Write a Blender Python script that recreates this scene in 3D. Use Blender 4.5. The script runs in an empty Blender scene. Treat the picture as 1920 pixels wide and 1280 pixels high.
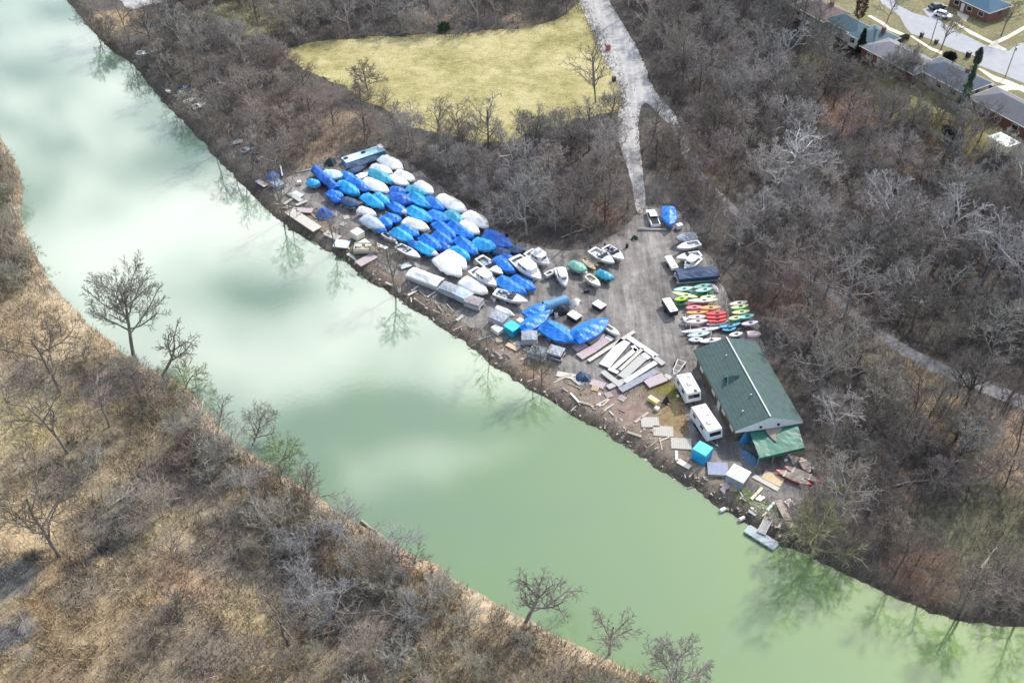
import bpy, math, random
import numpy as np
R = math.radians
random.seed(7); np.random.seed(7)
scene = bpy.context.scene
COL = scene.collection

# ---------------------------------------------------------------- camera
CAM_H, PITCH, FPX = 121.0, R(42.5), 1900.0
cam_data = bpy.data.cameras.new('camera')
cam_data.sensor_width = 36.0
cam_data.lens = 36.0 * FPX / 1920.0
cam_data.clip_start, cam_data.clip_end = 1.0, 9000.0
cam = bpy.data.objects.new('camera', cam_data)
COL.objects.link(cam)
cam.location = (0, 0, CAM_H)
cam.rotation_euler = (R(90) - PITCH, 0, 0)
scene.camera = cam

# ---------------------------------------------------------------- light
SUN_EL, SUN_AZ = R(41), R(38)
scene.view_settings.view_transform = 'Standard'
scene.view_settings.look = 'None'
scene.view_settings.gamma = 1.0
scene.view_settings.exposure = 1.04
scene.cycles.use_denoising = True
scene.cycles.denoising_prefilter = 'NONE'
scene.cycles.pixel_filter_type = 'BLACKMAN_HARRIS'
scene.cycles.filter_width = 1.55
scene.cycles.max_bounces = 6
scene.cycles.diffuse_bounces = 2
scene.cycles.use_adaptive_sampling = False
scene.cycles.sample_clamp_indirect = 1.5
scene.cycles.sample_clamp_direct = 6.0
sun_data = bpy.data.lights.new('sun', 'SUN')
sun_data.energy = 2.25
sun_data.angle = R(3.0)
sun_data.color = (1.0, 0.95, 0.88)
sun = bpy.data.objects.new('sun', sun_data)
COL.objects.link(sun)
sun.rotation_euler = (R(90) - SUN_EL, 0, math.pi - SUN_AZ)

world = bpy.data.worlds.new('World')
scene.world = world
world.use_nodes = True

class NT:
    """small node-tree writer"""
    def __init__(s, tree):
        s.t = tree; s.n = tree.nodes; s.l = tree.links
    def new(s, kind, **kw):
        nd = s.n.new(kind)
        for k, v in kw.items():
            setattr(nd, k, v)
        return nd
    def val(s, sock, v):
        if hasattr(v, 'is_output'): s.l.new(v, sock)
        else: sock.default_value = v
    def math(s, op, a, b=0.0, c=None, clamp=False):
        nd = s.new('ShaderNodeMath', operation=op, use_clamp=clamp)
        s.val(nd.inputs[0], a); s.val(nd.inputs[1], b)
        if c is not None: s.val(nd.inputs[2], c)
        return nd.outputs[0]
    def noise(s, vec, scale, detail=4, rough=0.55, dist=0.0):
        nd = s.new('ShaderNodeTexNoise')
        if vec is not None: s.l.new(vec, nd.inputs['Vector'])
        nd.inputs['Scale'].default_value = scale
        nd.inputs['Detail'].default_value = detail
        nd.inputs['Roughness'].default_value = rough
        nd.inputs['Distortion'].default_value = dist
        return nd
    def ramp(s, fac, stops):
        nd = s.new('ShaderNodeValToRGB')
        e = nd.color_ramp.elements
        while len(e) < len(stops): e.new(0.5)
        for el, (p, c) in zip(e, stops):
            el.position = p
            el.color = (c, c, c, 1) if not hasattr(c, '__len__') else (*c[:3], 1)
        s.val(nd.inputs[0], fac)
        return nd.outputs[0]
    def mix(s, fac, a, b, mode='MIX'):
        nd = s.new('ShaderNodeMix', data_type='RGBA', blend_type=mode)
        s.val(nd.inputs[0], fac)
        for sock, v in ((nd.inputs[6], a), (nd.inputs[7], b)):
            if hasattr(v, 'is_output'): s.l.new(v, sock)
            else: sock.default_value = (*v[:3], 1)
        return nd.outputs[2]

def build_world():
    w = NT(world.node_tree)
    w.n.clear()
    out = w.new('ShaderNodeOutputWorld'); bg = w.new('ShaderNodeBackground')
    sky = w.new('ShaderNodeTexSky', sky_type='NISHITA')
    sky.sun_disc = False
    sky.sun_elevation, sky.sun_rotation = SUN_EL, SUN_AZ
    sky.dust_density = 1.5
    tc = w.new('ShaderNodeTexCoord')
    sep = w.new('ShaderNodeSeparateXYZ'); w.l.new(tc.outputs['Generated'], sep.inputs[0])
    z = w.math('MAXIMUM', sep.outputs[2], 0.06)
    u = w.math('DIVIDE', sep.outputs[0], z); v = w.math('DIVIDE', sep.outputs[1], z)
    comb = w.new('ShaderNodeCombineXYZ'); w.l.new(u, comb.inputs[0]); w.l.new(v, comb.inputs[1])
    # fleecy cloud layer: noise plus the larger banks of cloud
    n1 = w.noise(comb.outputs[0], 2.5, 8, 0.55, 0.5).outputs[0]
    n2 = w.noise(comb.outputs[0], 7.0, 7, 0.62, 0.3).outputs[0]
    banks = None
    for cu, cv, ru, rv, amp in CLOUD_BANKS:
        du = w.math('DIVIDE', w.math('SUBTRACT', u, cu), ru)
        dv = w.math('DIVIDE', w.math('SUBTRACT', v, cv), rv)
        d2 = w.math('ADD', w.math('MULTIPLY', du, du), w.math('MULTIPLY', dv, dv))
        g = w.math('MULTIPLY', w.math('POWER', 2.718, w.math('MULTIPLY', d2, -1.0)), amp)
        banks = g if banks is None else w.math('ADD', banks, g)
    tot = w.math('ADD', banks, w.math('MULTIPLY', w.math('SUBTRACT', n1, 0.5), 1.5))
    tot = w.math('ADD', tot, w.math('MULTIPLY', w.math('SUBTRACT', n2, 0.5), 1.3))
    mask = w.ramp(tot, [(0.02, 0.0), (0.45, 0.55), (0.95, 1.0)])
    skyc = w.mix(1.0, sky.outputs[0], (SKY_K, SKY_K, SKY_K), 'MULTIPLY')
    cl = w.mix(mask, skyc, CLOUD_COL)
    w.l.new(cl, bg.inputs[0])
    bg.inputs[1].default_value = SKY_STRENGTH
    w.l.new(bg.outputs[0], out.inputs[0])

SKY_STRENGTH = 0.12
SKY_K = 0.95
CLOUD_COL = (24.5, 24.3, 24.0)
CLOUD_BANKS = [            # (x/z, y/z, radius x, radius y, amount) of each bank on the cloud layer
    (-0.33, 1.42, 0.22, 0.14, 0.85), (-0.14, 1.18, 0.22, 0.11, 1.0), (0.03, 1.04, 0.15, 0.08, 0.85), (-0.30, 1.03, 0.16, 0.07, 0.7),
    (-0.80, 1.80, 0.40, 0.40, 0.36), (-0.62, 1.28, 0.20, 0.14, 0.75), (-0.52, 1.10, 0.14, 0.09, 0.45), (-0.50, 1.42, 0.12, 0.10, 0.45), (-1.0, 2.3, 0.4, 0.3, 0.15),
    (-0.38, 1.21, 0.12, 0.06, -0.6), (-0.60, 1.66, 0.10, 0.09, -0.15), (-0.17, 0.95, 0.11, 0.035, -0.6), (0.25, 0.60, 0.35, 0.24, -0.7),
    (0.7, 0.6, 0.4, 0.3, -0.4), (-0.1, 0.72, 0.14, 0.08, -0.35), (-0.08, 0.86, 0.14, 0.05, 0.35),
]
build_world()

# ---------------------------------------------------------------- picture to ground
_c, _s = math.cos(PITCH), math.sin(PITCH)
def ray(px, py):
    x = (px - 960.0) / FPX; y = -(py - 640.0) / FPX
    return x, _c + y * _s, -_s + y * _c
def G(px, py, z=0.0):
    dx, dy, dz = ray(px, py)
    t = (CAM_H - z) / -dz
    return dx * t, dy * t
def project(x, y, z):
    z = z - CAM_H
    fwd = y * _c - z * _s; up = y * _s + z * _c
    return 960 + FPX * x / fwd, 640 - FPX * up / fwd

FAR_BANK = [(60,-120),(90,-50),(120,0),(150,32),(185,75),(215,102),(245,118),(300,188),(350,237),(395,287),(450,347),(500,397),(545,432),(620,477),(690,528),
            (760,573),(830,618),(900,668),(960,712),(1020,748),(1090,788),(1150,824),(1210,866),(1280,908),(1340,946),(1390,978),(1440,1012),
            (1490,1033),(1560,1066),(1640,1106),(1720,1141),(1800,1166),(1870,1174),(1950,1178),(2100,1190),(2500,1260)]
NEAR_BANK = [(-260,60),(-60,215),(0,252),(30,300),(46,350),(41,400),(50,440),(75,490),(100,530),(140,575),(182,618),(230,660),(268,685),(310,702),
             (350,725),(378,747),(398,780),(430,815),(480,850),(540,895),(600,930),(650,965),(720,1005),(800,1050),(860,1085),(930,1125),
             (1000,1165),(1080,1205),(1150,1237),(1230,1267),(1330,1310),(1450,1370),(1700,1480)]
RIVER = np.array([G(*p) for p in FAR_BANK] + [G(*p) for p in reversed(NEAR_BANK)])
def densify(P, n, amp, seed):
    rs = np.random.RandomState(seed); out = []
    for a, b in zip(P, np.roll(P, -1, 0)):
        L = np.hypot(*(b - a)); k = max(1, int(L / n)) if L < 120 else 1
        for i in range(k):
            q = a + (b - a) * i / k
            out.append(q + (rs.randn(2) * amp if L < 120 else 0))
    return np.array(out)
RIVER = densify(RIVER, 1.6, 0.22, 3)

def in_poly(x, y, poly):
    x = np.asarray(x, float); y = np.asarray(y, float)
    P = np.asarray(poly, float); Q = np.roll(P, -1, 0)
    ins = np.zeros(x.shape, bool)
    for (x0, y0), (x1, y1) in zip(P, Q):
        c = (y0 > y) != (y1 > y)
        if y1 != y0:
            ins ^= c & (x < (x1 - x0) * (y - y0) / (y1 - y0) + x0)
    return ins
def seg_dist(x, y, P, closed=True):
    P = np.asarray(P, float); Q = np.roll(P, -1, 0)
    if not closed: P, Q = P[:-1], Q[:-1]
    best = np.full(np.shape(x), 1e9)
    for a, b in zip(P, Q):
        d = b - a; L2 = d @ d + 1e-9
        t = np.clip(((x - a[0]) * d[0] + (y - a[1]) * d[1]) / L2, 0, 1)
        best = np.minimum(best, np.hypot(x - a[0] - t * d[0], y - a[1] - t * d[1]))
    return best
def sstep(a, b, x):
    t = np.clip((x - a) / (b - a), 0, 1); return t * t * (3 - 2 * t)

# the residential bench above the valley: right of this line
BENCH_A = np.array(G(1500, 40)); BENCH_B = np.array(G(1930, 330))
_bd = (BENCH_B - BENCH_A) / np.linalg.norm(BENCH_B - BENCH_A); BENCH_N = np.array([-_bd[1], _bd[0]])
LAND, BENCH = 1.3, 5.0
def _river_exact(x, y):
    d = seg_dist(x, y, RIVER)
    return np.where(in_poly(x, y, RIVER), -d, d)
_rx, _ry = np.arange(-200, 201, 1.0), np.arange(30, 361, 1.0)
_rg = np.concatenate([_river_exact(*[k.ravel() for k in np.meshgrid(_rx, q)]) for q in np.array_split(_ry, 12)]).reshape(len(_ry), len(_rx))
def river_dist(x, y):
    """signed distance from the waterline, land positive; read from a one-metre grid"""
    x = np.atleast_1d(np.asarray(x, float)); y = np.atleast_1d(np.asarray(y, float))
    u = np.clip(x + 200, 0, len(_rx) - 1.001); v = np.clip(y - 30, 0, len(_ry) - 1.001)
    i, j = u.astype(int), v.astype(int); fu, fv = u - i, v - j
    d = (_rg[j, i] * (1 - fu) + _rg[j, i + 1] * fu) * (1 - fv) + (_rg[j + 1, i] * (1 - fu) + _rg[j + 1, i + 1] * fu) * fv
    far = (x < -200) | (x > 200) | (y < 30) | (y > 360)
    if far.any(): d[far] = _river_exact(x[far], y[far])
    return d
def bench_dist(x, y):
    return (x - BENCH_A[0]) * BENCH_N[0] + (y - BENCH_A[1]) * BENCH_N[1]
def Hs(x, y):
    d = river_dist(x, y)
    h = np.where(d < 0, np.maximum(-2.0, d * 0.8 - 0.02), -0.02 + (LAND + 0.02) * sstep(0.0, 2.7, d))
    return h + BENCH * sstep(-24.0, 0.0, bench_dist(np.atleast_1d(x), np.atleast_1d(y)))
def H(x, y):
    return float(Hs(x, y)[0])
def at(px, py, dz=0.0):
    """point of the ground (plus dz) seen at that place"""
    z = LAND
    for _ in range(7):
        x, y = G(px, py, z + dz); z = H(x, y)
    return x, y, z
def yard(px, py, dz=0.0):
    """same on the flat river terrace"""
    x, y = G(px, py, LAND + dz)
    return x, y

# ---------------------------------------------------------------- noise for planting and ground colours
_tab = np.random.RandomState(11).rand(256, 256)
def vnoise(x, y):
    x = np.asarray(x, float); y = np.asarray(y, float)
    xi = np.floor(x).astype(int); yi = np.floor(y).astype(int)
    fx = x - xi; fy = y - yi; fx = fx * fx * (3 - 2 * fx); fy = fy * fy * (3 - 2 * fy)
    t = lambda a, b: _tab[a % 256, b % 256]
    return (t(xi, yi) * (1 - fx) + t(xi + 1, yi) * fx) * (1 - fy) + (t(xi, yi + 1) * (1 - fx) + t(xi + 1, yi + 1) * fx) * fy
def fbm(x, y, s):
    return (vnoise(x / s, y / s) * 0.5 + vnoise(x / s * 2.1 + 9, y / s * 2.1 + 4) * 0.3 + vnoise(x / s * 4.3 + 31, y / s * 4.3 + 17) * 0.2)

# ---------------------------------------------------------------- objects
def tag(o, label=None, cat=None, group=None, kind=None):
    if label: o['label'] = label
    if cat: o['category'] = cat
    if group: o['group'] = group
    if kind: o['kind'] = kind
    return o
def empty(name, loc=(0, 0, 0), rz=0.0, label=None, cat=None, group=None):
    o = bpy.data.objects.new(name, None); COL.objects.link(o)
    o.empty_display_size = 0.3
    o.location = loc; o.rotation_euler = (0, 0, rz)
    return tag(o, label, cat, group)
def rot2(a):
    return np.array([[math.cos(a), -math.sin(a)], [math.sin(a), math.cos(a)]])

class MB:
    """collects shapes, then links them as one mesh object"""
    def __init__(s):
        s.v = []; s.f = []
    def add(s, verts, faces):
        o = len(s.v)
        s.v += [tuple(map(float, p)) for p in verts]
        s.f += [tuple(i + o for i in f) for f in faces]
        return s
    def box(s, c, size, rz=0.0, taper=1.0, ry=0.0):
        hx, hy, hz = (k / 2 for k in size); m = rot2(rz); vs = []
        for z, k in ((-hz, 1.0), (hz, taper)):
            for x, y in ((-hx, -hy), (hx, -hy), (hx, hy), (-hx, hy)):
                X, Y, Zz = x * k, y * k, z
                if ry: X, Zz = X * math.cos(ry) + Zz * math.sin(ry), -X * math.sin(ry) + Zz * math.cos(ry)
                q = m @ np.array((X, Y))
                vs.append((c[0] + q[0], c[1] + q[1], c[2] + Zz))
        return s.add(vs, [(3, 2, 1, 0), (4, 5, 6, 7), (0, 1, 5, 4), (1, 2, 6, 5), (2, 3, 7, 6), (3, 0, 4, 7)])
    def prism(s, outline, z0, z1, inset=0.0):
        n = len(outline); c = np.mean(np.array(outline, float), 0)
        top = [tuple(c + (np.array(p) - c) * (1 - inset)) for p in outline]
        vs = [(x, y, z0) for x, y in outline] + [(x, y, z1) for x, y in top]
        return s.add(vs, [tuple(range(n - 1, -1, -1)), tuple(range(n, 2 * n))] + [(i, (i + 1) % n, n + (i + 1) % n, n + i) for i in range(n)])
    def tube(s, p0, p1, r0, r1=None, n=6, cap=True):
        r1 = r0 if r1 is None else r1
        p0 = np.array(p0, float); p1 = np.array(p1, float)
        d = p1 - p0; d /= (np.linalg.norm(d) + 1e-9)
        a = np.cross(d, (0, 0, 1.0) if abs(d[2]) < 0.9 else (1.0, 0, 0)); a /= np.linalg.norm(a); b = np.cross(d, a)
        vs = []
        for p, r in ((p0, r0), (p1, r1)):
            for i in range(n):
                t = 2 * math.pi * i / n
                vs.append(p + r * (math.cos(t) * a + math.sin(t) * b))
        fs = [(i, (i + 1) % n, n + (i + 1) % n, n + i) for i in range(n)]
        if cap: fs += [tuple(range(n - 1, -1, -1)), tuple(range(n, 2 * n))]
        return s.add(vs, fs)
    def grid(s, P):
        P = np.asarray(P, float); a, b = P.shape[:2]
        return s.add(P.reshape(-1, 3), [(i * b + j, i * b + j + 1, (i + 1) * b + j + 1, (i + 1) * b + j) for i in range(a - 1) for j in range(b - 1)])
    def build(s, name, mat, parent=None, smooth=False, bevel=0.0):
        me = bpy.data.meshes.new(name)
        me.from_pydata(s.v, [], s.f); me.update()
        if mat: me.materials.append(mat)
        if smooth:
            me.polygons.foreach_set('use_smooth', [True] * len(me.polygons))
        o = bpy.data.objects.new(name, me); COL.objects.link(o)
        if bevel:
            bv = o.modifiers.new('bevel', 'BEVEL'); bv.width = bevel; bv.segments = 2; bv.limit_method = 'ANGLE'
        if parent: o.parent = parent
        return o
def mesh_np(name, V, F, mat, col=None, smooth=False):
    """mesh from arrays; F (n,3) or (n,4); col one colour per vertex"""
    me = bpy.data.meshes.new(name)
    V = np.ascontiguousarray(V, np.float32); F = np.ascontiguousarray(F, np.int32); k = F.shape[1]
    me.vertices.add(len(V)); me.vertices.foreach_set('co', V.ravel())
    me.loops.add(F.size); me.loops.foreach_set('vertex_index', F.ravel())
    me.polygons.add(len(F)); me.polygons.foreach_set('loop_start', np.arange(0, F.size, k, dtype=np.int32))
    me.polygons.foreach_set('use_smooth', np.full(len(F), smooth))
    if col is not None:
        at_ = me.color_attributes.new('tint', 'FLOAT_COLOR', 'POINT')
        c4 = np.ones((len(V), 4), np.float32); c4[:, :3] = col
        at_.data.foreach_set('color', c4.ravel())
    me.materials.append(mat)
    me.update(calc_edges=True)
    o = bpy.data.objects.new(name, me); COL.objects.link(o)
    return o

# ---------------------------------------------------------------- materials
MATS = {}
def mat(name, color, rough=0.6, spec=0.4, metal=0.0, var=0.12, scale=2.0, bump=0.0, bump_scale=8.0, dirt=None, dirt_amt=0.0, wave=None):
    """painted / woven / raw surface with uneven colour, optional dirt blotches and grain"""
    if name in MATS: return MATS[name]
    m = bpy.data.materials.new(name); m.use_nodes = True
    t = NT(m.node_tree); bs = t.n['Principled BSDF']
    tc = t.new('ShaderNodeTexCoord').outputs['Object']
    n = t.noise(tc, scale, 5, 0.6).outputs[0]
    lo = tuple(c * (1 - var) for c in color); hi = tuple(min(1, c * (1 + var)) for c in color)
    c = t.mix(t.ramp(n, [(0.3, 0.0), (0.7, 1.0)]), lo, hi)
    if dirt_amt:
        n2 = t.noise(tc, scale * 0.6 + 0.7, 6, 0.7).outputs[0]
        c = t.mix(t.math('MULTIPLY', t.ramp(n2, [(0.5, 0.0), (0.72, 1.0)]), dirt_amt), c, dirt or (0.1, 0.085, 0.06))
    if wave:
        w_ = t.new('ShaderNodeTexWave'); t.l.new(tc, w_.inputs[0]); w_.inputs['Scale'].default_value = wave[0]; w_.bands_direction = wave[1]
        w_.inputs['Distortion'].default_value = 0.4
        c = t.mix(t.ramp(w_.outputs[1], [(0.02, wave[2]), (0.14, 0.0)]), c, tuple(k * 0.3 for k in color))
    t.l.new(c, bs.inputs['Base Color'])
    bs.inputs['Roughness'].default_value = rough; bs.inputs['Specular IOR Level'].default_value = spec; bs.inputs['Metallic'].default_value = metal
    if bump:
        nb = t.noise(tc, bump_scale, 5, 0.6)
        b = t.new('ShaderNodeBump'); b.inputs['Strength'].default_value = bump; b.inputs['Distance'].default_value = 0.1
        t.l.new(nb.outputs[0], b.inputs['Height']); t.l.new(b.outputs[0], bs.inputs['Normal'])
    MATS[name] = m
    return m
def ground_mat(name, stops, scales=(0.05, 0.5, 3.0), weights=(0.35, 0.35, 0.3), attr=False, bump=0.5, streak=None, gain=1.0):
    """ground: three sizes of noise through a colour ramp; attr: multiplies the tint of the vertices"""
    m = bpy.data.materials.new(name); m.use_nodes = True
    t = NT(m.node_tree); bs = t.n['Principled BSDF']
    pos = t.new('ShaderNodeNewGeometry').outputs['Position']
    tot = None
    for s_, w_ in zip(scales, weights):
        k = t.math('MULTIPLY', t.noise(pos, s_, 5, 0.62, 0.4).outputs[0], w_)
        tot = k if tot is None else t.math('ADD', tot, k)
    if streak:
        mp = t.new('ShaderNodeMapping'); t.l.new(pos, mp.inputs[0]); mp.inputs['Rotation'].default_value = (0, 0, streak[0]); mp.inputs['Scale'].default_value = (1.0, streak[1], 1)
        tot = t.math('ADD', tot, t.math('MULTIPLY', t.math('SUBTRACT', t.noise(mp.outputs[0], streak[2], 4, 0.6).outputs[0], 0.5), streak[3]))
    c = t.ramp(tot, stops)
    if attr:
        a = t.new('ShaderNodeVertexColor', layer_name='tint')
        c = t.mix(1.0, c, a.outputs[0], 'MULTIPLY')
    t.l.new(c, bs.inputs['Base Color'])
    bs.inputs['Roughness'].default_value = 0.95; bs.inputs['Specular IOR Level'].default_value = 0.1
    if bump:
        nb = t.noise(pos, scales[-1] * 1.3, 6, 0.7)
        b = t.new('ShaderNodeBump'); b.inputs['Strength'].default_value = bump; b.inputs['Distance'].default_value = 0.35
        t.l.new(nb.outputs[0], b.inputs['Height']); t.l.new(b.outputs[0], bs.inputs['Normal'])
    return m
# ================================================================ SETTING
# ---------------------------------------------------------------- ground
def axis(lo, hi, step, far):
    a = np.arange(lo, hi + step, step)
    g = [step * 1.6]
    while sum(g) < far: g.append(g[-1] * 1.5)
    c = np.cumsum(g)
    return np.concatenate([(lo - c)[::-1], a, a[-1] + c])
def poly_w(x, y, poly, edge, wob=0.0):
    """soft 0..1 weight inside a picture polygon, on the ground"""
    P = np.array([at(*p)[:2] for p in poly])
    d = seg_dist(x, y, P); d = np.where(in_poly(x, y, P), d, -d)
    if wob: d = d + (fbm(x, y, 4.0) - 0.5) * wob
    return sstep(-edge, edge, d)
SOUTH = [(-400,300),(0,252),(46,350),(41,400),(75,490),(140,575),(230,660),(310,702),(378,747),(430,815),(540,895),(650,965),(800,1050),(930,1125),(1080,1205),(1230,1267),(1450,1370),(1700,1480),(2600,1900),(-1400,1900)]
LITTER = np.array((0.120, 0.110, 0.102)); STRAW = np.array((0.31, 0.25, 0.155)); MUD = np.array((0.085, 0.072, 0.058))
FRONT = [(505,385),(560,432),(640,490),(720,540),(800,592),(880,650),(960,702),(1050,755),(1130,805),(1200,850),(1270,892),(1400,965),(1440,985),(1500,940),(1400,890),(1300,850),(1300,760),(1240,690),(1100,720),(1000,660),(800,530),(640,420),(560,350)]
LAWN = [('W',300,690),('W',420,600),('W',720,450),('W',900,480),('W',1010,700),('W',1050,790),('W',760,790),('W',560,850)]
GROUND_PATCHES = [   # picture place, radius in metres, colour
    (1880,860,7,(0.34,0.27,0.20)), (1800,780,6,(0.33,0.26,0.17)), (1730,700,5,(0.34,0.27,0.17)), (1640,660,4,(0.28,0.24,0.15)), (1890,790,5,(0.33,0.25,0.19)),
    (1790,1010,11,(0.13,0.135,0.09)), (1860,980,8,(0.14,0.14,0.095)), (1720,1060,6,(0.16,0.11,0.085)), (1640,880,7,(0.15,0.12,0.10)),
    (1750,290,8,(0.33,0.225,0.125)), (1600,205,9,(0.28,0.185,0.14)), (1530,560,10,(0.20,0.155,0.13)), (1440,560,7,(0.19,0.135,0.115)), (1330,330,8,(0.19,0.155,0.125)),
    (600,265,10,(0.26,0.205,0.155)), (640,235,8,(0.25,0.20,0.15)), (1120,400,7,(0.20,0.135,0.105)), (1230,340,5,(0.26,0.235,0.205)), (1090,420,5,(0.10,0.085,0.07)),
    (215,40,9,(0.36,0.27,0.16)), (200,70,6,(0.30,0.24,0.14)), (490,20,14,(0.33,0.32,0.17)), (1660,150,8,(0.30,0.27,0.14)), (1530,115,8,(0.27,0.25,0.15)), (1830,235,9,(0.36,0.31,0.10)),
    (1770,210,7,(0.33,0.30,0.15)), (1700,190,7,(0.30,0.29,0.14)), (820,30,10,(0.25,0.21,0.17)), (980,45,7,(0.27,0.23,0.17)),
    (80,620,9,(0.42,0.32,0.19)), (130,590,6,(0.42,0.33,0.20)), (150,640,6,(0.44,0.34,0.20)), (60,780,9,(0.42,0.35,0.18)), (60,960,9,(0.42,0.32,0.18)), (130,1130,8,(0.34,0.235,0.12)), (60,1210,8,(0.33,0.23,0.11)),
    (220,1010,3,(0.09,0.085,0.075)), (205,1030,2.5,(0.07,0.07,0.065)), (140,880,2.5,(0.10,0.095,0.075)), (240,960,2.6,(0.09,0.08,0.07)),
    (330,1090,6,(0.36,0.25,0.15)), (450,1240,8,(0.35,0.26,0.14)), (300,980,5,(0.33,0.27,0.15)), (480,1150,5,(0.36,0.29,0.16)), (240,1180,7,(0.30,0.22,0.12)), (20,470,6,(0.33,0.235,0.135)), (400,800,2.5,(0.42,0.29,0.18)),
    (780,1050,3.5,(0.42,0.27,0.17)), (900,1130,4,(0.42,0.33,0.21)), (1100,1220,4,(0.42,0.33,0.21)),
    (238,962,1.8,(0.045,0.045,0.045)), (222,996,1.9,(0.045,0.045,0.045)), (196,1028,2.0,(0.045,0.045,0.045)), (165,1050,1.8,(0.05,0.05,0.048)), (140,1066,1.6,(0.06,0.055,0.05)), (60,1045,1.6,(0.07,0.06,0.05)), (133,835,1.7,(0.07,0.065,0.055)), (115,870,1.8,(0.08,0.075,0.06)),  # near-black patches in a diagonal streak across the marsh ground
    (230,960,7,(0.17,0.15,0.12)), (330,900,8,(0.17,0.14,0.12)), (420,1000,7,(0.19,0.165,0.13)), (560,1060,8,(0.18,0.155,0.125)), (640,1120,8,(0.19,0.165,0.13)), (110,900,5,(0.19,0.165,0.12)), (60,700,5,(0.20,0.17,0.125)), (200,720,6,(0.20,0.165,0.13)), (170,1100,5,(0.18,0.15,0.11)), (300,1200,6,(0.20,0.16,0.11)), (380,1230,5,(0.18,0.15,0.115)), (700,1200,8,(0.19,0.16,0.13)), (100,1250,6,(0.24,0.175,0.10)),
    (20,1090,3.5,(0.13,0.13,0.125)), (10,1200,4,(0.15,0.15,0.15)),
]
FRONT_PATCHES = [(1255,730,3.6,(0.20,0.185,0.06)), (1240,722,2.5,(0.20,0.185,0.06)), (1285,790,4.0,(0.30,0.225,0.125)), (1270,770,3.0,(0.30,0.225,0.125)), (1320,830,2.5,(0.28,0.21,0.13)), (675,470,3.0,(0.21,0.195,0.115)), (820,555,3.0,(0.22,0.20,0.12)), (860,580,2.6,(0.22,0.19,0.12)), (940,625,2.0,(0.20,0.22,0.12)), (1410,925,2.2,(0.15,0.21,0.09)), (1440,945,2.5,(0.20,0.24,0.16)), (1180,770,3.0,(0.27,0.20,0.175)), (1140,740,3.0,(0.26,0.20,0.18)), (1000,690,2.5,(0.36,0.26,0.18)), (1370,890,2.0,(0.22,0.20,0.13))]
def ground_colour(x, y):
    d = river_dist(x, y)
    c = np.tile(LITTER, (len(x), 1)) * (0.75 + 0.5 * fbm(x, y, 11.0))[:, None]
    lay = lambda c, w, k: c * (1 - w[:, None]) + np.asarray(k) * w[:, None]
    south = poly_w(x, y, SOUTH, 1.0)
    straw = STRAW * (0.45 + 1.0 * fbm(x + 70, y, 4.0))[:, None]
    c = c * (1 - south[:, None]) + straw * south[:, None]
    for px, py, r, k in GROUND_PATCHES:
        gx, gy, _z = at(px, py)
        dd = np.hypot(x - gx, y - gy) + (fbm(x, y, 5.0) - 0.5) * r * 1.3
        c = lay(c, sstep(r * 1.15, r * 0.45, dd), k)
    fr = poly_w(x, y, FRONT, 1.2, 3.0); n3 = fbm(x, y, 3.5)[:, None]
    c = c * (1 - fr[:, None]) + fr[:, None] * (np.array((0.15, 0.125, 0.105)) * (1 - n3) + np.array((0.36, 0.295, 0.24)) * n3)
    for px, py, r, k in FRONT_PATCHES:
        gx, gy, _z = at(px, py); dd = np.hypot(x - gx, y - gy) + (fbm(x, y, 3.0) - 0.5) * r * 1.2
        c = lay(c, sstep(r * 1.15, r * 0.5, dd), k)
    lawn = sstep(-3.0, 1.0, bench_dist(x, y) + (fbm(x, y, 6.0) - 0.5) * 5)
    c = lay(c, lawn, (0.23, 0.218, 0.125))
    c = lay(c, sstep(1.6, 0.3, d) * (1 - south), MUD)
    c = lay(c, sstep(3.6, 1.4, d + (fbm(x, y, 3.0) - 0.5) * 3) * south * 0.5, (0.40, 0.32, 0.23))
    c = lay(c, sstep(0.35, -0.2, d), (0.17, 0.16, 0.11))
    g = c.mean(1, keepdims=True) * np.array((1.03, 1.0, 0.94))
    return (c + (g - c) * (0.22 * south)[:, None]) * (1 + 0.22 * south)[:, None]
xs = axis(-170, 170, 1.0, 2600); ys = axis(52, 330, 1.0, 3200)
GX, GY = np.meshgrid(xs, ys)
gz = Hs(GX.ravel(), GY.ravel())
nx, ny = len(xs), len(ys)
idx = np.arange(nx * ny).reshape(ny, nx)
F4 = np.stack([idx[:-1, :-1], idx[:-1, 1:], idx[1:, 1:], idx[1:, :-1]], -1).reshape(-1, 4)
gm = ground_mat('leaf_litter', [(0.32, (0.42, 0.42, 0.43)), (0.5, (1.0, 0.98, 0.95)), (0.66, (1.75, 1.65, 1.5))], (0.18, 1.1, 4.5), (0.3, 0.35, 0.35), attr=True, bump=0.8)
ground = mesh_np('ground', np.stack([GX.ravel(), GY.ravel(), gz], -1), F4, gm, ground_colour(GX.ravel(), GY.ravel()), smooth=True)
tag(ground, kind='structure')

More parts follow.
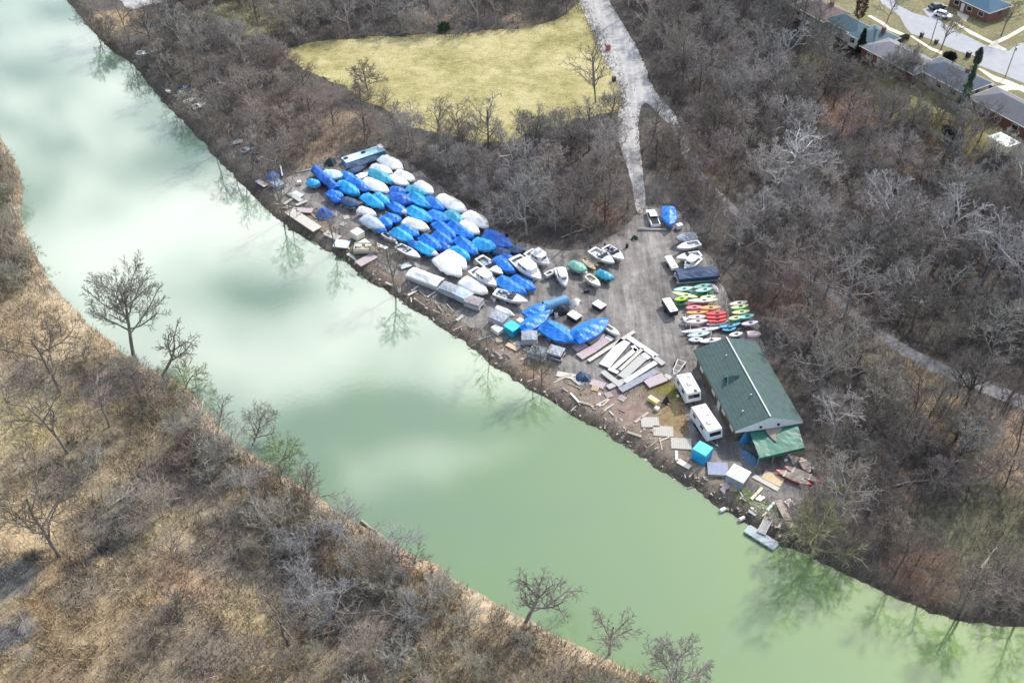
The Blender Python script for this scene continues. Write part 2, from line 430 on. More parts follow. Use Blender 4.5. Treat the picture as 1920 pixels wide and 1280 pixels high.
# ---------------------------------------------------------------- river
def river_mat():
    m = bpy.data.materials.new('green_water'); m.use_nodes = True
    t = NT(m.node_tree); bs = t.n['Principled BSDF']
    pos = t.new('ShaderNodeNewGeometry').outputs['Position']
    n = t.noise(pos, 0.025, 3, 0.5, 0.4).outputs[0]
    c = t.mix(t.ramp(n, [(0.35, 0.0), (0.65, 1.0)]), (0.142, 0.222, 0.134), (0.180, 0.256, 0.108))
    # paler upstream, greener downstream: partly water colour, partly sky reflection painted in
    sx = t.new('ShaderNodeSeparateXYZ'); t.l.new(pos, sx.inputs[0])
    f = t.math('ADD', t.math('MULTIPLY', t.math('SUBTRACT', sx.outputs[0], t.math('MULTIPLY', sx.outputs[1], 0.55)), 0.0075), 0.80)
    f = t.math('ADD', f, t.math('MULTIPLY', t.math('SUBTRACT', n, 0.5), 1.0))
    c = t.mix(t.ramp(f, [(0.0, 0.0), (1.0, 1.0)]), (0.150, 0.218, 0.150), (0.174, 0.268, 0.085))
    t.l.new(c, bs.inputs['Base Color'])
    bs.inputs['Roughness'].default_value = 0.03
    bs.inputs['IOR'].default_value = WATER_IOR
    mp = t.new('ShaderNodeMapping'); t.l.new(pos, mp.inputs[0]); mp.inputs['Scale'].default_value = (1, 0.6, 1)
    nb = t.noise(mp.outputs[0], 1.6, 6, 0.7)
    b = t.new('ShaderNodeBump'); b.inputs['Strength'].default_value = 0.04; b.inputs['Distance'].default_value = 0.1
    t.l.new(nb.outputs[0], b.inputs['Height']); t.l.new(b.outputs[0], bs.inputs['Normal'])
    return m
WATER_IOR = 1.8
wx = axis(-170, 170, 20, 500); wy = axis(52, 330, 20, 700)
WX, WY = np.meshgrid(wx, wy); k = len(wx)
wi = np.arange(WX.size).reshape(WX.shape)
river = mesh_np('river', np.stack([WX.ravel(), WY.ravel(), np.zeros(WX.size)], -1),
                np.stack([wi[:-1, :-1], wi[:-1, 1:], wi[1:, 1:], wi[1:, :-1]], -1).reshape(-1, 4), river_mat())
tag(river, kind='structure')

# ---------------------------------------------------------------- sheets on the ground
def smooth_outline(P, step, amp, seed):
    P = np.asarray(P, float)
    for _ in range(2):      # corner cutting
        Q = np.roll(P, -1, 0); P = np.stack([P * 0.75 + Q * 0.25, P * 0.25 + Q * 0.75], 1).reshape(-1, 2)
    P = densify(P, step, 0, seed)
    c = P.mean(0); d = P - c; d /= np.linalg.norm(d, axis=1)[:, None]
    return P + d * ((fbm(P[:, 0] + seed * 13, P[:, 1], 2.5) - 0.5) * amp * 2)[:, None]
def sheet(name, poly, dz, m, amp=0.8, step=0.8, smooth=True, world=False, seed=1):
    P = np.array(poly, float) if world else np.array([at(*p)[:2] for p in poly])
    if smooth: P = smooth_outline(P, step, amp, seed)
    z = H(*P.mean(0)) + dz
    mb = MB(); mb.add([(x, y, z) for x, y in P], [tuple(range(len(P)))])
    o = mb.build(name, m)
    if o.data.polygons[0].normal.z < 0: o.data.flip_normals()
    return tag(o, kind='structure')
def strip(pts, half):
    """outline of a lane along picture points"""
    C = np.array([at(*p)[:2] for p in pts]); hw = np.broadcast_to(half, (len(C),))
    T = np.gradient(C, axis=0); T /= np.linalg.norm(T, axis=1)[:, None]; N = np.stack([-T[:, 1], T[:, 0]], 1)
    return np.concatenate([C + N * hw[:, None], (C - N * hw[:, None])[::-1]])
m_field = ground_mat('dry_meadow', [(0.34, (0.19, 0.175, 0.075)), (0.44, (0.31, 0.28, 0.12)), (0.54, (0.44, 0.39, 0.195)), (0.66, (0.57, 0.51, 0.31))], (0.05, 0.3, 1.8), (0.5, 0.3, 0.2), bump=0.7, streak=(0.5, 4.0, 0.5, 0.22))
m_yard = ground_mat('yard_gravel', [(0.30, (0.065, 0.060, 0.055)), (0.43, (0.145, 0.134, 0.124)), (0.55, (0.25, 0.233, 0.215)), (0.68, (0.40, 0.375, 0.345))], (0.09, 0.45, 3.5), (0.45, 0.3, 0.25), bump=0.4, streak=(0.35, 0.10, 0.9, 0.42))
m_road = ground_mat('pale_gravel', [(0.28, (0.20, 0.19, 0.178)), (0.45, (0.36, 0.352, 0.342)), (0.7, (0.55, 0.545, 0.535))], (0.15, 0.8, 4.0), (0.35, 0.35, 0.3), bump=0.25, streak=(-0.18, 0.06, 1.1, 0.55))
m_trail = ground_mat('trail_asphalt', [(0.30, (0.17, 0.165, 0.165)), (0.7, (0.29, 0.285, 0.285))], (0.2, 1.0, 5.0), bump=0.15)
m_street = ground_mat('street_asphalt', [(0.30, (0.30, 0.31, 0.325)), (0.7, (0.43, 0.44, 0.46))], (0.1, 0.6, 3.0), bump=0.1)
m_conc = ground_mat('sidewalk_concrete', [(0.30, (0.55, 0.50, 0.40)), (0.7, (0.70, 0.65, 0.54))], (0.3, 1.2, 5.0), bump=0.1)
field_o = sheet('field', [(528,98),(560,82),(640,74),(740,68),(860,62),(960,58),(1040,42),(1075,15),(1090,0),(1110,40),(1140,110),(1165,160),(1168,200),(1120,215),(1060,235),(1000,245),(960,262),(900,268),(850,255),(790,242),(740,225),(700,195),(640,165),(580,135)], 0.012, m_field, 2.4, seed=2)
yard_o = sheet('yard', [(508,352),(545,330),(575,318),(640,285),(715,275),(760,300),(830,352),(905,402),(960,448),(1040,468),(1090,470),(1130,452),(1165,432),(1192,405),(1208,382),(1262,384),(1290,420),(1310,452),(1340,490),(1360,560),(1420,600),(1432,640),(1420,670),(1330,640),(1300,660),(1330,720),(1390,830),(1500,850),(1530,890),(1500,950),(1460,950),(1410,925),(1350,880),(1290,830),(1290,740),(1240,700),(1190,735),(1120,735),(1050,700),(960,655),(880,610),(800,555),(720,505),(640,440),(575,380),(520,385)], 0.018, m_yard, 1.2, seed=3)
road_o = sheet('road', [(1078,-40),(1085,5),(1108,52),(1128,100),(1148,140),(1168,172),(1160,205),(1156,240),(1166,285),(1180,325),(1188,365),(1192,398),(1204,402),(1212,380),(1206,330),(1200,275),(1196,232),(1201,205),(1212,190),(1236,215),(1246,228),(1275,238),(1268,216),(1244,190),(1222,165),(1213,135),(1195,90),(1168,45),(1140,0),(1128,-40)], 0.024, m_road, 1.1, step=0.5, seed=4)
trail_pts = [(1268,232),(1300,318),(1345,362),(1400,418),(1500,502),(1600,590),(1680,648),(1760,692),(1840,722),(1920,755),(2020,790)]
sheet('trail', strip(trail_pts, np.array([1.5,1.0,0.9,0.8,0.8,0.9,1.3,1.5,1.6,1.6,1.6])), 0.020, m_trail, 0.3, world=True, seed=5)
tp = np.array([at(*p)[:2] for p in trail_pts])
sheet('parking_area', [(220,-40),(225,0),(238,18),(262,15),(290,5),(360,-2),(420,0),(420,-40)], 0.014, m_road, 0.5, seed=6)
# ================================================================ TREES
def bark_mat(name, attr):
    m = bpy.data.materials.new(name); m.use_nodes = True
    t = NT(m.node_tree); bs = t.n['Principled BSDF']
    src = t.new('ShaderNodeVertexColor', layer_name='tint').outputs[0] if attr else t.new('ShaderNodeObjectInfo').outputs['Color']
    pos = t.new('ShaderNodeNewGeometry').outputs['Position']
    n = t.noise(pos, 0.55, 4, 0.65).outputs[0]
    c = t.mix(1.0, src, t.ramp(n, [(0.32, (0.62, 0.62, 0.64)), (0.68, (1.45, 1.4, 1.34))]), 'MULTIPLY')
    t.l.new(c, bs.inputs['Base Color'])
    bs.inputs['Roughness'].default_value = 0.85; bs.inputs['Specular IOR Level'].default_value = 0.25
    return m
M_BARK = bark_mat('bark', False); M_BRUSH = bark_mat('brush_bark', True)

class Limbs:
    """collects tapered limb pieces; arrays() turns them into one mesh"""
    def __init__(s): s.p0, s.p1, s.r0, s.r1 = [], [], [], []
    def seg(s, a, b, r0, r1):
        s.p0.append(a); s.p1.append(b); s.r0.append(r0); s.r1.append(r1)
    def arrays(s, n=3):
        a = np.array(s.p0); b = np.array(s.p1); r0 = np.array(s.r0)[:, None]; r1 = np.array(s.r1)[:, None]
        d = b - a; d /= np.linalg.norm(d, axis=1)[:, None] + 1e-9
        ref = np.where(np.abs(d[:, 2:3]) < 0.85, np.array((0, 0, 1.0)), np.array((1.0, 0, 0)))
        u = np.cross(d, ref); u /= np.linalg.norm(u, axis=1)[:, None]; v = np.cross(d, u)
        V = []
        for p, r in ((a, r0), (b, r1)):
            for i in range(n):
                t = 2 * math.pi * i / n
                V.append(p + r * (math.cos(t) * u + math.sin(t) * v))
        V = np.stack(V, 1).reshape(-1, 3)
        o = np.arange(len(a))[:, None] * 2 * n
        F = np.concatenate([np.stack([o[:, 0] + i, o[:, 0] + (i + 1) % n, o[:, 0] + n + (i + 1) % n, o[:, 0] + n + i], 1) for i in range(n)])
        return V, F
def grow(rs, trunk, crown, p, d, L, r, lvl, sp):
    maxl = len(sp['n'])
    nseg = 4 if lvl == 0 else 3 if lvl < maxl - 1 else 2 if lvl < maxl else 1
    pts = [np.array(p, float)]; rr = [r]
    d = np.array(d, float)
    for i in range(nseg):
        d = d + rs.randn(3) * sp['wander'] * (0.5 if lvl == 0 else 1.0) + np.array((0, 0, sp['lift'] if lvl else 0.02))
        d /= np.linalg.norm(d)
        pts.append(pts[-1] + d * L / nseg); rr.append(r * (1 - (i + 1) / nseg * (0.45 if lvl < maxl else 0.75)))
        (trunk if lvl <= sp.get('trunk_lvl', 0) else crown).seg(pts[-2], pts[-1], rr[-2], rr[-1])
    if lvl >= maxl: return
    k = sp['n'][lvl]; az0 = rs.rand() * 6.28
    for j in range(k):
        lo = sp['bare'] if lvl == 0 else 0.25
        t = lo + (1 - lo) * (j + 0.3 + 0.6 * rs.rand()) / k
        i = min(nseg - 1, int(t * nseg)); f = t * nseg - i
        q = pts[i] + (pts[i + 1] - pts[i]) * f
        dd = pts[i + 1] - pts[i]; dd /= np.linalg.norm(dd)
        ang = R(sp['angle'][min(lvl, len(sp['angle']) - 1)] + rs.randn() * 9)
        az = az0 + j * 2.4 + rs.randn() * 0.35
        a = np.cross(dd, (0, 0, 1.0) if abs(dd[2]) < 0.9 else (1.0, 0, 0)); a /= np.linalg.norm(a); b = np.cross(dd, a)
        nd = dd * math.cos(ang) + (a * math.cos(az) + b * math.sin(az)) * math.sin(ang)
        ratio = sp['ratio'][min(lvl, len(sp['ratio']) - 1)]
        rl = L * ratio * (1.12 - 0.45 * t if lvl else 1.1 - sp.get('cone', 0.3) * t) * (0.8 + 0.4 * rs.rand())
        grow(rs, trunk, crown, q, nd, rl, max(sp['rmin'], rr[i] * sp['thin']), lvl + 1, sp)
SPECIES = {
    'round': dict(h=8.2, r=0.21, n=[9, 6, 5, 5], bare=0.20, angle=[54, 46, 48, 44], ratio=[0.64, 0.56, 0.55, 0.66], wander=0.16, lift=0.09, thin=0.60, rmin=0.034, cone=0.35),
    'dome': dict(h=6.0, r=0.19, n=[11, 6, 6, 5], bare=0.10, angle=[64, 50, 48, 46], ratio=[0.76, 0.54, 0.55, 0.64], wander=0.17, lift=0.12, thin=0.60, rmin=0.034, cone=0.4),
    'vase': dict(h=9.5, r=0.24, n=[7, 5, 5, 5], bare=0.28, angle=[40, 40, 45, 44], ratio=[0.70, 0.52, 0.5, 0.62], wander=0.14, lift=0.07, thin=0.62, rmin=0.034, cone=0.45),
    'tall': dict(h=12.5, r=0.24, n=[10, 5, 5, 4], bare=0.33, angle=[50, 45, 48, 44], ratio=[0.38, 0.54, 0.55, 0.62], wander=0.14, lift=0.10, thin=0.56, rmin=0.034, cone=0.15),
    'open': dict(h=8.5, r=0.30, n=[6, 5, 5, 4], bare=0.25, angle=[48, 48, 50, 46], ratio=[0.80, 0.55, 0.52, 0.62], wander=0.22, lift=0.05, thin=0.68, rmin=0.038, cone=0.5),
    'pale': dict(h=9.5, r=0.34, n=[7, 6, 6, 5], bare=0.30, angle=[46, 44, 46, 42], ratio=[0.80, 0.52, 0.48, 0.55], wander=0.17, lift=0.07, thin=0.66, rmin=0.04, cone=0.5),
    'bush': dict(h=2.8, r=0.10, n=[9, 6, 7], bare=0.03, angle=[58, 46, 46], ratio=[0.95, 0.58, 0.62], wander=0.20, lift=0.10, thin=0.68, rmin=0.030, cone=0.3),
    'thicket': dict(h=3.8, r=0.10, n=[11, 6, 6], bare=0.02, angle=[46, 44, 46], ratio=[0.95, 0.55, 0.58], wander=0.22, lift=0.06, thin=0.66, rmin=0.030, cone=0.2),
    'sapling': dict(h=5.5, r=0.08, n=[10, 6, 5], bare=0.2, angle=[42, 44, 44], ratio=[0.42, 0.5, 0.58], wander=0.12, lift=0.10, thin=0.5, rmin=0.022, cone=0.25),
}
for _k in ('round', 'dome', 'vase', 'tall', 'open', 'pale'): SPECIES[_k]['trunk_lvl'] = 1
PROTO = {}
def raw_tree(kind, seed, lean=(0, 0), scale=1.0, **over):
    sp = dict(SPECIES[kind]); sp.update(over)
    rs = np.random.RandomState(seed); T, C = Limbs(), Limbs()
    grow(rs, T, C, (0, 0, -0.25), (lean[0], lean[1], 1.0), sp['h'], sp['r'], 0, sp)
    tv, tf = T.arrays(6); cv, cf = C.arrays(3)
    return tv * scale, tf, cv * scale, cf
def plain_mesh(name, V, F, m):
    o = mesh_np(name, V, F, m, smooth=True); me = o.data
    bpy.data.objects.remove(o); return me
def proto(kind, seed):
    key = (kind, seed)
    if key not in PROTO:
        tv, tf, cv, cf = raw_tree(kind, seed)
        PROTO[key] = (plain_mesh('trunk', tv, tf, M_BARK), plain_mesh('crown', cv, cf, M_BARK), (tv, tf, cv, cf))
    return PROTO[key]
def place_tree(name, meshes, x, y, z, s, rz, colour, label, cat, group=None, tcol=None, sz=None):
    e = empty(name, (x, y, z), rz, label, cat, group); e.scale = (s, s, sz or s)
    for nm, me, c in (('trunk', meshes[0], tcol or colour), ('crown', meshes[1], colour)):
        o = bpy.data.objects.new(nm, me); COL.objects.link(o); o.parent = e; o.color = (*c, 1)
    return e
GREY = (0.215, 0.203, 0.188); BROWN = (0.20, 0.172, 0.15); REDDISH = (0.205, 0.158, 0.142); DARK = (0.125, 0.12, 0.116); TAN = (0.30, 0.24, 0.175); COOL = (0.235, 0.23, 0.228); PALE = (0.47, 0.46, 0.45); OLIVE = (0.20, 0.195, 0.135)
TREE_TINTS = [   # picture place, radius in picture pixels, colour
    (1310,290,80,REDDISH), (1440,560,75,REDDISH), (1290,440,60,BROWN), (1230,120,90,BROWN), (1390,170,90,COOL), (1300,60,110,GREY), (1560,150,90,DARK), (1600,230,80,REDDISH),
    (1480,320,70,PALE), (1700,330,110,GREY), (1800,320,90,COOL), (1480,470,60,COOL), (1680,1090,110,REDDISH), (1800,1090,100,REDDISH), (1880,930,90,DARK), (1700,920,90,DARK), (1560,960,70,GREY),
    (590,200,110,(0.24,0.185,0.165)), (660,230,80,(0.24,0.19,0.165)), (420,130,90,GREY), (470,230,70,(0.23,0.195,0.175)), (330,130,60,(0.19,0.185,0.15)), (450,270,50,(0.255,0.24,0.24)), (550,240,50,TAN),
    (960,380,80,COOL), (860,310,90,(0.20,0.19,0.18)), (1080,300,90,(0.195,0.185,0.18)), (1110,400,60,REDDISH), (330,900,110,(0.225,0.18,0.17)), (420,960,80,COOL), (560,960,70,BROWN), (620,1060,90,COOL), (700,1120,90,GREY), (500,880,70,REDDISH),
    (800,1150,90,GREY), (960,1230,90,BROWN), (250,740,80,(0.21,0.175,0.16)), (30,310,60,(0.19,0.175,0.16)), (1040,20,60,DARK), (700,30,150,COOL), (1640,700,60,(0.23,0.21,0.175)), (1880,860,70,TAN),
]
TINT_GAIN = 1.22
def tint_at(px, py, rs):
    w = [0.5]; c = [np.array((0.20, 0.187, 0.170))]
    for x, y, r, k in TREE_TINTS:
        d2 = ((px - x) ** 2 + (py - y) ** 2) / r ** 2
        if d2 < 4: w.append(2.2 * math.exp(-d2 * 1.2)); c.append(np.array(k))
    k = np.average(c, axis=0, weights=w)
    k = k * TINT_GAIN * (0.78 + 0.5 * rs.rand()) * (1 + rs.randn(3) * 0.035)
    if rs.rand() < 0.10: k = k * 1.3
    if rs.rand() < 0.16: k = k * 0.62
    k = k + (k.mean() - k) * 0.35; k = k * np.array((1.0, 0.98, 0.945))
    return tuple(float(min(0.6, max(0.03, v))) for v in k)

WOOD_RIGHT = [(1150,-60),(1480,-60),(1500,40),(1560,105),(1640,165),(1740,205),(1830,250),(2300,560),(2300,1150),(1950,1165),(1880,1160),(1800,1150),(1720,1125),(1640,1090),(1560,1050),(1490,1010),(1500,985),(1545,930),(1555,880),(1530,790),(1440,640),(1425,590),(1390,520),(1345,480),(1318,420),(1285,385),(1262,372),(1222,340),(1215,300),(1208,240),(1250,250),(1290,240),(1262,200),(1226,150),(1205,90),(1180,45)]
WOOD_MID = [(155,10),(205,62),(235,85),(300,55),(420,60),(510,95),(545,158),(620,205),(690,238),(745,262),(850,282),(960,275),(1000,258),(1060,250),(1125,228),(1150,215),(1152,262),(1166,330),(1178,385),(1185,412),(1150,428),(1100,452),(1050,462),(1010,458),(960,440),(910,398),(850,355),(770,300),(720,268),(640,278),(570,312),(530,330),(508,340),(470,318),(445,285),(400,250),(352,205),(300,150),(250,105),(212,92),(180,55)]
WOOD_TOP = [(310,-60),(1085,-60),(1078,0),(1050,25),(1000,45),(850,54),(700,62),(560,72),(520,82),(460,45),(390,25),(300,25)]
BRUSH_SOUTH = [(190,668),(250,700),(300,716),(350,745),(385,800),(430,835),(480,868),(540,915),(600,950),(650,985),(700,1015),(760,1045),(800,1080),(850,1105),(905,1170),(960,1200),(1060,1240),(1240,1300),(1250,1400),(520,1400),(500,1280),(560,1150),(500,1020),(420,940),(350,900),(300,800),(230,735)]
BRUSH_WEST = [(-80,260),(-5,275),(25,330),(30,400),(40,450),(62,500),(60,530),(20,560),(-80,600)]
GAPS = [(1790,1010,95,0.06),(1870,985,70,0.15),(1730,735,55,0.08),(1830,790,75,0.06),(1885,850,70,0.05),(1900,790,45,0.03),(1670,670,45,0.15),(1760,735,40,0.03),(1850,765,40,0.03),(1240,262,38,0.03),(1190,300,28,0.05),(1232,305,28,0.2),(1200,350,25,0.1),
        (1080,425,50,0.3),(620,255,60,0.35),(560,290,50,0.3),(1750,290,28,0.2),(1600,205,45,0.25),(1800,240,50,0.25),(1700,185,45,0.3),(1620,150,45,0.3),(1540,105,40,0.35),(618,182,45,0.08),(665,215,40,0.08),(705,232,35,0.15),(350,185,30,0.1),(272,105,22,0.1),(440,285,28,0.2),(490,325,30,0.15),(1880,275,50,0.15),(1340,360,26,0.2),(1355,385,20,0.2),(400,30,60,0.5),(1450,560,40,0.7),
        (900,1140,60,0.5),(450,1100,50,0.4),(520,1180,50,0.4),(400,800,25,0.3),(350,870,40,0.5),(600,1040,40,0.5),(700,1150,60,0.5)]
def scatter(n_try, polys, spacing, seed, clear=None):
    """places on the ground inside picture polygons, kept apart"""
    rs = np.random.RandomState(seed)
    x = rs.uniform(-150, 205 if seed == 21 else 165, n_try); y = rs.uniform(62, 320, n_try)
    z = LAND + BENCH * sstep(-24.0, 0.0, bench_dist(x, y))
    px, py = project(x, y, z)
    ok = np.zeros(n_try, bool)
    for p in polys: ok |= in_poly(px, py, p)
    ok &= (px > -60) & (px < (2250 if n_try > 9000 and seed == 21 else 1980)) & (py > -50) & (py < 1360)
    x, y, px, py = x[ok], y[ok], px[ok], py[ok]
    ok = river_dist(x, y) > 1.0
    ok &= seg_dist(x, y, tp, False) > np.where(px > 1640, 3.2, np.where(px < 1310, 2.2, 0.2))
    x, y, px, py = x[ok], y[ok], px[ok], py[ok]
    keep = np.ones(len(x)); u = rs.rand(len(x))
    for gx, gy, r, k in GAPS:
        keep *= 1 - (1 - k) * np.exp(-(((px - gx) ** 2 + (py - gy) ** 2) / r ** 2) ** 1.5)
    ok = u < keep
    x, y, px, py = x[ok], y[ok], px[ok], py[ok]
    cell = {}; out = []
    for i in range(len(x)):
        a, b = int(x[i] // spacing), int(y[i] // spacing)
        if any((x[i] - x[j]) ** 2 + (y[i] - y[j]) ** 2 < spacing ** 2 for da in (-1, 0, 1) for db in (-1, 0, 1) for j in cell.get((a + da, b + db), ())): continue
        cell.setdefault((a, b), []).append(i); out.append(i)
    return [(x[i], y[i], px[i], py[i]) for i in out]

# ---- specimens one can point at in the photograph
def specimen(px, py, kind, seed, scale, colour, label, cat='tree', name='bare_tree', lean=(0, 0), **over):
    x, y, z = at(px, py)
    tv, tf, cv, cf = raw_tree(kind, seed, lean, 1.0, **over)
    return place_tree(name, (plain_mesh('trunk', tv, tf, M_BARK), plain_mesh('crown', cv, cf, M_BARK)), x, y, z - 0.05, scale, 0, colour, label, cat)
specimen(250, 668, 'vase', 101, 1.42, (0.20,0.195,0.175), 'tall fan-crowned bare tree standing alone on the near bank against the water', h=10.0, r=0.24, n=[16,8,7,6], bare=0.36, angle=[54,40,40,40], ratio=[0.54,0.48,0.46,0.55], rmin=0.024, thin=0.52, lift=0.10, cone=0.40, lean=(-0.03, 0.03), wander=0.10)
specimen(300, 705, 'open', 102, 1.0, (0.19,0.175,0.14), 'small crooked bare tree leaning out over the green water', lean=(0.75, 0.15), h=7.0, bare=0.5)
specimen(345, 728, 'bush', 121, 1.35, (0.20,0.23,0.10), 'low willow bush with the first green shoots at the near waterline', cat='bush', name='bush', lean=(0.6, 0.1))
specimen(405, 816, 'sapling', 103, 1.35, (0.18,0.165,0.14), 'slim leaning tree on the near bank above the dead white tree', lean=(0.45, 0.1), r=0.11)
specimen(380, 808, 'open', 104, 0.55, (0.62,0.56,0.50), 'bleached white dead tree on the near bank', n=[5,2], h=9, bare=0.3, r=0.30, rmin=0.12)
specimen(470, 838, 'round', 105, 0.75, (0.20,0.185,0.15), 'bushy olive grey tree overhanging the near bank', lean=(0.5, 0.2))
specimen(520, 870, 'bush', 122, 1.35, (0.19,0.23,0.11), 'greenish budding bush overhanging the near bank', cat='bush', name='bush', lean=(0.7, 0.2))
specimen(573, 918, 'sapling', 106, 1.0, (0.13,0.13,0.13), 'small dark sapling upright on the near bank edge', r=0.09)
specimen(985, 1166, 'open', 107, 0.98, (0.235,0.215,0.185), 'broad spreading bare tree on the near bank with limbs over the water', h=8, n=[9,6,5,4], lean=(0.15, 0.1), rmin=0.03)
specimen(1143, 1228, 'vase', 108, 0.82, (0.25,0.225,0.19), 'upright bare tree on the near bank right of the spreading tree')
specimen(1262, 1300, 'dome', 109, 1.05, (0.27,0.25,0.225), 'low rounded bare tree at the bottom edge of the picture over the bank')
specimen(112, 735, 'open', 110, 1.35, (0.16,0.145,0.125), 'bare tree forking low in the straw marsh, upper of the two big forks', n=[7,6,5,4], h=9, r=0.19, thin=0.62)
specimen(128, 850, 'open', 111, 1.25, (0.17,0.155,0.135), 'thin bare tree leaning in the marsh below the upper fork', n=[6,5,4,3], h=9, lean=(-0.15,0.1), r=0.19, thin=0.62)
specimen(112, 1042, 'open', 112, 1.45, (0.15,0.135,0.115), 'large forked bare tree low in the straw marsh beside the dark streak', n=[7,6,5,4], h=9, lean=(-0.25, 0.1), r=0.19, thin=0.62)
specimen(205, 800, 'open', 113, 0.9, (0.19,0.17,0.15), 'bare grey tree in the marsh left of the reddish brush', n=[6,5,4,3], r=0.19, thin=0.62)
specimen(335, 1165, 'bush', 114, 1.2, (0.10,0.10,0.095), 'dark star-shaped shrub in the brown marsh', cat='bush', name='bush')
specimen(540, 1208, 'open', 115, 0.85, (0.17,0.15,0.125), 'crooked leafless tree in the tan reeds near the bottom', n=[5,4,4], h=8)
specimen(265, 790, 'tall', 123, 0.75, (0.15,0.14,0.13), 'dark slender tree leaning at the left of the near bank brush', lean=(0.3,0.2))
specimen(690, 170, 'dome', 116, 0.95, (0.165,0.15,0.13), 'small round bare tree standing alone in the yellow field')
specimen(1117, 192, 'tall', 117, 1.0, (0.20,0.185,0.155), 'wide bare tree in the field beside the gravel road', n=[14,5,4,4], ratio=[0.46,0.5,0.5,0.55], bare=0.18)
specimen(822, 275, 'tall', 118, 0.75, (0.19,0.17,0.145), 'slim twiggy tree at the lower field edge, left of a pair')
specimen(862, 277, 'tall', 119, 0.72, (0.20,0.175,0.15), 'slim twiggy tree at the lower field edge, right of a pair')
specimen(988, 285, 'round', 120, 0.85, (0.15,0.15,0.135), 'dark rounded tree at the lower field edge below the road')
for i, (px, py, s, lab) in enumerate([
        (1652, 455, 1.15, 'white-limbed bare sycamore left of the other pale crowns in the wood'),
        (1758, 495, 1.2, 'white-limbed bare sycamore, tallest of the pale crowns in the wood'),
        (1842, 530, 1.1, 'white-limbed bare sycamore between the tallest one and the picture edge'),
        (1902, 585, 1.15, 'white-limbed bare sycamore cut by the right edge of the picture'),
        (1680, 580, 0.7, 'small pale dead tree below the white-limbed sycamores'),
        (1480, 360, 1.05, 'pale twiggy rounded tree right of the hidden trail'),
        (1790, 868, 0.7, 'small pale forked tree in the open strip below the trail')]):
    specimen(px, py, 'pale', 140 + i, s, (0.36,0.35,0.345) if i < 5 else (0.31,0.30,0.29), lab, **(dict(n=[8,6,6,4], angle=[58,46,46,42]) if i == 5 else dict(lean=(0.1, 0.0))))
for i, (px, py, s) in enumerate([(1700, 800, .8), (1715, 770, .9), (1782, 742, .8), (1795, 745, .9), (1806, 752, .85), (1825, 765, .9), (1868, 800, .9), (1880, 770, .85), (1580, 672, .9), (1612, 675, .8), (1632, 645, .7), (1835, 835, .8), (1905, 850, .9), (1738, 815, .75)]):
    x, y, z = at(px, py); k = proto('sapling', 301 + i % 3)
    place_tree('young_tree', k, x, y, z, s * 1.7, i * 1.3, (0.15,0.13,0.115), 'thin dark young tree beside the paved trail in the wood', 'tree', 'young trees along the trail')

def regional(px, py):
    if py < 90 and px < 1090: return 'in the belt above the yellow field'
    if px > 1200 and py < 500: return 'in the wood between road and houses'
    if px > 1200 and py < 800: return 'in the wood along the trail'
    if px > 1200: return 'in the riverside wood below the boathouse'
    if px < 620: return 'on the river side of the yellow field'
    return 'between yellow field and boat rows'
KINDS = ['round', 'dome', 'vase', 'tall', 'open', 'round', 'dome']
spots = scatter(17000, [WOOD_RIGHT, WOOD_MID, WOOD_TOP], 4.5, 21)
spots.sort(key=lambda q: (q[2] > 1985, -q[3]))
print('tree spots', len(spots))
rs = np.random.RandomState(5)
rest = []
for i, (x, y, px, py) in enumerate(spots):
    kind = KINDS[rs.randint(len(KINDS))]; k = proto(kind, 201 + rs.randint(3))
    s = (0.62 + 0.42 * rs.rand()) * (0.92 if kind == 'tall' else 1.0); rz = rs.rand() * 6.28; c = tint_at(px, py, rs)
    if py > 1000 and px > 1500: s *= 0.75
    if px < 640 and py > 90: s *= 0.85
    lf = (0.5, 0.6, 0.8, 1.15, 1.5 if px > 1380 and py < 700 else 1.0)[rs.randint(5)]
    if i < 262:
        z = H(x, y)
        place_tree('bare_tree', k, x, y, z, s, rz, c, ('bushy' if kind in ('round', 'dome') else 'spreading' if kind != 'tall' else 'slender') + ' leafless tree ' + regional(px, py), 'tree', 'leafless trees ' + regional(px, py), tcol=tuple(v * lf for v in c))
    else: rest.append((k[2], x, y, s, rz, c))
def merged(items, name, m):
    Vs, Fs, Cs, o = [], [], [], 0
    for (tv, tf, cv, cf), x, y, s, rz, c in items:
        z = LAND + BENCH * float(sstep(-24.0, 0.0, bench_dist(x, y)))
        cr, sr = math.cos(rz) * s, math.sin(rz) * s
        for V, F in ((tv, tf), (cv, cf)):
            W = np.stack([V[:, 0] * cr - V[:, 1] * sr + x, V[:, 0] * sr + V[:, 1] * cr + y, V[:, 2] * s + z], 1)
            Vs.append(W); Fs.append(F + o); Cs.append(np.tile(c, (len(V), 1))); o += len(V)
    return mesh_np(name, np.concatenate(Vs), np.concatenate(Fs), m, np.concatenate(Cs), smooth=True)
if rest:
    tag(merged(rest, 'woods', M_BRUSH), 'far leafless woodland around the field and towards the houses', 'woods', kind='stuff')

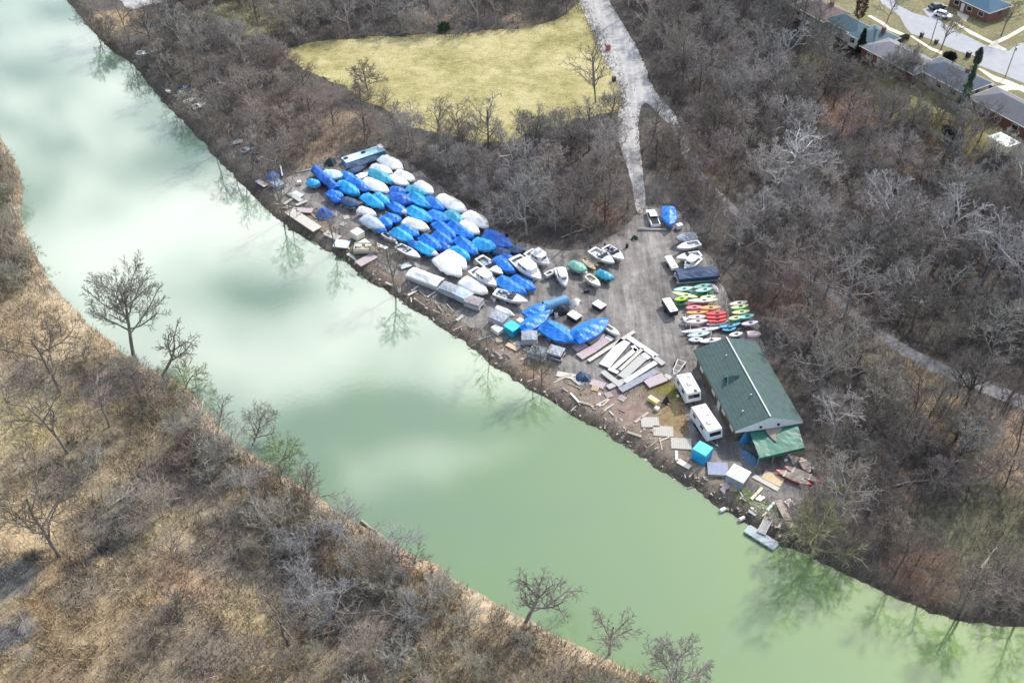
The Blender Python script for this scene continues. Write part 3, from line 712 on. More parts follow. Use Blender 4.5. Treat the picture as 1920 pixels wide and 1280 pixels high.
# ---- shrubs
sspots = scatter(16000, [BRUSH_SOUTH, BRUSH_WEST], 1.95, 33)[:225]
sspots += scatter(500, [[(120,880),(250,860),(400,960),(520,1040),(540,1290),(0,1290),(0,1080),(100,1100)], [(0,560),(120,590),(200,680),(250,800),(120,860),(0,840)]], 5.0, 35)
sspots += scatter(2600, [WOOD_RIGHT, WOOD_MID], 6.5, 34)
rs.shuffle(sspots)
_fo = np.array([v.co[:2] for v in field_o.data.vertices]); _ed = []
for q in _fo[rs.permutation(len(_fo))[:60]]:
    q = q + rs.randn(2) * 0.9; _p = project(q[0], q[1], LAND)
    if _p[0] < 1085: _ed.append((q[0], q[1], *_p))
sspots = _ed[:38] + [tuple(q) for q in sspots]
for i, (x, y, px, py) in enumerate(sspots[:290]):
    k = proto(('bush', 'thicket')[rs.randint(2)], 401 + rs.randint(2)); c = tint_at(px, py, rs)
    south = px < 1260 and py > 640 or px < 100
    where = 'in the brush along the near bank' if south else 'among the trees ' + regional(px, py)
    place_tree('shrub', k, x, y, H(x, y), (0.68 if south else 0.6) + 0.62 * rs.rand() ** 1.5, rs.rand() * 6.28, tuple(min(0.30, v * q) for v, q in zip(c, (1.28, 1.20, 1.06) if south else (1, 1, 1))), 'low leafless shrub ' + where, 'shrub', 'shrubs ' + where)

# ---- undergrowth, reeds and grass: nobody could count them
def edge_tufts(o, n, lo, hi, width, tints, seed, spread=0.7, lean=0.7):
    """grass growing in along the edge of a sheet"""
    rs = np.random.RandomState(seed); P = np.array([v.co[:] for v in o.data.vertices]); i = rs.randint(len(P), size=n); t = rs.rand(n)[:, None]
    q = P[i] * (1 - t) + P[(i + 1) % len(P)] * t; xy = q[:, :2] + rs.randn(n, 2) * spread; cl = fbm(xy[:, 0], xy[:, 1], 2.5) > 0.40
    xy = xy[cl]; n = len(xy); z = np.full(n, LAND); L = lo + (hi - lo) * rs.rand(n) ** 1.6; az = rs.rand(n) * 6.28; tl = np.abs(rs.randn(n)) * lean
    base = np.stack([xy[:, 0], xy[:, 1], z], 1); top = base + np.stack([np.cos(az) * L * np.sin(tl), np.sin(az) * L * np.sin(tl), L * np.cos(tl)], 1)
    wa = rs.rand(n) * 6.28; hw = width * (0.6 + 0.8 * rs.rand(n)); wv = np.stack([np.cos(wa) * hw, np.sin(wa) * hw, np.zeros(n)], 1)
    c = np.array(tints)[rs.randint(len(tints), size=n)] * (0.7 + 0.6 * rs.rand(n))[:, None]
    return np.stack([base - wv, base + wv, top], 1).reshape(-1, 3), np.arange(3 * n).reshape(-1, 3), np.repeat(c, 3, 0)
def blades(n_try, polys, lo, hi, width, tints, seed, lean=0.5, mind=0.4, keepf=None, floor=False):
    rs = np.random.RandomState(seed)
    x = rs.uniform(-150, 160, n_try); y = rs.uniform(62, 310, n_try)
    z0 = LAND + BENCH * sstep(-24.0, 0.0, bench_dist(x, y))
    px, py = project(x, y, z0)
    ok = np.zeros(n_try, bool)
    for p in polys: ok |= in_poly(px, py, p)
    ok &= (px > -30) & (px < 1950) & (py > -20) & (py < 1330)
    if keepf is not None: ok &= keepf(x, y, px, py, rs)
    x, y, px, py = x[ok], y[ok], px[ok], py[ok]
    d = np.concatenate([river_dist(a, b) for a, b in zip(np.array_split(x, 12), np.array_split(y, 12))])
    ok = (d > mind) & (seg_dist(x, y, tp, False) > 1.7)
    x, y, d = x[ok], y[ok], d[ok]; n = len(x)
    z = -0.02 + (LAND + 0.02) * sstep(0.0, 2.7, d) + BENCH * sstep(-24.0, 0.0, bench_dist(x, y))
    L = lo + (hi - lo) * rs.rand(n) ** 1.6; az = rs.rand(n) * 6.28
    tl = np.abs(rs.randn(n)) * lean
    top = np.stack([x + np.cos(az) * L * np.sin(tl), y + np.sin(az) * L * np.sin(tl), z + L * np.cos(tl)], 1)
    wa = rs.rand(n) * 6.28; hw = width * (0.6 + 0.8 * rs.rand(n)); wv = np.stack([np.cos(wa) * hw, np.sin(wa) * hw, np.zeros(n)], 1)
    base = np.stack([x, y, z - 0.05], 1)
    V = np.stack([base - wv, base + wv, top], 1).reshape(-1, 3)
    T = np.array(tints); w = fbm(x + 40, y + 13, 7.0); w = np.clip((w - 0.3) / 0.4, 0, 0.999) * len(T) + rs.randn(n) * 0.7
    c = ground_colour(x, y) * 1.05 * (0.45 + 1.0 * rs.rand(n))[:, None] if floor else T[np.clip(w.astype(int), 0, len(T) - 1)] * (0.65 + 0.7 * rs.rand(n))[:, None]
    return V, np.arange(3 * n).reshape(-1, 3), np.repeat(c, 3, 0)
V, F, C = blades(520000, [WOOD_RIGHT, WOOD_MID, WOOD_TOP, BRUSH_SOUTH, BRUSH_WEST], 0.4, 2.4, 0.035, [(0.12,0.10,0.09), (0.19,0.17,0.15), (0.24,0.20,0.165), (0.19,0.14,0.125), (0.28,0.265,0.25)], 51)
tag(mesh_np('undergrowth', V, F, M_BRUSH, C), 'tangle of leafless stems on the woodland floor', 'undergrowth', kind='stuff')
MARSH = [(-80,200),(0,252),(46,350),(41,400),(75,490),(140,575),(230,660),(310,702),(378,747),(430,815),(540,895),(650,965),(800,1050),(930,1125),(1080,1205),(1230,1267),(1400,1350),(-80,1350)]
V, F, C = blades(1900000, [MARSH], 0.4, 2.1, 0.055, [(0.15,0.115,0.075), (0.33,0.26,0.155), (0.44,0.36,0.22), (0.24,0.185,0.12), (0.21,0.18,0.14), (0.40,0.31,0.18)], 52, lean=0.95, mind=0.3, floor=True, keepf=lambda x, y, px, py, r: r.rand(len(x)) < 0.25 + 0.9 * sstep(0.38, 0.6, fbm(x + 5, y + 50, 3.0)))
print('reeds', len(F))
tag(mesh_np('reeds', V, F, M_BRUSH, C), 'matted dry straw coloured reeds on the near bank', 'reeds', kind='stuff')
FIELD = [(535,100),(640,76),(860,64),(1040,44),(1090,5),(1140,110),(1165,190),(1060,235),(960,262),(850,255),(740,225),(640,165),(580,135)]
V, F, C = blades(700000, [FIELD], 0.10, 0.45, 0.05, [(0.40,0.35,0.14), (0.52,0.46,0.22), (0.60,0.54,0.30), (0.44,0.39,0.13)], 53, lean=0.7, keepf=lambda x, y, px, py, r: r.rand(len(x)) < 0.35)
tag(mesh_np('meadow_grass', V, F, M_BRUSH, C), 'short dry yellow grass of the open field', 'grass', kind='stuff')
BANK_N = [(120,0),(185,75),(245,118),(300,188),(350,237),(450,347),(500,397),(620,477),(760,573),(900,668),(1020,748),(1150,824),(1280,908),(1390,978),(1490,1033),(1640,1106),(1800,1166),(1950,1178),(1950,1150),(1800,1135),(1660,1080),(1500,1005),(1400,955),(1290,885),(1160,800),(1030,725),(910,645),(770,550),(630,455),(520,375),(460,320),(370,220),(260,100),(200,60),(150,-10)]
V, F, C = blades(700000, [BANK_N], 0.2, 0.9, 0.03, [(0.10,0.085,0.065), (0.19,0.165,0.11), (0.26,0.22,0.13), (0.14,0.115,0.085)], 54, lean=0.8, mind=0.1)
tag(mesh_np('bank_weeds', V, F, M_BRUSH, C), 'rough brown weeds on the far river bank', 'weeds', kind='stuff')

E = [edge_tufts(road_o, 9000, 0.08, 0.45, 0.07, [(0.24,0.21,0.13), (0.17,0.15,0.115), (0.30,0.26,0.16), (0.21,0.195,0.16)], 71, 0.55), edge_tufts(yard_o, 9000, 0.08, 0.6, 0.07, [(0.15,0.13,0.105), (0.20,0.175,0.13), (0.12,0.105,0.09)], 72, 0.8), edge_tufts(field_o, 9000, 0.1, 0.7, 0.07, [(0.24,0.20,0.10), (0.17,0.145,0.10), (0.33,0.28,0.14)], 73, 1.0)]
_o = np.cumsum([0] + [len(e[0]) for e in E])
tag(mesh_np('verge_grass', np.concatenate([e[0] for e in E]), np.concatenate([e[1] + k for e, k in zip(E, _o)]), M_BRUSH, np.concatenate([e[2] for e in E])), 'rough brown grass growing along the edges of road, yard and field', 'grass', kind='stuff')
def fallen_log(px, py, L, rz, col, label):
    x, y, z = at(px, py); T, C = Limbs(), Limbs(); rs = np.random.RandomState(px)
    p = np.array((-L / 2, 0, 0.2)); 
    for i in range(5):
        q = p + np.array((L / 5, 0.06 * L * rs.randn() * 0.4, 0.03)); T.seg(p, q, 0.22 - 0.03 * i, 0.19 - 0.03 * i)
        if i in (2, 3, 4):
            for s in (-1, 1): C.seg(p, p + np.array((L * 0.18, s * L * 0.12 * rs.rand() + s * 0.2, 0.25 * rs.rand())), 0.07, 0.02)
        p = q
    e = empty('fallen_log', (x, y, z), rz, label, 'log', 'fallen logs')
    for nm, l, n in (('trunk', T, 7), ('branches', C, 4)):
        V, F = l.arrays(n); o = bpy.data.objects.new(nm, plain_mesh(nm, V, F, M_BARK)); COL.objects.link(o); o.parent = e; o.color = (*col, 1)
fallen_log(700, 993, 5.0, -0.65, (0.34,0.30,0.25), 'fallen pale log lying along the near waterline')
fallen_log(232, 930, 4.5, 0.95, (0.40,0.35,0.26), 'fallen pale log beside the dark streak in the marsh')
fallen_log(95, 518, 4.0, 0.5, (0.38,0.34,0.31), 'fallen grey log reaching the water at the upper near bank')
fallen_log(600, 1190, 5.0, 0.4, (0.24,0.20,0.16), 'fallen brown log in the scrub near the bottom of the picture')
fallen_log(1705, 905, 6.0, 0.25, (0.36,0.34,0.31), 'fallen grey log in the wood above the green clearing')
fallen_log(1850, 1045, 5.0, 0.9, (0.30,0.27,0.24), 'fallen log in the green clearing below the wood')
fallen_log(1075, 440, 5.5, 0.5, (0.27,0.23,0.19), 'fallen log at the foot of the trees behind the turning circle')
# ================================================================ BOAT YARD
FR = {'A': (570,260,9.48), 'B': (640,350,9.48), 'C': (740,360,9.48), 'D': (850,430,9.48), 'E': (920,540,8.257), 'F': (1230,470,9.48), 'K': (1230,560,9.48), 'M': (1100,600,9.48),
      'p': (0,0,1.0), '1': (460,250,4.74), '2': (700,300,4.74), '3': (840,430,4.74), '4': (1140,370,4.74), '5': (1040,580,4.74), '6': (1200,780,4.74), '7': (1480,0,4.309), '8': (100,0,4.74)}
def pic(f, x, y):
    a, b, k = FR[f]; return a + x / k, b + y / k
def span(f, x0, y0, x1, y1, dz):
    """centre, length and heading of a thing lying between two picture places, seen at height dz"""
    a = np.array(yard(*pic(f, x0, y0), dz)); b = np.array(yard(*pic(f, x1, y1), dz))
    c = (a + b) / 2; d = b - a
    return c[0], c[1], float(np.hypot(*d)), math.atan2(d[1], d[0])

M_BRIGHT = mat('bright_blue_tarp', (0.006, 0.185, 0.66), 0.42, 0.5, var=0.22, scale=1.3, bump=0.6, bump_scale=2.2, dirt=(0.03, 0.10, 0.30), dirt_amt=0.35)
M_ROYAL = mat('royal_blue_tarp', (0.006, 0.11, 0.46), 0.42, 0.5, var=0.25, scale=1.3, bump=0.6, bump_scale=2.2, dirt=(0.01, 0.03, 0.16), dirt_amt=0.4)
M_CYAN = mat('sky_blue_tarp', (0.01, 0.32, 0.68), 0.42, 0.5, var=0.2, scale=1.2, bump=0.6, bump_scale=2.2, dirt=(0.02, 0.16, 0.40), dirt_amt=0.35)
M_TEAL = mat('teal_tarp', (0.03, 0.30, 0.43), 0.45, 0.5, var=0.2, scale=1.2, bump=0.3, bump_scale=3.0)
M_TURQ = mat('turquoise_tarp', (0.02, 0.46, 0.56), 0.42, 0.5, var=0.15, scale=1.2, bump=0.3, bump_scale=3.0)
M_NAVY = mat('navy_canvas', (0.025, 0.06, 0.125), 0.6, 0.4, var=0.25, scale=1.5, bump=0.3, bump_scale=3.0)
M_SILVER = mat('silver_grey_cover', (0.36, 0.44, 0.54), 0.42, 0.5, var=0.15, scale=1.2, bump=0.3, bump_scale=3.0, dirt=(0.2, 0.22, 0.25), dirt_amt=0.4)
M_GREYC = mat('grey_cover', (0.25, 0.28, 0.32), 0.5, 0.4, var=0.2, scale=1.3, bump=0.3, bump_scale=3.0)
M_WRAP = mat('white_shrink_wrap', (0.80, 0.79, 0.76), 0.38, 0.5, var=0.06, scale=1.0, bump=0.25, bump_scale=2.5, dirt=(0.55, 0.52, 0.46), dirt_amt=0.25)
M_CREAM = mat('cream_cover', (0.72, 0.69, 0.56), 0.45, 0.4, var=0.1, scale=1.2, bump=0.3, bump_scale=3.0, dirt=(0.42, 0.40, 0.32), dirt_amt=0.35)
M_AQUA = mat('pale_aqua_sheet', (0.50, 0.74, 0.78), 0.4, 0.5, var=0.12, scale=1.0, bump=0.3, bump_scale=2.5, dirt=(0.30, 0.50, 0.56), dirt_amt=0.3)
M_BLACK = mat('black_tarp', (0.018, 0.02, 0.028), 0.45, 0.5, var=0.3, scale=1.5, bump=0.4, bump_scale=3.0)
M_GEL = mat('white_gelcoat', (0.78, 0.78, 0.76), 0.22, 0.5, var=0.05, scale=0.8, dirt=(0.45, 0.43, 0.38), dirt_amt=0.22)
M_GELG = mat('grey_gelcoat', (0.46, 0.47, 0.49), 0.3, 0.5, var=0.08, scale=0.8, dirt=(0.25, 0.24, 0.22), dirt_amt=0.4)
M_DARKHULL = mat('dark_hull_paint', (0.03, 0.035, 0.05), 0.3, 0.5, var=0.2, scale=1.0)
M_STEEL = mat('galvanised_steel', (0.38, 0.39, 0.40), 0.45, 0.5, 0.6, var=0.15, scale=4.0, dirt=(0.16, 0.11, 0.08), dirt_amt=0.35)
M_RUBBER = mat('black_rubber', (0.02, 0.02, 0.021), 0.7, 0.3, var=0.3, scale=5.0)
M_WOOD = mat('weathered_wood', (0.34, 0.295, 0.24), 0.8, 0.2, var=0.25, scale=3.0, dirt=(0.14, 0.12, 0.10), dirt_amt=0.5)
M_PALEWOOD = mat('pale_plank_wood', (0.56, 0.53, 0.47), 0.8, 0.2, var=0.15, scale=2.0, dirt=(0.30, 0.27, 0.23), dirt_amt=0.45, wave=(1.6, 'X', 0.8))
M_PINKWOOD = mat('pinkish_float_deck', (0.47, 0.39, 0.40), 0.8, 0.2, var=0.15, scale=2.0, dirt=(0.24, 0.19, 0.18), dirt_amt=0.5, wave=(1.6, 'X', 0.7))
M_GREYDECK = mat('grey_dock_deck', (0.46, 0.455, 0.43), 0.8, 0.2, var=0.12, scale=1.5, dirt=(0.24, 0.225, 0.19), dirt_amt=0.5, wave=(1.9, 'X', 0.7))
M_BLUEDECK = mat('pale_blue_dock_deck', (0.56, 0.63, 0.66), 0.7, 0.3, var=0.08, scale=1.5, dirt=(0.36, 0.38, 0.38), dirt_amt=0.35, wave=(1.9, 'X', 0.6))
M_WHITEDECK = mat('white_dock_deck', (0.76, 0.76, 0.74), 0.7, 0.3, var=0.08, scale=1.5, dirt=(0.42, 0.40, 0.36), dirt_amt=0.35, wave=(1.9, 'X', 0.6))
M_GLASS = mat('dark_window_glass', (0.015, 0.02, 0.025), 0.08, 0.8, var=0.1)
M_SEAT = mat('grey_vinyl_seat', (0.33, 0.34, 0.36), 0.5, 0.4, var=0.15)
M_RED = mat('red_plastic', (0.62, 0.035, 0.035), 0.35, 0.5, var=0.15, scale=1.0, dirt=(0.35, 0.03, 0.03), dirt_amt=0.3)
M_FADED = mat('faded_red_paint', (0.52, 0.17, 0.15), 0.5, 0.4, var=0.2, scale=1.2, dirt=(0.33, 0.08, 0.07), dirt_amt=0.5)
M_PINK = mat('pink_plastic', (0.72, 0.20, 0.24), 0.35, 0.5, var=0.12)
M_ORANGE = mat('orange_plastic', (0.72, 0.32, 0.10), 0.35, 0.5, var=0.12)
M_YELLOW = mat('yellow_plastic', (0.74, 0.58, 0.16), 0.35, 0.5, var=0.12)
M_LIME = mat('lime_plastic', (0.36, 0.60, 0.06), 0.35, 0.5, var=0.15)
M_PALELIME = mat('pale_lime_plastic', (0.62, 0.74, 0.32), 0.35, 0.5, var=0.12)
M_GREEN = mat('green_plastic', (0.06, 0.28, 0.12), 0.35, 0.5, var=0.2)
M_MINT = mat('mint_plastic', (0.40, 0.68, 0.56), 0.35, 0.5, var=0.12)
M_AQUAP = mat('aqua_plastic', (0.20, 0.60, 0.58), 0.35, 0.5, var=0.12)
M_SEA = mat('sea_green_paint', (0.15, 0.38, 0.30), 0.4, 0.5, var=0.2)
M_WHITEP = mat('white_plastic', (0.80, 0.79, 0.78), 0.3, 0.5, var=0.06, dirt=(0.5, 0.48, 0.45), dirt_amt=0.3)
M_LILAC = mat('pale_lilac_plastic', (0.66, 0.64, 0.74), 0.35, 0.5, var=0.08)
M_BLUSH = mat('pale_pink_plastic', (0.74, 0.58, 0.56), 0.35, 0.5, var=0.1)
M_TAN = mat('tan_plywood', (0.56, 0.43, 0.27), 0.8, 0.2, var=0.15, scale=2.5, dirt=(0.33, 0.25, 0.16), dirt_amt=0.4)
M_CONC = mat('stained_concrete', (0.46, 0.44, 0.39), 0.9, 0.2, var=0.12, scale=2.0, dirt=(0.27, 0.25, 0.20), dirt_amt=0.5, wave=(1.0, 'X', 0.5))

def hull_w(t):
    return (0.84 + 0.16 * min(1, t / 0.4)) if t < 0.42 else max(0.0, 1 - ((t - 0.42) / 0.58) ** 2.0)
def hull_mb(L, B, D, z0, n=12):
    rows = []
    for t in np.linspace(0, 1, n):
        x = (t - 0.5) * L; w = max(0.02, hull_w(t) * B / 2); up = max(0, (t - 0.6) / 0.4) ** 2
        sheer = z0 + D * (1 + 0.14 * t * t); keel = z0 + 0.75 * D * up; ch = z0 + D * (0.30 + 0.45 * up)
        rows.append([(x, w, sheer), (x, w * (0.86 - 0.2 * up), ch), (x, 0, keel), (x, -w * (0.86 - 0.2 * up), ch), (x, -w, sheer)])
    m = MB().grid(rows); m.f = [tuple(reversed(f)) for f in m.f]
    m.f.append((0, 1, 2, 3, 4))
    return m
def sheer_z(t, D, z0): return z0 + D * (1 + 0.14 * t * t)
def deck_mb(L, B, D, z0, aft=0.62, side=0.2, drop=0.03):
    """side decks and a closed foredeck; leaves the cockpit open"""
    m = MB(); ts = np.linspace(0.0, 0.985, 14)
    for a, b in zip(ts[:-1], ts[1:]):
        q = []
        for t in (a, b):
            w = max(0.015, hull_w(t) * B / 2 - 0.01); q.append(((t - 0.5) * L, w, sheer_z(t, D, z0) - drop, max(0.0, w - side)))
        (xa, wa, za, ia), (xb, wb, zb, ib) = q
        crown = lambda t: 0.10 * hull_w(t)
        if b <= aft and a > 0.03:
            for s in (1, -1):
                f = [(xa, s * wa, za), (xb, s * wb, zb), (xb, s * ib, zb + 0.02), (xa, s * ia, za + 0.02)]
                m.add(f, [(0, 1, 2, 3) if s < 0 else (3, 2, 1, 0)])
        else:
            m.add([(xa, wa, za), (xb, wb, zb), (xb, 0, zb + crown(b)), (xa, 0, za + crown(a)), (xb, -wb, zb), (xa, -wa, za)], [(3, 2, 1, 0), (5, 4, 2, 3)])
    return m
def cradle_mb(L, B, z0):
    m = MB()
    for t in (-0.28, 0.0, 0.22):
        m.box((t * L, 0, z0 * 0.5), (0.35, B * 0.5, z0 * 0.96))
    for s in (-1, 1):
        m.box((-0.02 * L, s * B * 0.22, z0 + 0.05), (L * 0.62, 0.14, 0.14))
        for t in (-0.22, -0.14):
            m.tube((t * L, s * (B * 0.36), 0.30), (t * L, s * (B * 0.36 + 0.18), 0.30), 0.30, n=10)
    return m
def cover_mb(L, B, D, z0, style, peak, rs, skirt=0.42):
    n, k = 17, 13; rows = []; ph = rs.rand(6) * 6.28
    pt = {'gable': 0.10, 'dome': 0.36, 'low': 0.30, 'wrap': 0.34, 'long': 0.5}[style]
    for i in range(n):
        t = -0.015 + 1.03 * i / (n - 1); tt = min(1, max(0, t))
        w = max(0.05, hull_w(tt) * B / 2 + 0.05)
        if style == 'long': w = B / 2 * (0.9 + 0.1 * math.sin(tt * 9 + ph[0]))
        edge = sheer_z(tt, D, z0) + 0.02
        if style == 'gable': rise = peak * (1 - 0.80 * max(0, (tt - pt)) ** 0.9 / (1 - pt) ** 0.9) if tt >= pt else peak * (0.25 + 0.75 * tt / pt)
        elif style == 'long': rise = peak * (0.85 + 0.15 * math.sin(tt * 7 + ph[1]))
        else: rise = peak * math.exp(-((tt - pt) / (0.30 if tt < pt else 0.40)) ** 2) + 0.12
        rise *= 1 + 0.07 * math.sin(tt * 17 + ph[2])
        row = []
        for j in range(-k // 2, k // 2 + 2):
            s = (j - 0.5) / (k // 2) if False else j / (k // 2)
            if abs(s) > 1.0:
                sk = skirt * (0.8 + 0.35 * math.sin(t * 23 + ph[3] + s) + 0.15 * rs.rand())
                row.append(((t - 0.5) * L, math.copysign(w + 0.05 + 0.04 * math.sin(t * 31 + ph[4]), s), edge - sk)); continue
            p = {'gable': 1.12, 'dome': 1.2, 'low': 1.45, 'wrap': 1.3, 'long': 1.4}[style]
            h = (1 - abs(s) ** p) if style != 'gable' else (1 - abs(s)) ** 1.12
            wr = 0.075 * math.sin(t * 26 + 5 * s + ph[5]) * (1 - abs(s) * 0.5) * min(1, peak) + 0.02 * rs.randn()
            row.append(((t - 0.5) * L, s * w, edge + rise * h + wr))
        rows.append(row)
    m = MB().grid(rows); c = len(rows[0])
    m.f = [tuple(reversed(f)) for f in m.f] if False else m.f
    m.f.append(tuple(range(c))); m.f.append(tuple((n - 1) * c + q for q in reversed(range(c))))
    return m
SEED = [100]
def rng():
    SEED[0] += 1; return np.random.RandomState(SEED[0])
def covered_boat(f, x0, y0, x1, y1, B, m, style, peak, label, hullm=None, tip=None, lift=0.0, group='covered boats stored in the yard'):
    rs = rng(); z0, D = 0.55 + lift, 0.95
    x, y, L, a = span(f, x0, y0, x1, y1, 1.75 + lift); L *= 1.11; B *= 1.24
    b = empty('covered_boat', (x, y, LAND + 0.02), a, label, 'boat', group)
    hull_mb(L, B, D, z0).build('hull', hullm or [M_GEL, M_GEL, M_DARKHULL, M_GELG][rs.randint(4)], b, True)
    cover_mb(L, B, D, z0, style, peak, rs).build('cover', m, b, style == 'wrap')
    cradle_mb(L, B, z0).build('cradle', M_STEEL, b)
    if tip:
        t0 = 0.80; mm = MB(); rows = []
        for t in np.linspace(t0, 1.03, 5):
            w = max(0.05, hull_w(min(1, t)) * B / 2 + 0.09); e = sheer_z(t, D, z0)
            rows.append([((t - .5) * L, w, e - 0.12), ((t - .5) * L, w * 0.6, e + 0.30 + 0.12 * (1 - t)), ((t - .5) * L, 0, e + 0.42), ((t - .5) * L, -w * 0.6, e + 0.30), ((t - .5) * L, -w, e - 0.12)])
        mm.grid(rows); mm.build('bow_cap', tip, b, True)
    return b

# --- the covered boats, from the far end of the yard towards the boathouse
Bt = covered_boat
Bt('A', 1405,325, 1740,520, 2.7, M_WRAP, 'wrap', 0.75, 'white wrapped boat in the farthest corner of the blue covered boats')
Bt('A', 1240,470, 1560,600, 2.2, M_WRAP, 'low', 0.6, 'white sheeted boat tucked just inside the farthest white wrapped one')
Bt('A', 1200,560, 1560,760, 2.5, M_TEAL, 'dome', 0.8, 'teal covered boat below the two farthest white boats')
Bt('p', 746,321, 777,336, 2.0, M_WRAP, 'low', 0.6, 'small white covered boat on the tree side, second along the edge')
Bt('p', 733,330, 766,345, 1.7, M_WRAP, 'low', 0.35, 'flat white covered boat above the royal blue pair')
Bt('p', 785,341, 811,361, 2.1, M_WRAP, 'wrap', 0.6, 'small white covered boat on the tree side, before the long white one')
Bt('A', 1100,730, 1495,925, 2.6, M_WRAP, 'wrap', 0.8, 'large white covered boat alone among bright blue covers')
Bt('A', 950,665, 1125,600, 1.5, M_WRAP, 'low', 0.4, 'small round white dinghy cover turned across the rows')
Bt('A', 215,530, 560,860, 2.0, M_ROYAL, 'long', 0.8, 'long royal blue tarpaulin over a narrow boat at the upper left of the rows')
Bt('A', 370,590, 700,645, 2.4, M_AQUA, 'low', 0.7, 'pale aqua sheeted boat beside the long royal blue tarpaulin')
Bt('A', 90,735, 275,800, 1.8, M_CYAN, 'low', 0.5, 'small blue covered dinghy alone on the gravel left of the rows', lift=-0.3)
Bt('A', 640,770, 970,970, 2.5, M_CYAN, 'dome', 0.9, 'sky blue domed cover below the pale aqua sheeted boat')
Bt('A', 800,700, 1100,850, 2.3, M_BRIGHT, 'dome', 0.8, 'bright blue cover wedged left of the large white covered boat')
Bt('A', 455,925, 685,1030, 2.0, M_BRIGHT, 'gable', 0.7, 'small bright blue cover at the left end below the sky blue dome')
Bt('A', 515,1035, 660,1095, 1.5, M_ROYAL, 'low', 0.35, 'tiny dark blue cover at the left edge of the boat rows', lift=-0.25)
Bt('A', 715,1060, 975,1180, 2.0, M_NAVY, 'low', 0.4, 'low boat with navy cover and white hull facing the open gravel', hullm=M_GEL, lift=-0.2)
Bt('A', 1085,1000, 1405,1205, 2.3, M_CYAN, 'dome', 0.75, 'sky blue cover with a long pointed bow below the large white boat')
Bt('A', 1290,980, 1505,1140, 1.9, M_CYAN, 'low', 0.6, 'narrower sky blue cover close behind the long pointed one')
Bt('B', 335,375, 605,485, 1.7, M_WRAP, 'low', 0.5, 'small white pointed boat beside the silver covered boat')
Bt('B', 410,535, 755,725, 2.4, M_SILVER, 'wrap', 0.6, 'silver grey covered boat at the front edge of the rows')
Bt('B', 880,25, 1150,100, 2.4, M_ROYAL, 'dome', 0.6, 'royal blue cover, the upper of two side by side')
Bt('B', 890,130, 1240,265, 2.9, M_ROYAL, 'dome', 0.8, 'broad royal blue cover, the lower of two side by side')
Bt('B', 1250,115, 1570,345, 2.3, M_CYAN, 'gable', 1.0, 'sky blue tent cover right of the broad royal blue one')
Bt('B', 1200,5, 1530,130, 2.2, M_TEAL, 'dome', 0.6, 'dull teal cover behind the sky blue tent cover')
Bt('B', 1530,190, 1815,390, 2.2, M_BRIGHT, 'dome', 0.7, 'bright blue cover against the long white boat on the tree side')
Bt('C', 815,75, 1265,325, 2.8, M_WRAP, 'wrap', 0.8, 'long white wrapped boat on the tree side with a pointed bow')
Bt('B', 890,290, 1145,455, 1.9, M_BRIGHT, 'gable', 0.8, 'bright blue cover with a white bow cap behind the cream cover', tip=M_WRAP)
Bt('B', 790,500, 1065,595, 2.1, M_BRIGHT, 'gable', 0.8, 'bright blue cover in the third row right of the silver boat')
Bt('B', 710,540, 880,680, 1.9, M_BRIGHT, 'dome', 0.6, 'short bright blue cover directly beside the silver boat')
Bt('B', 1210,375, 1600,585, 2.5, M_CYAN, 'gable', 0.9, 'sky blue cover with a pale peak above the cream covered boat')
Bt('B', 1150,585, 1545,740, 2.4, M_CREAM, 'wrap', 0.7, 'cream covered boat in the middle of the blue rows')
Bt('C', 630,345, 970,490, 2.3, M_BRIGHT, 'gable', 0.6, 'bright blue cover below the long white boat, left of the teal one')
Bt('C', 950,340, 1190,520, 2.2, M_TEAL, 'dome', 0.7, 'teal cover under the gap between the long white boat and its neighbour')
Bt('C', 1285,375, 1650,595, 2.9, M_WRAP, 'wrap', 0.9, 'white wrapped boat on the tree side, the larger of a close pair')
Bt('C', 1205,530, 1490,715, 2.2, M_WRAP, 'wrap', 0.6, 'white wrapped boat on the tree side, the smaller of a close pair')
Bt('B', 945,755, 1265,950, 2.2, M_CYAN, 'gable', 0.9, 'sky blue tent cover with a pale peak behind the grey white boat')
Bt('B', 1090,680, 1365,855, 2.1, M_BRIGHT, 'gable', 0.6, 'bright blue cover just below the cream covered boat')
Bt('B', 1345,1000, 1705,1205, 1.9, M_CYAN, 'gable', 0.7, 'sky blue cover with a white bow cap beside the grey white boat', tip=M_WRAP)
Bt('C', 510,780, 810,995, 2.2, M_BRIGHT, 'gable', 1.0, 'bright blue peaked cover, the left of three peaks in the front row')
Bt('C', 725,720, 1015,905, 2.1, M_BRIGHT, 'gable', 1.0, 'bright blue peaked cover, the middle of three peaks in the front row')
Bt('C', 750,535, 1070,795, 2.2, M_BRIGHT, 'gable', 1.0, 'bright blue peaked cover, the highest of three peaks in the front row')
Bt('C', 1000,545, 1390,790, 2.4, M_BRIGHT, 'gable', 1.0, 'long bright blue peaked cover beside the smaller wrapped white boat')
Bt('C', 1130,820, 1465,1085, 2.3, M_BRIGHT, 'gable', 1.0, 'bright blue peaked cover above the white open runabout')
Bt('C', 1045,985, 1325,1170, 1.9, M_CYAN, 'dome', 0.7, 'sky blue cover squeezed beside the big white wrapped pair')
Bt('D', 380,200, 750,320, 2.9, M_CYAN, 'dome', 0.8, 'wide sky blue cover beside the royal blue tarpaulin at the trees')
Bt('D', 620,70, 1025,290, 2.8, M_ROYAL, 'gable', 0.9, 'royal blue tarpaulin over a boat against the trees above the cruisers')
Bt('D', 590,30, 850,120, 2.0, M_ROYAL, 'low', 0.6, 'folded royal blue tarpaulin over a low boat at the tree edge')
Bt('2', 592,860, 772,1015, 3.0, M_WRAP, 'wrap', 0.8, 'big white wrapped boat in the front row, the nearer of two')
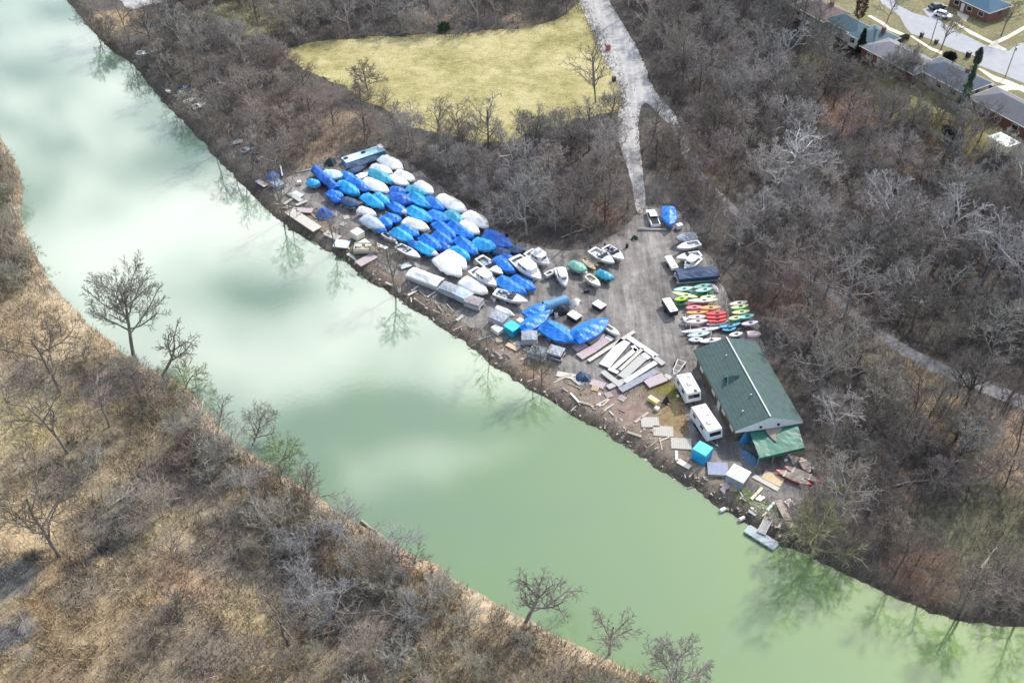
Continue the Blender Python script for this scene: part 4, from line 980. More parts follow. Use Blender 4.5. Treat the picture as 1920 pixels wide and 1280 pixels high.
Bt('2', 655,815, 815,950, 2.8, M_WRAP, 'wrap', 0.8, 'big white wrapped boat in the front row, behind its twin')
Bt('D', 780,500, 1080,735, 2.3, M_BRIGHT, 'dome', 0.6, 'bright blue cover between the white runabout and the large cruiser')
Bt('D', 190,890, 590,1105, 2.6, M_WRAP, 'wrap', 0.8, 'white wrapped boat below the white cabin boat')
Bt('D', 820,870, 1270,1105, 2.6, M_BRIGHT, 'gable', 0.8, 'bright blue tent cover, the left of two beside the large cruiser')
Bt('D', 1070,840, 1435,1040, 2.4, M_BRIGHT, 'gable', 0.8, 'bright blue tent cover, the right of two beside the large cruiser')
Bt('E', 560,400, 850,245, 2.2, M_BRIGHT, 'dome', 0.7, 'bright blue cover lying across the rows, the upper of two')
Bt('E', 500,610, 900,345, 2.4, M_BRIGHT, 'gable', 0.9, 'bright blue cover lying across the rows, the lower of two')
Bt('E', 1310,740, 1800,470, 3.2, M_BRIGHT, 'gable', 1.2, 'large bright blue tarpaulin boat beside the dock sections', lift=0.2)
Bt('E', 850,560, 1270,800, 3.2, M_BRIGHT, 'gable', 1.2, 'large bright blue tarpaulin boat with a pale strip along its ridge', lift=0.2)
Bt('4', 540,90, 555,235, 2.5, M_BRIGHT, 'low', 0.7, 'bright blue tarpaulin boat alone at the road end beside the pickup')
Bt('4', 770,330, 610,360, 2.1, M_GREYC, 'low', 0.5, 'grey blue covered boat at the top of the right hand row')
Bt('3', 1100,290, 1230,360, 1.9, M_SEA, 'low', 0.4, 'sea green covered boat beside the yellow canoes', lift=-0.2)
Bt('3', 1340,370, 1470,430, 1.6, M_TEAL, 'low', 0.5, 'small teal covered boat below the twin white boats', lift=-0.2)

# --- boats that lie open
def outboard_mb(x, z):
    m = MB(); m.box((x - 0.22, 0, z + 0.32), (0.5, 0.32, 0.42), taper=0.8); m.box((x - 0.2, 0, z - 0.25), (0.2, 0.12, 0.8)); m.box((x - 0.25, 0, z - 0.6), (0.5, 0.05, 0.18))
    return m
def open_boat(f, x0, y0, x1, y1, B, label, hullm=M_GEL, deckm=M_GEL, floorm=None, seats=2, shield=True, motor=True, lift=0.0, name='motor_boat', group='open motor boats', rail=False):
    z0, D = 0.55 + lift, 0.95
    x, y, L, a = span(f, x0, y0, x1, y1, 1.45 + lift)
    b = empty(name, (x, y, LAND + 0.02), a, label, 'boat', group)
    h = hull_mb(L, B, D, z0); h.build('hull', hullm, b, True)
    deck_mb(L, B, D, z0, 0.60, 0.22).build('deck', deckm, b)
    m = MB(); rows = [[((t - .5) * L, s * (hull_w(t) * B / 2 - 0.2), z0 + D * 0.5) for s in (-1, 1)] for t in np.linspace(0.03, 0.62, 6)]
    m.grid(rows); m.f = [tuple(reversed(q)) for q in m.f]; m.build('cockpit_floor', floorm or M_GREYC, b)
    for i in range(seats):
        s = MB(); xx = (-0.12 if i < 2 else -0.34) * L; yy = (1 if i % 2 else -1) * B * 0.22
        s.box((xx, yy, z0 + D * 0.72), (0.5, 0.5, 0.42)); s.box((xx - 0.26, yy, z0 + D * 1.05), (0.12, 0.5, 0.5)); s.build('seat', M_SEAT if floorm else M_GEL, b, bevel=0.04)
    if shield:
        w = MB(); zz = sheer_z(0.6, D, z0) + 0.02; wf = hull_w(0.6) * B / 2 - 0.25
        w.add([(0.10 * L, wf, zz), (0.10 * L, -wf, zz), (0.02 * L, -wf * 0.95, zz + 0.45), (0.02 * L, wf * 0.95, zz + 0.45), (-0.06 * L, wf * 1.1, zz + 0.4), (-0.06 * L, wf * 1.15, zz), (-0.06 * L, -wf * 1.1, zz + 0.4), (-0.06 * L, -wf * 1.15, zz)],
              [(0, 1, 2, 3), (0, 3, 4, 5), (1, 7, 6, 2)])
        w.build('windshield', M_GLASS, b)
    if motor: outboard_mb(-0.5 * L, sheer_z(0, D, z0)).build('outboard_motor', M_BLACK if hullm is M_GEL else M_GEL, b, bevel=0.05)
    if rail:
        r = MB(); P = [((t - .5) * L, hull_w(t) * B / 2 * 0.85, sheer_z(t, D, z0) + 0.42) for t in (0.66, 0.8, 0.92)] + [(0.48 * L, 0, sheer_z(1, D, z0) + 0.45)]
        P = P + [(p[0], -p[1], p[2]) for p in P[-2::-1]]
        for p, q in zip(P[:-1], P[1:]): r.tube(p, q, 0.025, n=5)
        for p in P: r.tube(p, (p[0], p[1], p[2] - 0.45), 0.022, n=5)
        r.build('bow_rail', M_STEEL, b)
    cradle_mb(L, B, z0).build('cradle', M_STEEL, b)
    return b
open_boat('D', 450,490, 885,800, 2.5, 'white open runabout with a small console, left of the large cruiser', seats=2)
open_boat('D', 735,1100, 1335,1290, 2.4, 'white open runabout with dark seats at the front of the yard', floorm=M_GREYC, seats=4, rail=True)
open_boat('B', 1000,1040, 1410,1265, 2.1, 'grey white open boat with a dark hull on the gravel at the front row', hullm=M_GELG, floorm=M_GELG, shield=False, seats=2)
open_boat('4', 815,400, 610,450, 2.1, 'white open boat in the right hand row, the upper of two', seats=0, floorm=M_GEL, shield=False, motor=False)
open_boat('4', 825,500, 605,540, 2.1, 'white open boat in the right hand row, the lower of two', seats=2, floorm=M_GEL, shield=True, motor=False)
open_boat('3', 1275,175, 1480,300, 2.6, 'twin white open motor boat by the turning circle, the nearer one', seats=2, floorm=M_GEL)
open_boat('3', 1400,150, 1562,270, 2.5, 'twin white open motor boat by the turning circle, with a black canopy', seats=4, floorm=M_BLACK)
open_boat('3', 1235,405, 1355,505, 1.7, 'small cream flat-bottomed boat on a trailer beside the canoes', hullm=M_CREAM, deckm=M_CREAM, floorm=M_CREAM, seats=1, shield=False, motor=True, lift=-0.1)
open_boat('M', 320,80, 590,270, 1.3, 'narrow white skiff lying at the top of the dock sections', seats=0, floorm=M_GEL, shield=False, motor=False, lift=-0.35, name='skiff')
def dinghy(f, x0, y0, x1, y1, B, label, m=M_WHITEP):
    """upturned dinghy: a rounded shell"""
    x, y, L, a = span(f, x0, y0, x1, y1, 0.6); b = empty('dinghy', (x, y, LAND + 0.02), a, label, 'dinghy')
    rows = []
    for t in np.linspace(0, 1, 13):
        w = max(0.05, (hull_w(t) if t > 0.3 else 0.8 + 0.2 * math.sin(t / 0.3 * 1.57)) * B / 2); h = 0.55 * (1 - max(0, (t - .6) / .4) ** 2 * 0.5)
        rows.append([((t - .5) * L, w * math.cos(q), 0.02 + h * max(0, math.sin(q)) ** 0.7) for q in np.linspace(0, math.pi, 9)])
    mm = MB().grid(rows); mm.f.append(tuple(range(9))); mm.build('hull', m, b, True)
    k = MB(); k.box((0, 0, 0.60), (L * 0.7, 0.06, 0.08)); k.build('keel', M_GELG, b)
    return b
dinghy('E', 90,275, 370,405, 1.7, 'upturned white dinghy on the gravel below the front runabout')
dinghy('F', 1010,590, 1110,720, 1.1, 'small pale pink upturned dinghy right of the kayak rack', M_BLUSH)
dinghy('K', 1620,600, 1880,600, 1.6, 'pale round upturned dinghy right of the boathouse ridge', M_BLUSH)

# --- cabin cruisers
def cruiser(f, x0, y0, x1, y1, B, label, fly=False, top=True, lift=0.1):
    z0, D = 0.7 + lift, 1.15
    x, y, L, a = span(f, x0, y0, x1, y1, 2.0 + lift)
    b = empty('cabin_cruiser', (x, y, LAND + 0.02), a, label, 'boat', 'cabin cruisers in the yard')
    hull_mb(L, B, D, z0).build('hull', M_GEL, b, True)
    deck_mb(L, B, D, z0, 0.28, 0.25).build('deck', M_GEL, b)
    zc = sheer_z(0.5, D, z0) - 0.05; hw = B * 0.38
    out = [(-0.20 * L, hw), (-0.20 * L, -hw), (0.14 * L, -hw * 0.95), (0.24 * L, -hw * 0.55), (0.24 * L, hw * 0.55), (0.14 * L, hw * 0.95)]
    MB().prism(list(reversed(out)) if False else out[::-1], zc, zc + 1.0, 0.10).build('cabin', M_GEL, b, bevel=0.05)
    for s in (-1, 1):
        for xx in (-0.12, 0.04):
            MB().box((xx * L, s * (hw * 0.955), zc + 0.55), (0.13 * L, 0.05, 0.34), taper=0.96).build('window', M_GLASS, b)
    MB().box((0.222 * L, 0, zc + 0.56), (0.10, hw * 1.05, 0.40), ry=-0.12).build('windshield', M_GLASS, b)
    if top:
        MB().prism([(x_ * 1.02 - 0.1, y_ * 1.03) for x_, y_ in out[::-1]], zc + 1.003, zc + 1.09).build('cabin_roof', M_GEL, b, bevel=0.03)
    if fly:
        MB().box((-0.06 * L, 0, zc + 1.42), (0.16 * L, B * 0.45, 0.65), taper=0.9).build('bridge', M_GEL, b, bevel=0.05)
    mm = MB(); mm.grid([[((t - .5) * L, s * (hull_w(t) * B / 2 - 0.28), z0 + D * 0.55) for s in (-1, 1)] for t in np.linspace(0.02, 0.30, 4)]); mm.f = [tuple(reversed(q)) for q in mm.f]; mm.build('cockpit_floor', M_GELG, b)
    r = MB(); P = [((t - .5) * L, hull_w(t) * B / 2 * 0.9, sheer_z(t, D, z0) + 0.55) for t in (0.62, 0.76, 0.9)] + [(0.49 * L, 0, sheer_z(1, D, z0) + 0.6)]
    P = P + [(p[0], -p[1], p[2]) for p in P[-2::-1]]
    for p, q in zip(P[:-1], P[1:]): r.tube(p, q, 0.03, n=5)
    for p in P: r.tube(p, (p[0], p[1], p[2] - 0.58), 0.026, n=5)
    r.build('bow_rail', M_STEEL, b)
    cradle_mb(L, B, z0).build('cradle', M_STEEL, b)
    return b
cruiser('D', 1080,470, 1570,880, 3.3, 'large white cabin cruiser with black side windows', lift=0.3)
cruiser('D', 1330,370, 1720,610, 3.0, 'white cabin cruiser against the trees behind the large one', fly=True)
cruiser('D', 340,690, 775,990, 2.7, 'white cabin boat with an open stern next to the wrapped one', top=True)
cruiser('3', 985,330, 1050,500, 2.1, 'small white cabin boat on a trailer left of the canoes', lift=-0.2)
cruiser('F', 760,90, 500,310, 2.3, 'white cabin boat above the long navy covered boat in the right hand row')

# --- pontoon boats
def pontoon(f, x0, y0, x1, y1, B, label, top, hgt=0.9, peak=0.0, fence=M_GELG, deckm=M_GREYDECK):
    x, y, L, a = span(f, x0, y0, x1, y1, 1.1); b = empty('pontoon_boat', (x, y, LAND + 0.02), a, label, 'boat', 'pontoon boats')
    for s in (-1, 1):
        t = MB(); t.tube((-L / 2, s * B * 0.36, 0.36), (L * 0.44, s * B * 0.36, 0.36), 0.32, n=12); t.tube((L * 0.44, s * B * 0.36, 0.36), (L / 2, s * B * 0.36, 0.5), 0.32, 0.06, n=12); t.build('float', M_STEEL, b, True)
    MB().box((0, 0, 0.75), (L * 0.97, B, 0.12)).build('deck', deckm, b)
    fm = MB()
    for s in (-1, 1): fm.box((0, s * (B / 2 - 0.06), 1.12), (L * 0.9, 0.05, 0.6))
    for s in (-1, 1): fm.box((s * L * 0.45, 0, 1.12), (0.05, B - 0.22, 0.6))
    fm.build('railing', fence, b)
    if top is not None:
        rs = rng(); rows = []
        for t in np.linspace(-0.47, 0.47, 10):
            rows.append([(t * L, B / 2 * 1.02 * s, 1.46 + hgt * 0.15 + peak * (1 - abs(s)) * (1 - (abs(t) / 0.6) ** 2) + 0.03 * rs.randn() - (0.35 if abs(s) > 1.01 else 0)) for s in (-1.03, -1, -0.6, -0.2, 0.2, 0.6, 1, 1.03)])
        c = MB().grid(rows); c.f = [tuple(reversed(q)) for q in c.f]; c.build('cover', top, b)
    else:
        for xx in (-0.3, 0.1):
            MB().box((xx * L, B * 0.25, 1.0), (1.2, 0.6, 0.4)).build('bench_seat', M_GEL, b, bevel=0.05)
    return b
pontoon('2', 315,1000, 610,1110, 2.6, 'white sheeted pontoon boat at the front of the yard by the bank', M_WRAP, peak=0.8)
pontoon('2', 605,1120, 755,1180, 2.3, 'slate blue covered pontoon boat at the bank, left of the pale one', M_GREYC, peak=0.3)
pontoon('2', 725,1165, 865,1235, 2.3, 'pale blue covered pontoon boat between slate blue and brown ones', M_SILVER, peak=0.2)
pontoon('2', 825,1240, 965,1285, 2.2, 'small brown grey pontoon boat right of the pale blue one', mat('brown_grey_cover', (0.27, 0.24, 0.24), 0.6, 0.3, var=0.2), peak=0.2)
pontoon('F', 350,460, 1110,400, 3.0, 'long navy covered boat across the right hand row', M_NAVY, hgt=1.6, peak=0.5, fence=M_NAVY)
pontoon('E', 470,760, 730,760, 2.4, 'grey covered pontoon boat right of the turquoise box', M_GREYC, peak=0.3)
pontoon('E', 890,960, 1130,1030, 2.2, 'dark grey pontoon boat nearest the bank below the blue tarpaulins', M_GREYC, peak=0.1, fence=M_BLACK)
pontoon('E', 610,960, 880,1040, 2.3, 'slate grey pontoon boat covered with a sagging sheet', mat('slate_sheet', (0.16, 0.20, 0.235), 0.5, 0.4, var=0.25, scale=1.0), peak=-0.2)
pontoon('E', 10,420, 250,520, 2.2, 'grey pontoon boat above the white box at the bank', M_GREYC, peak=0.15)
pontoon('1', 960,1010, 1180,1010, 2.2, 'low tan decked pontoon boat beside the cream box', None, deckm=M_TAN, fence=M_CREAM)

Bt('D', 760,335, 1010,430, 1.9, M_NAVY, 'low', 0.3, 'low navy covered boat between the royal tarpaulin and the large cruiser', lift=-0.25)
Bt('D', 1010,300, 1260,380, 1.9, M_NAVY, 'dome', 0.35, 'navy covered boat at the trees just before the rear cruiser', lift=-0.2)
Bt('D', 900,440, 1090,560, 1.6, M_ROYAL, 'low', 0.35, 'narrow royal blue cover squeezed against the large cruiser', lift=-0.2)
Bt('A', 690,600, 900,700, 1.7, M_BRIGHT, 'low', 0.5, 'narrow bright blue cover right behind the pale aqua sheeted boat')
Bt('B', 560,640, 790,780, 1.5, M_BRIGHT, 'low', 0.4, 'narrow bright blue cover tight against the silver boat', lift=-0.2)
Bt('C', 300,880, 480,1010, 1.5, M_ROYAL, 'low', 0.4, 'narrow royal blue cover behind the grey white boat', lift=-0.2)
Bt('C', 800,880, 1010,1030, 1.6, M_ROYAL, 'low', 0.4, 'royal blue cover in the gap above the big white wrapped pair', lift=-0.2)
Bt('B', 270,-60, 480,60, 1.7, M_ROYAL, 'low', 0.5, 'royal blue cover in the gap left of the large white covered boat')
open_boat('3', 865,405, 965,355, 1.2, 'small white skiff right of the large cruiser', seats=0, floorm=M_GEL, shield=False, motor=False, lift=-0.35, name='skiff')
FR.update({'N': (390,240,9.48), 'O': (530,340,9.48), 'Q': (250,80,9.48), 'T': (1690,0,8.257), 'U': (1500,0,8.257), 'V': (1690,130,8.257), 'W': (1180,670,9.48), 'X': (1340,760,9.48)})
# ================================================================ KAYAKS AND CANOES
def kayak(f, x0, y0, x1, y1, m, label, dz=0.75, B=0.72, name='kayak', group='kayaks on the racks', seats=1):
    x, y, L, a = span(f, x0, y0, x1, y1, dz + 0.3)
    L = max(L * 1.12, 2.6); B *= 1.65; b = empty(name, (x, y, LAND + dz), a + random.uniform(-0.03, 0.03), label, name, group)
    rows = []
    for t in np.linspace(0, 1, 15):
        w = max(0.02, math.sin(math.pi * min(1, max(0, t))) ** 0.65 * B / 2); e = abs(2 * t - 1) ** 3
        zk, zg = 0.16 * e, 0.30 + 0.12 * e
        rows.append([((t - .5) * L, w * c, z) for c, z in ((1, zg), (0.8, zk + 0.06), (0, zk), (-0.8, zk + 0.06), (-1, zg), (-0.5, zg + 0.06 * (1 - e)), (0, zg + 0.09 * (1 - e)), (0.5, zg + 0.06 * (1 - e)), (1, zg))])
    h = MB().grid(rows); h.f = [tuple(reversed(q)) for q in h.f]; h.build('hull', m, b, True)
    if name == 'kayak':
        for k in range(seats):
            c = MB(); n = 12; cx = 0.05 * L if seats == 1 else (0.16 if k else -0.12) * L
            c.add([(cx + 0.42 * math.cos(2 * math.pi * i / n), 0.22 * math.sin(2 * math.pi * i / n), 0.40) for i in range(n)], [tuple(range(n))]); c.build('cockpit', M_RUBBER, b)
    else:
        c = MB().grid([[((t - .5) * L, s * math.sin(math.pi * t) ** 0.65 * B * 0.42, 0.405) for s in (-1, 1)] for t in np.linspace(0.1, 0.9, 9)]); c.f = [tuple(reversed(q)) for q in c.f]; c.build('inside', M_WOOD, b)
        for t in (-0.25, 0.22): MB().box((t * L, 0, 0.43), (0.22, B * 0.86, 0.03)).build('thwart', M_PALEWOOD, b)
    return b
def rack(f, x0, y0, x1, y1, B, label, levels=(0.5, 1.25)):
    """posts and arms that carry the kayaks; runs from one picture place to the other"""
    x, y, L, a = span(f, x0, y0, x1, y1, 0.6); b = empty('kayak_rack', (x, y, LAND), a, label, 'rack', 'kayak racks')
    for i in range(5):
        for s in (-1, 1):
            MB().box(((i / 4 - .5) * L, s * B / 2, 0.75), (0.12, 0.12, 1.5)).build('post', M_WOOD, b)
    for z in levels:
        for s in (-1, 1): MB().box((0, s * B / 2, z - 0.06), (L + 0.3, 0.08, 0.10)).build('arm', M_WOOD, b)
    return b
rack('K', 720,-170, 800,700, 3.6, 'long wooden rack under the left hand stack of kayaks')
rack('K', 1130,60, 1180,480, 2.2, 'wooden rack under the red and orange kayaks')
rack('K', 1480,30, 1560,420, 2.2, 'wooden rack under the lime kayaks at the trees')
for a in [
    ('F', 330,700,640,655, M_MINT, 'mint kayak at the upper left end of the rack', 1.25),
    ('F', 390,745,700,735, M_SEA, 'dull sea green kayak under the upper left mint one', 0.55),
    ('F', 670,655,970,600, M_SEA, 'dull green kayak at the top right of the left rack', 1.25),
    ('F', 720,720,990,665, M_MINT, 'mint kayak right of centre in the left rack', 1.25),
    ('F', 310,745,720,825, M_PALELIME, 'pale green bent kayak crossing the left rack', 1.25),
    ('F', 690,790,1010,735, M_GREEN, 'dark green kayak below the right hand mint one', 0.6),
    ('F', 355,870,540,835, M_LIME, 'short lime kayak at the left end of the rack', 1.25),
    ('F', 365,945,530,905, M_GREEN, 'green kayak end poking out below the short lime one', 0.6),
    ('F', 590,895,1070,865, M_CREAM, 'long cream kayak above the pink and orange ones', 1.25),
    ('F', 800,835,1050,815, M_PALELIME, 'pale lime kayak just above the long cream one', 0.9),
    ('K', 540,95,900,75, M_FADED, 'dull dark red kayak in shade above the pink one', 0.55),
    ('K', 545,165,800,140, M_PINK, 'pink kayak beside the orange one', 1.25),
    ('K', 780,165,1130,150, M_ORANGE, 'orange kayak right of the pink one', 1.25),
    ('K', 555,245,915,225, M_ORANGE, 'slim orange kayak below the pink one', 1.0),
    ('K', 900,270,1240,245, M_RED, 'bright red kayak, the upper of three red ones', 1.25),
    ('K', 905,335,1235,310, M_RED, 'bright red kayak, the middle of three red ones', 1.1),
    ('K', 900,395,1250,370, M_RED, 'bright red kayak, the lower of three red ones', 0.9),
    ('K', 920,450,1275,395, M_BLUSH, 'pale pink kayak under the red ones', 0.6),
    ('K', 570,330,870,315, M_BLUSH, 'pale pink kayak left of the red ones, the upper', 1.2),
    ('K', 560,415,900,385, M_BLUSH, 'pale pink kayak left of the red ones, the lower', 1.1),
    ('K', 490,330,640,455, M_WHITEP, 'white kayak end standing out at the left of the pale pink pair', 0.7),
    ('K', 490,595,1130,505, M_LILAC, 'long pale lilac kayak lying below the racks', 0.3),
    ('K', 1130,500,1490,440, M_TEAL, 'teal kayak right of the long lilac one', 0.4),
    ('K', 1190,555,1410,520, M_TEAL, 'short teal kayak against the boathouse end', 0.2),
    ('K', 580,660,940,600, M_AQUA, 'pale aqua kayak below the long lilac one', 0.25),
    ('K', 800,765,1140,710, M_LILAC, 'short lilac kayak touching the boathouse roof edge', 0.2),
    ('K', 590,730,820,715, M_WHITEP, 'white kayak left of the short lilac one', 0.2),
    ('K', 1340,645,1500,615, M_WHITEP, 'white kayak behind the boathouse ridge end', 0.3),
    ('K', 1320,105,1610,50, M_CREAM, 'cream kayak on top of the right hand rack', 1.3),
    ('K', 1345,165,1630,115, M_PALELIME, 'pale lime kayak in the right hand rack below the cream one', 1.25),
    ('K', 1365,205,1650,165, M_GREEN, 'dark green kayak between two pale lime ones', 0.9),
    ('K', 1365,250,1650,215, M_PALELIME, 'pale lime kayak lowest in the right hand rack', 1.1),
    ('K', 1310,355,1510,325, M_PALELIME, 'short pale lime kayak left of the aqua one', 0.9),
    ('K', 1480,340,1730,285, M_AQUAP, 'aqua kayak in the right hand rack', 0.9),
    ('K', 1290,400,1500,370, M_GREEN, 'green kayak below the short pale lime one', 0.5),
    ('K', 1535,455,1800,410, M_LILAC, 'pale lilac kayak at the far right of the racks', 0.6)]:
    kayak(a[0], *a[1:5], a[5], a[6], a[7])
for i, (x0, y0, x1, y1, l) in enumerate([(1255,225,1345,285,'nearest the white boats'), (1225,245,1330,320,'in the middle of three'), (1200,275,1305,350,'nearest the green boat')]):
    kayak('3', x0, y0, x1, y1, M_YELLOW, 'yellow canoe on the gravel, ' + l, 0.25, 0.75, 'canoe', 'yellow canoes')
kayak('6', 1225,485,1510,605, M_RED, 'long dark red canoe in front of the boathouse porch', 0.25, 0.95, 'canoe', 'red canoes')
kayak('6', 1300,455,1580,575, M_FADED, 'faded pink canoe behind the dark red canoe', 0.25, 0.95, 'canoe', 'red canoes')
kayak('6', 1430,375,1505,495, M_FADED, 'short faded red canoe pointing at the porch corner', 0.25, 0.95, 'canoe', 'red canoes')

# ================================================================ DOCK SECTIONS AND PADS
def dock(f, x0, y0, x1, y1, w, m, label, z=0.0, h=0.45, name='dock_section', cat='dock section', group='dock sections stacked on land', frame=M_WOOD):
    x, y, L, a = span(f, x0, y0, x1, y1, z + h); b = empty(name, (x, y, LAND + z), a, label, cat, group)
    MB().box((0, 0, h - 0.04), (L, w, 0.08)).build('deck', m, b)
    fr = MB()
    for s in (-1, 1):
        fr.box((0, s * (w / 2 - 0.06), h - 0.19), (L - 0.04, 0.08, 0.20)); fr.box((s * (L / 2 - 0.07), 0, h - 0.19), (0.08, w - 0.22, 0.20))
    fr.build('frame', frame, b)
    k = max(2, int(L / 2.5))
    for i in range(k): MB().box((((i + .5) / k - .5) * L * 0.95, 0, (h - 0.30) / 2 + 0.005), (L / k * 0.55, w * 0.8, max(0.05, h - 0.30))).build('float', M_BLACK, b)
    return b
for a in [
    ('M', 30,720,850,195, 0.7, M_PALEWOOD, 'long narrow white walkway on the left edge of the dock stack', 0.55),
    ('M', 740,300,1240,640, 1.0, M_WHITEDECK, 'white dock strip along the gravel, the longer of two in line', 0.6),
    ('M', 1190,640,1370,780, 1.0, M_GREYDECK, 'grey dock strip ending the line along the gravel', 0.6),
    ('M', 310,810,690,360, 2.0, M_BLUEDECK, 'wide pale blue dock section, largest of the stack', 0.45),
    ('M', 470,850,880,505, 0.8, M_WHITEDECK, 'white dock strip right of the wide pale blue section', 0.25),
    ('M', 590,880,1000,500, 0.6, M_PALEWOOD, 'slim tan dock strip across the middle of the stack', 0.75),
    ('M', 620,1010,1010,650, 1.6, M_GREYDECK, 'wide weathered grey dock section in the middle of the stack', 0.3),
    ('M', 680,1090,1230,745, 0.9, M_WHITEDECK, 'white dock strip at the lower side of the stack', 0.6),
    ('M', 600,1240,1240,895, 1.2, mat('blue_grey_deck', (0.24, 0.26, 0.31), 0.7, 0.3, var=0.15, dirt=(0.4, 0.4, 0.38), dirt_amt=0.4), 'dark blue grey dock section at the lowest edge of the stack', 0.15),
    ('M', 395,855,560,930, 0.7, M_WHITEDECK, 'short white dock piece lying across the strips', 0.8),
    ('M', 820,450,900,555, 0.8, M_WHITEDECK, 'short white dock end near the top of the stack', 0.7),
    ('M', 1000,590,1110,680, 0.9, M_WHITEDECK, 'short white dock end beside the weathered grey section', 0.75),
    ('M', 280,905,610,1160, 1.0, M_GREYDECK, 'grey dock piece at the lower left corner of the stack', 0.0),
    ('M', 1060,1130,1390,1000, 2.0, M_PINKWOOD, 'pale lilac dock section lying apart below the stack', 0.0),
    ('M', 1390,970,1500,1030, 0.9, M_GREYDECK, 'small grey dock piece beside the upper camper', 0.0),
    ('E', 1290,940,1460,850, 1.7, M_PINKWOOD, 'pink grey float section nearest the blue tarpaulin fold', 0.0),
    ('E', 1500,830,1640,750, 1.7, M_PINKWOOD, 'pink grey float section under the right blue tarpaulin', 0.0),
    ('E', 1640,750,1740,690, 1.7, M_PINKWOOD, 'small pink grey float section at the tarpaulin bow', 0.0),
    ('E', 1600,930,1800,790, 1.6, M_PINKWOOD, 'pink grey float section beside the white walkway, the upper', 0.0),
    ('E', 1370,1060,1600,930, 1.7, M_PINKWOOD, 'pink grey float section beside the white walkway, the lower', 0.0),
    ('E', 1790,740,1890,800, 0.9, M_WHITEDECK, 'short white dock piece under the skiff', 0.0),
    ('O', 30,400,160,310, 0.6, M_PALEWOOD, 'pale plank frame at the upper left of the bank', 0.0),
    ('O', 110,510,620,850, 2.2, M_PALEWOOD, 'long pale dock section lying along the far left bank', -0.35),
    ('O', 240,420,430,340, 0.7, M_GREYDECK, 'grey dock piece above the long pale section', 0.0),
    ('O', 250,500,530,520, 1.5, M_PINKWOOD, 'pale pink deck section beside the dark blue dome tarpaulin', 0.05),
    ('O', 200,180,320,260, 1.2, M_BLUEDECK, 'pale blue deck piece near the left end of the yard', 0.0),
    ('O', 920,1090,1180,1120, 2.4, M_BLUEDECK, 'pale blue grey deck section below the cream box', 0.0),
    ('O', 1380,1130,1520,1060, 2.2, M_CREAM, 'cream deck piece right of the cream box', 0.0)]:
    dock(*a[:7], a[7])
def pad(f, x0, y0, x1, y1, w, m, label, h=0.10, name='deck_panel', cat='deck panel', group='flat panels on the grass'):
    x, y, L, a = span(f, x0, y0, x1, y1, h); b = empty(name, (x, y, LAND), a, label, cat, group)
    MB().box((0, 0, h / 2 + 0.03), (L, w, h)).build('panel', m, b)
    fr = MB()
    for s in (-1, 1): fr.box((0, s * (w / 2 + 0.04), h / 2 + 0.035), (L + 0.16, 0.075, h)); fr.box((s * (L / 2 + 0.04), 0, h / 2 + 0.032), (0.075, w, h))
    fr.build('frame', M_WOOD, b); return b
pad('5', 770,1000, 925,1000, 2.1, M_CONC, 'flat grey panel on the grass, uppermost of three in line')
pad('5', 880,1075, 1050,1085, 2.1, M_CONC, 'flat grey panel on the grass, middle of three in line')
pad('5', 1035,1185, 1215,1195, 2.2, M_CONC, 'flat grey panel on the grass beside the turquoise tarpaulin')
pad('6', 1100,515, 1265,590, 1.8, M_TAN, 'tan plywood sheet on the ground before the red canoes')
pad('6', 1010,530, 1230,650, 0.8, M_PALEWOOD, 'long pale boardwalk strip above the green strips')
pad('6', 605,460, 780,470, 2.4, mat('slate_blue_panel', (0.16, 0.21, 0.33), 0.35, 0.5, var=0.15), 'slate blue flat panel between turquoise tarpaulin and white roof', 0.5)
pad('5', 20,570, 190,600, 1.2, M_PALEWOOD, 'pale plank left of the navy pool cover', group='loose planks by the bank')
pad('5', 325,640, 440,680, 1.4, M_PINKWOOD, 'pinkish board below the navy pool cover', group='loose planks by the bank')
pad('5', 715,1000, 830,915, 0.35, M_PINKWOOD, 'narrow pink plank beside the uppermost grey panel', group='loose planks by the bank')
pad('2', 310,1200, 385,1160, 0.35, M_CREAM, 'narrow cream plank on the grass near the bank, left one', group='loose planks by the bank')
pad('2', 480,1215, 560,1165, 0.3, M_CREAM, 'narrow cream plank on the grass near the bank, right one', group='loose planks by the bank')
pad('6', 340,395, 445,455, 0.9, M_CREAM, 'cream board beside the turquoise tarpaulin at the bank', group='loose planks by the bank')
for i, (x0, y0, x1, y1, m, l) in enumerate([(990,735,1085,635,M_PALELIME,'long pale lime board left of the white ones'), (1035,740,1075,705,M_WHITEP,'short white board right of the lime one'), (1060,750,1105,715,M_WHITEP,'second short white board right of the lime one'), (1130,835,1195,765,M_MINT,'mint board lowest of the boards in the green grass')]):
    pad('6', x0, y0, x1, y1, 0.35, m, l, 0.12, group='coloured boards near the bottom of the yard')
x, y, L, a = span('6', 1225,745, 1350,985, 0.6); b = empty('gangway', (x, y, LAND), a, 'long wooden gangway plank sloping beside the river landing', 'gangway')
MB().box((0, 0, 0.55), (L, 1.1, 0.14)).build('deck', M_WOOD, b)
for s in (-1, 1): MB().box((s * L * 0.38, 0, 0.24), (0.2, 1.0, 0.48)).build('trestle', M_WOOD, b)
M_LANDING = mat('grey_blue_landing_deck', (0.40, 0.46, 0.49), 0.7, 0.3, var=0.12, scale=1.5, dirt=(0.26, 0.28, 0.28), dirt_amt=0.5, wave=(1.9, 'X', 0.7))
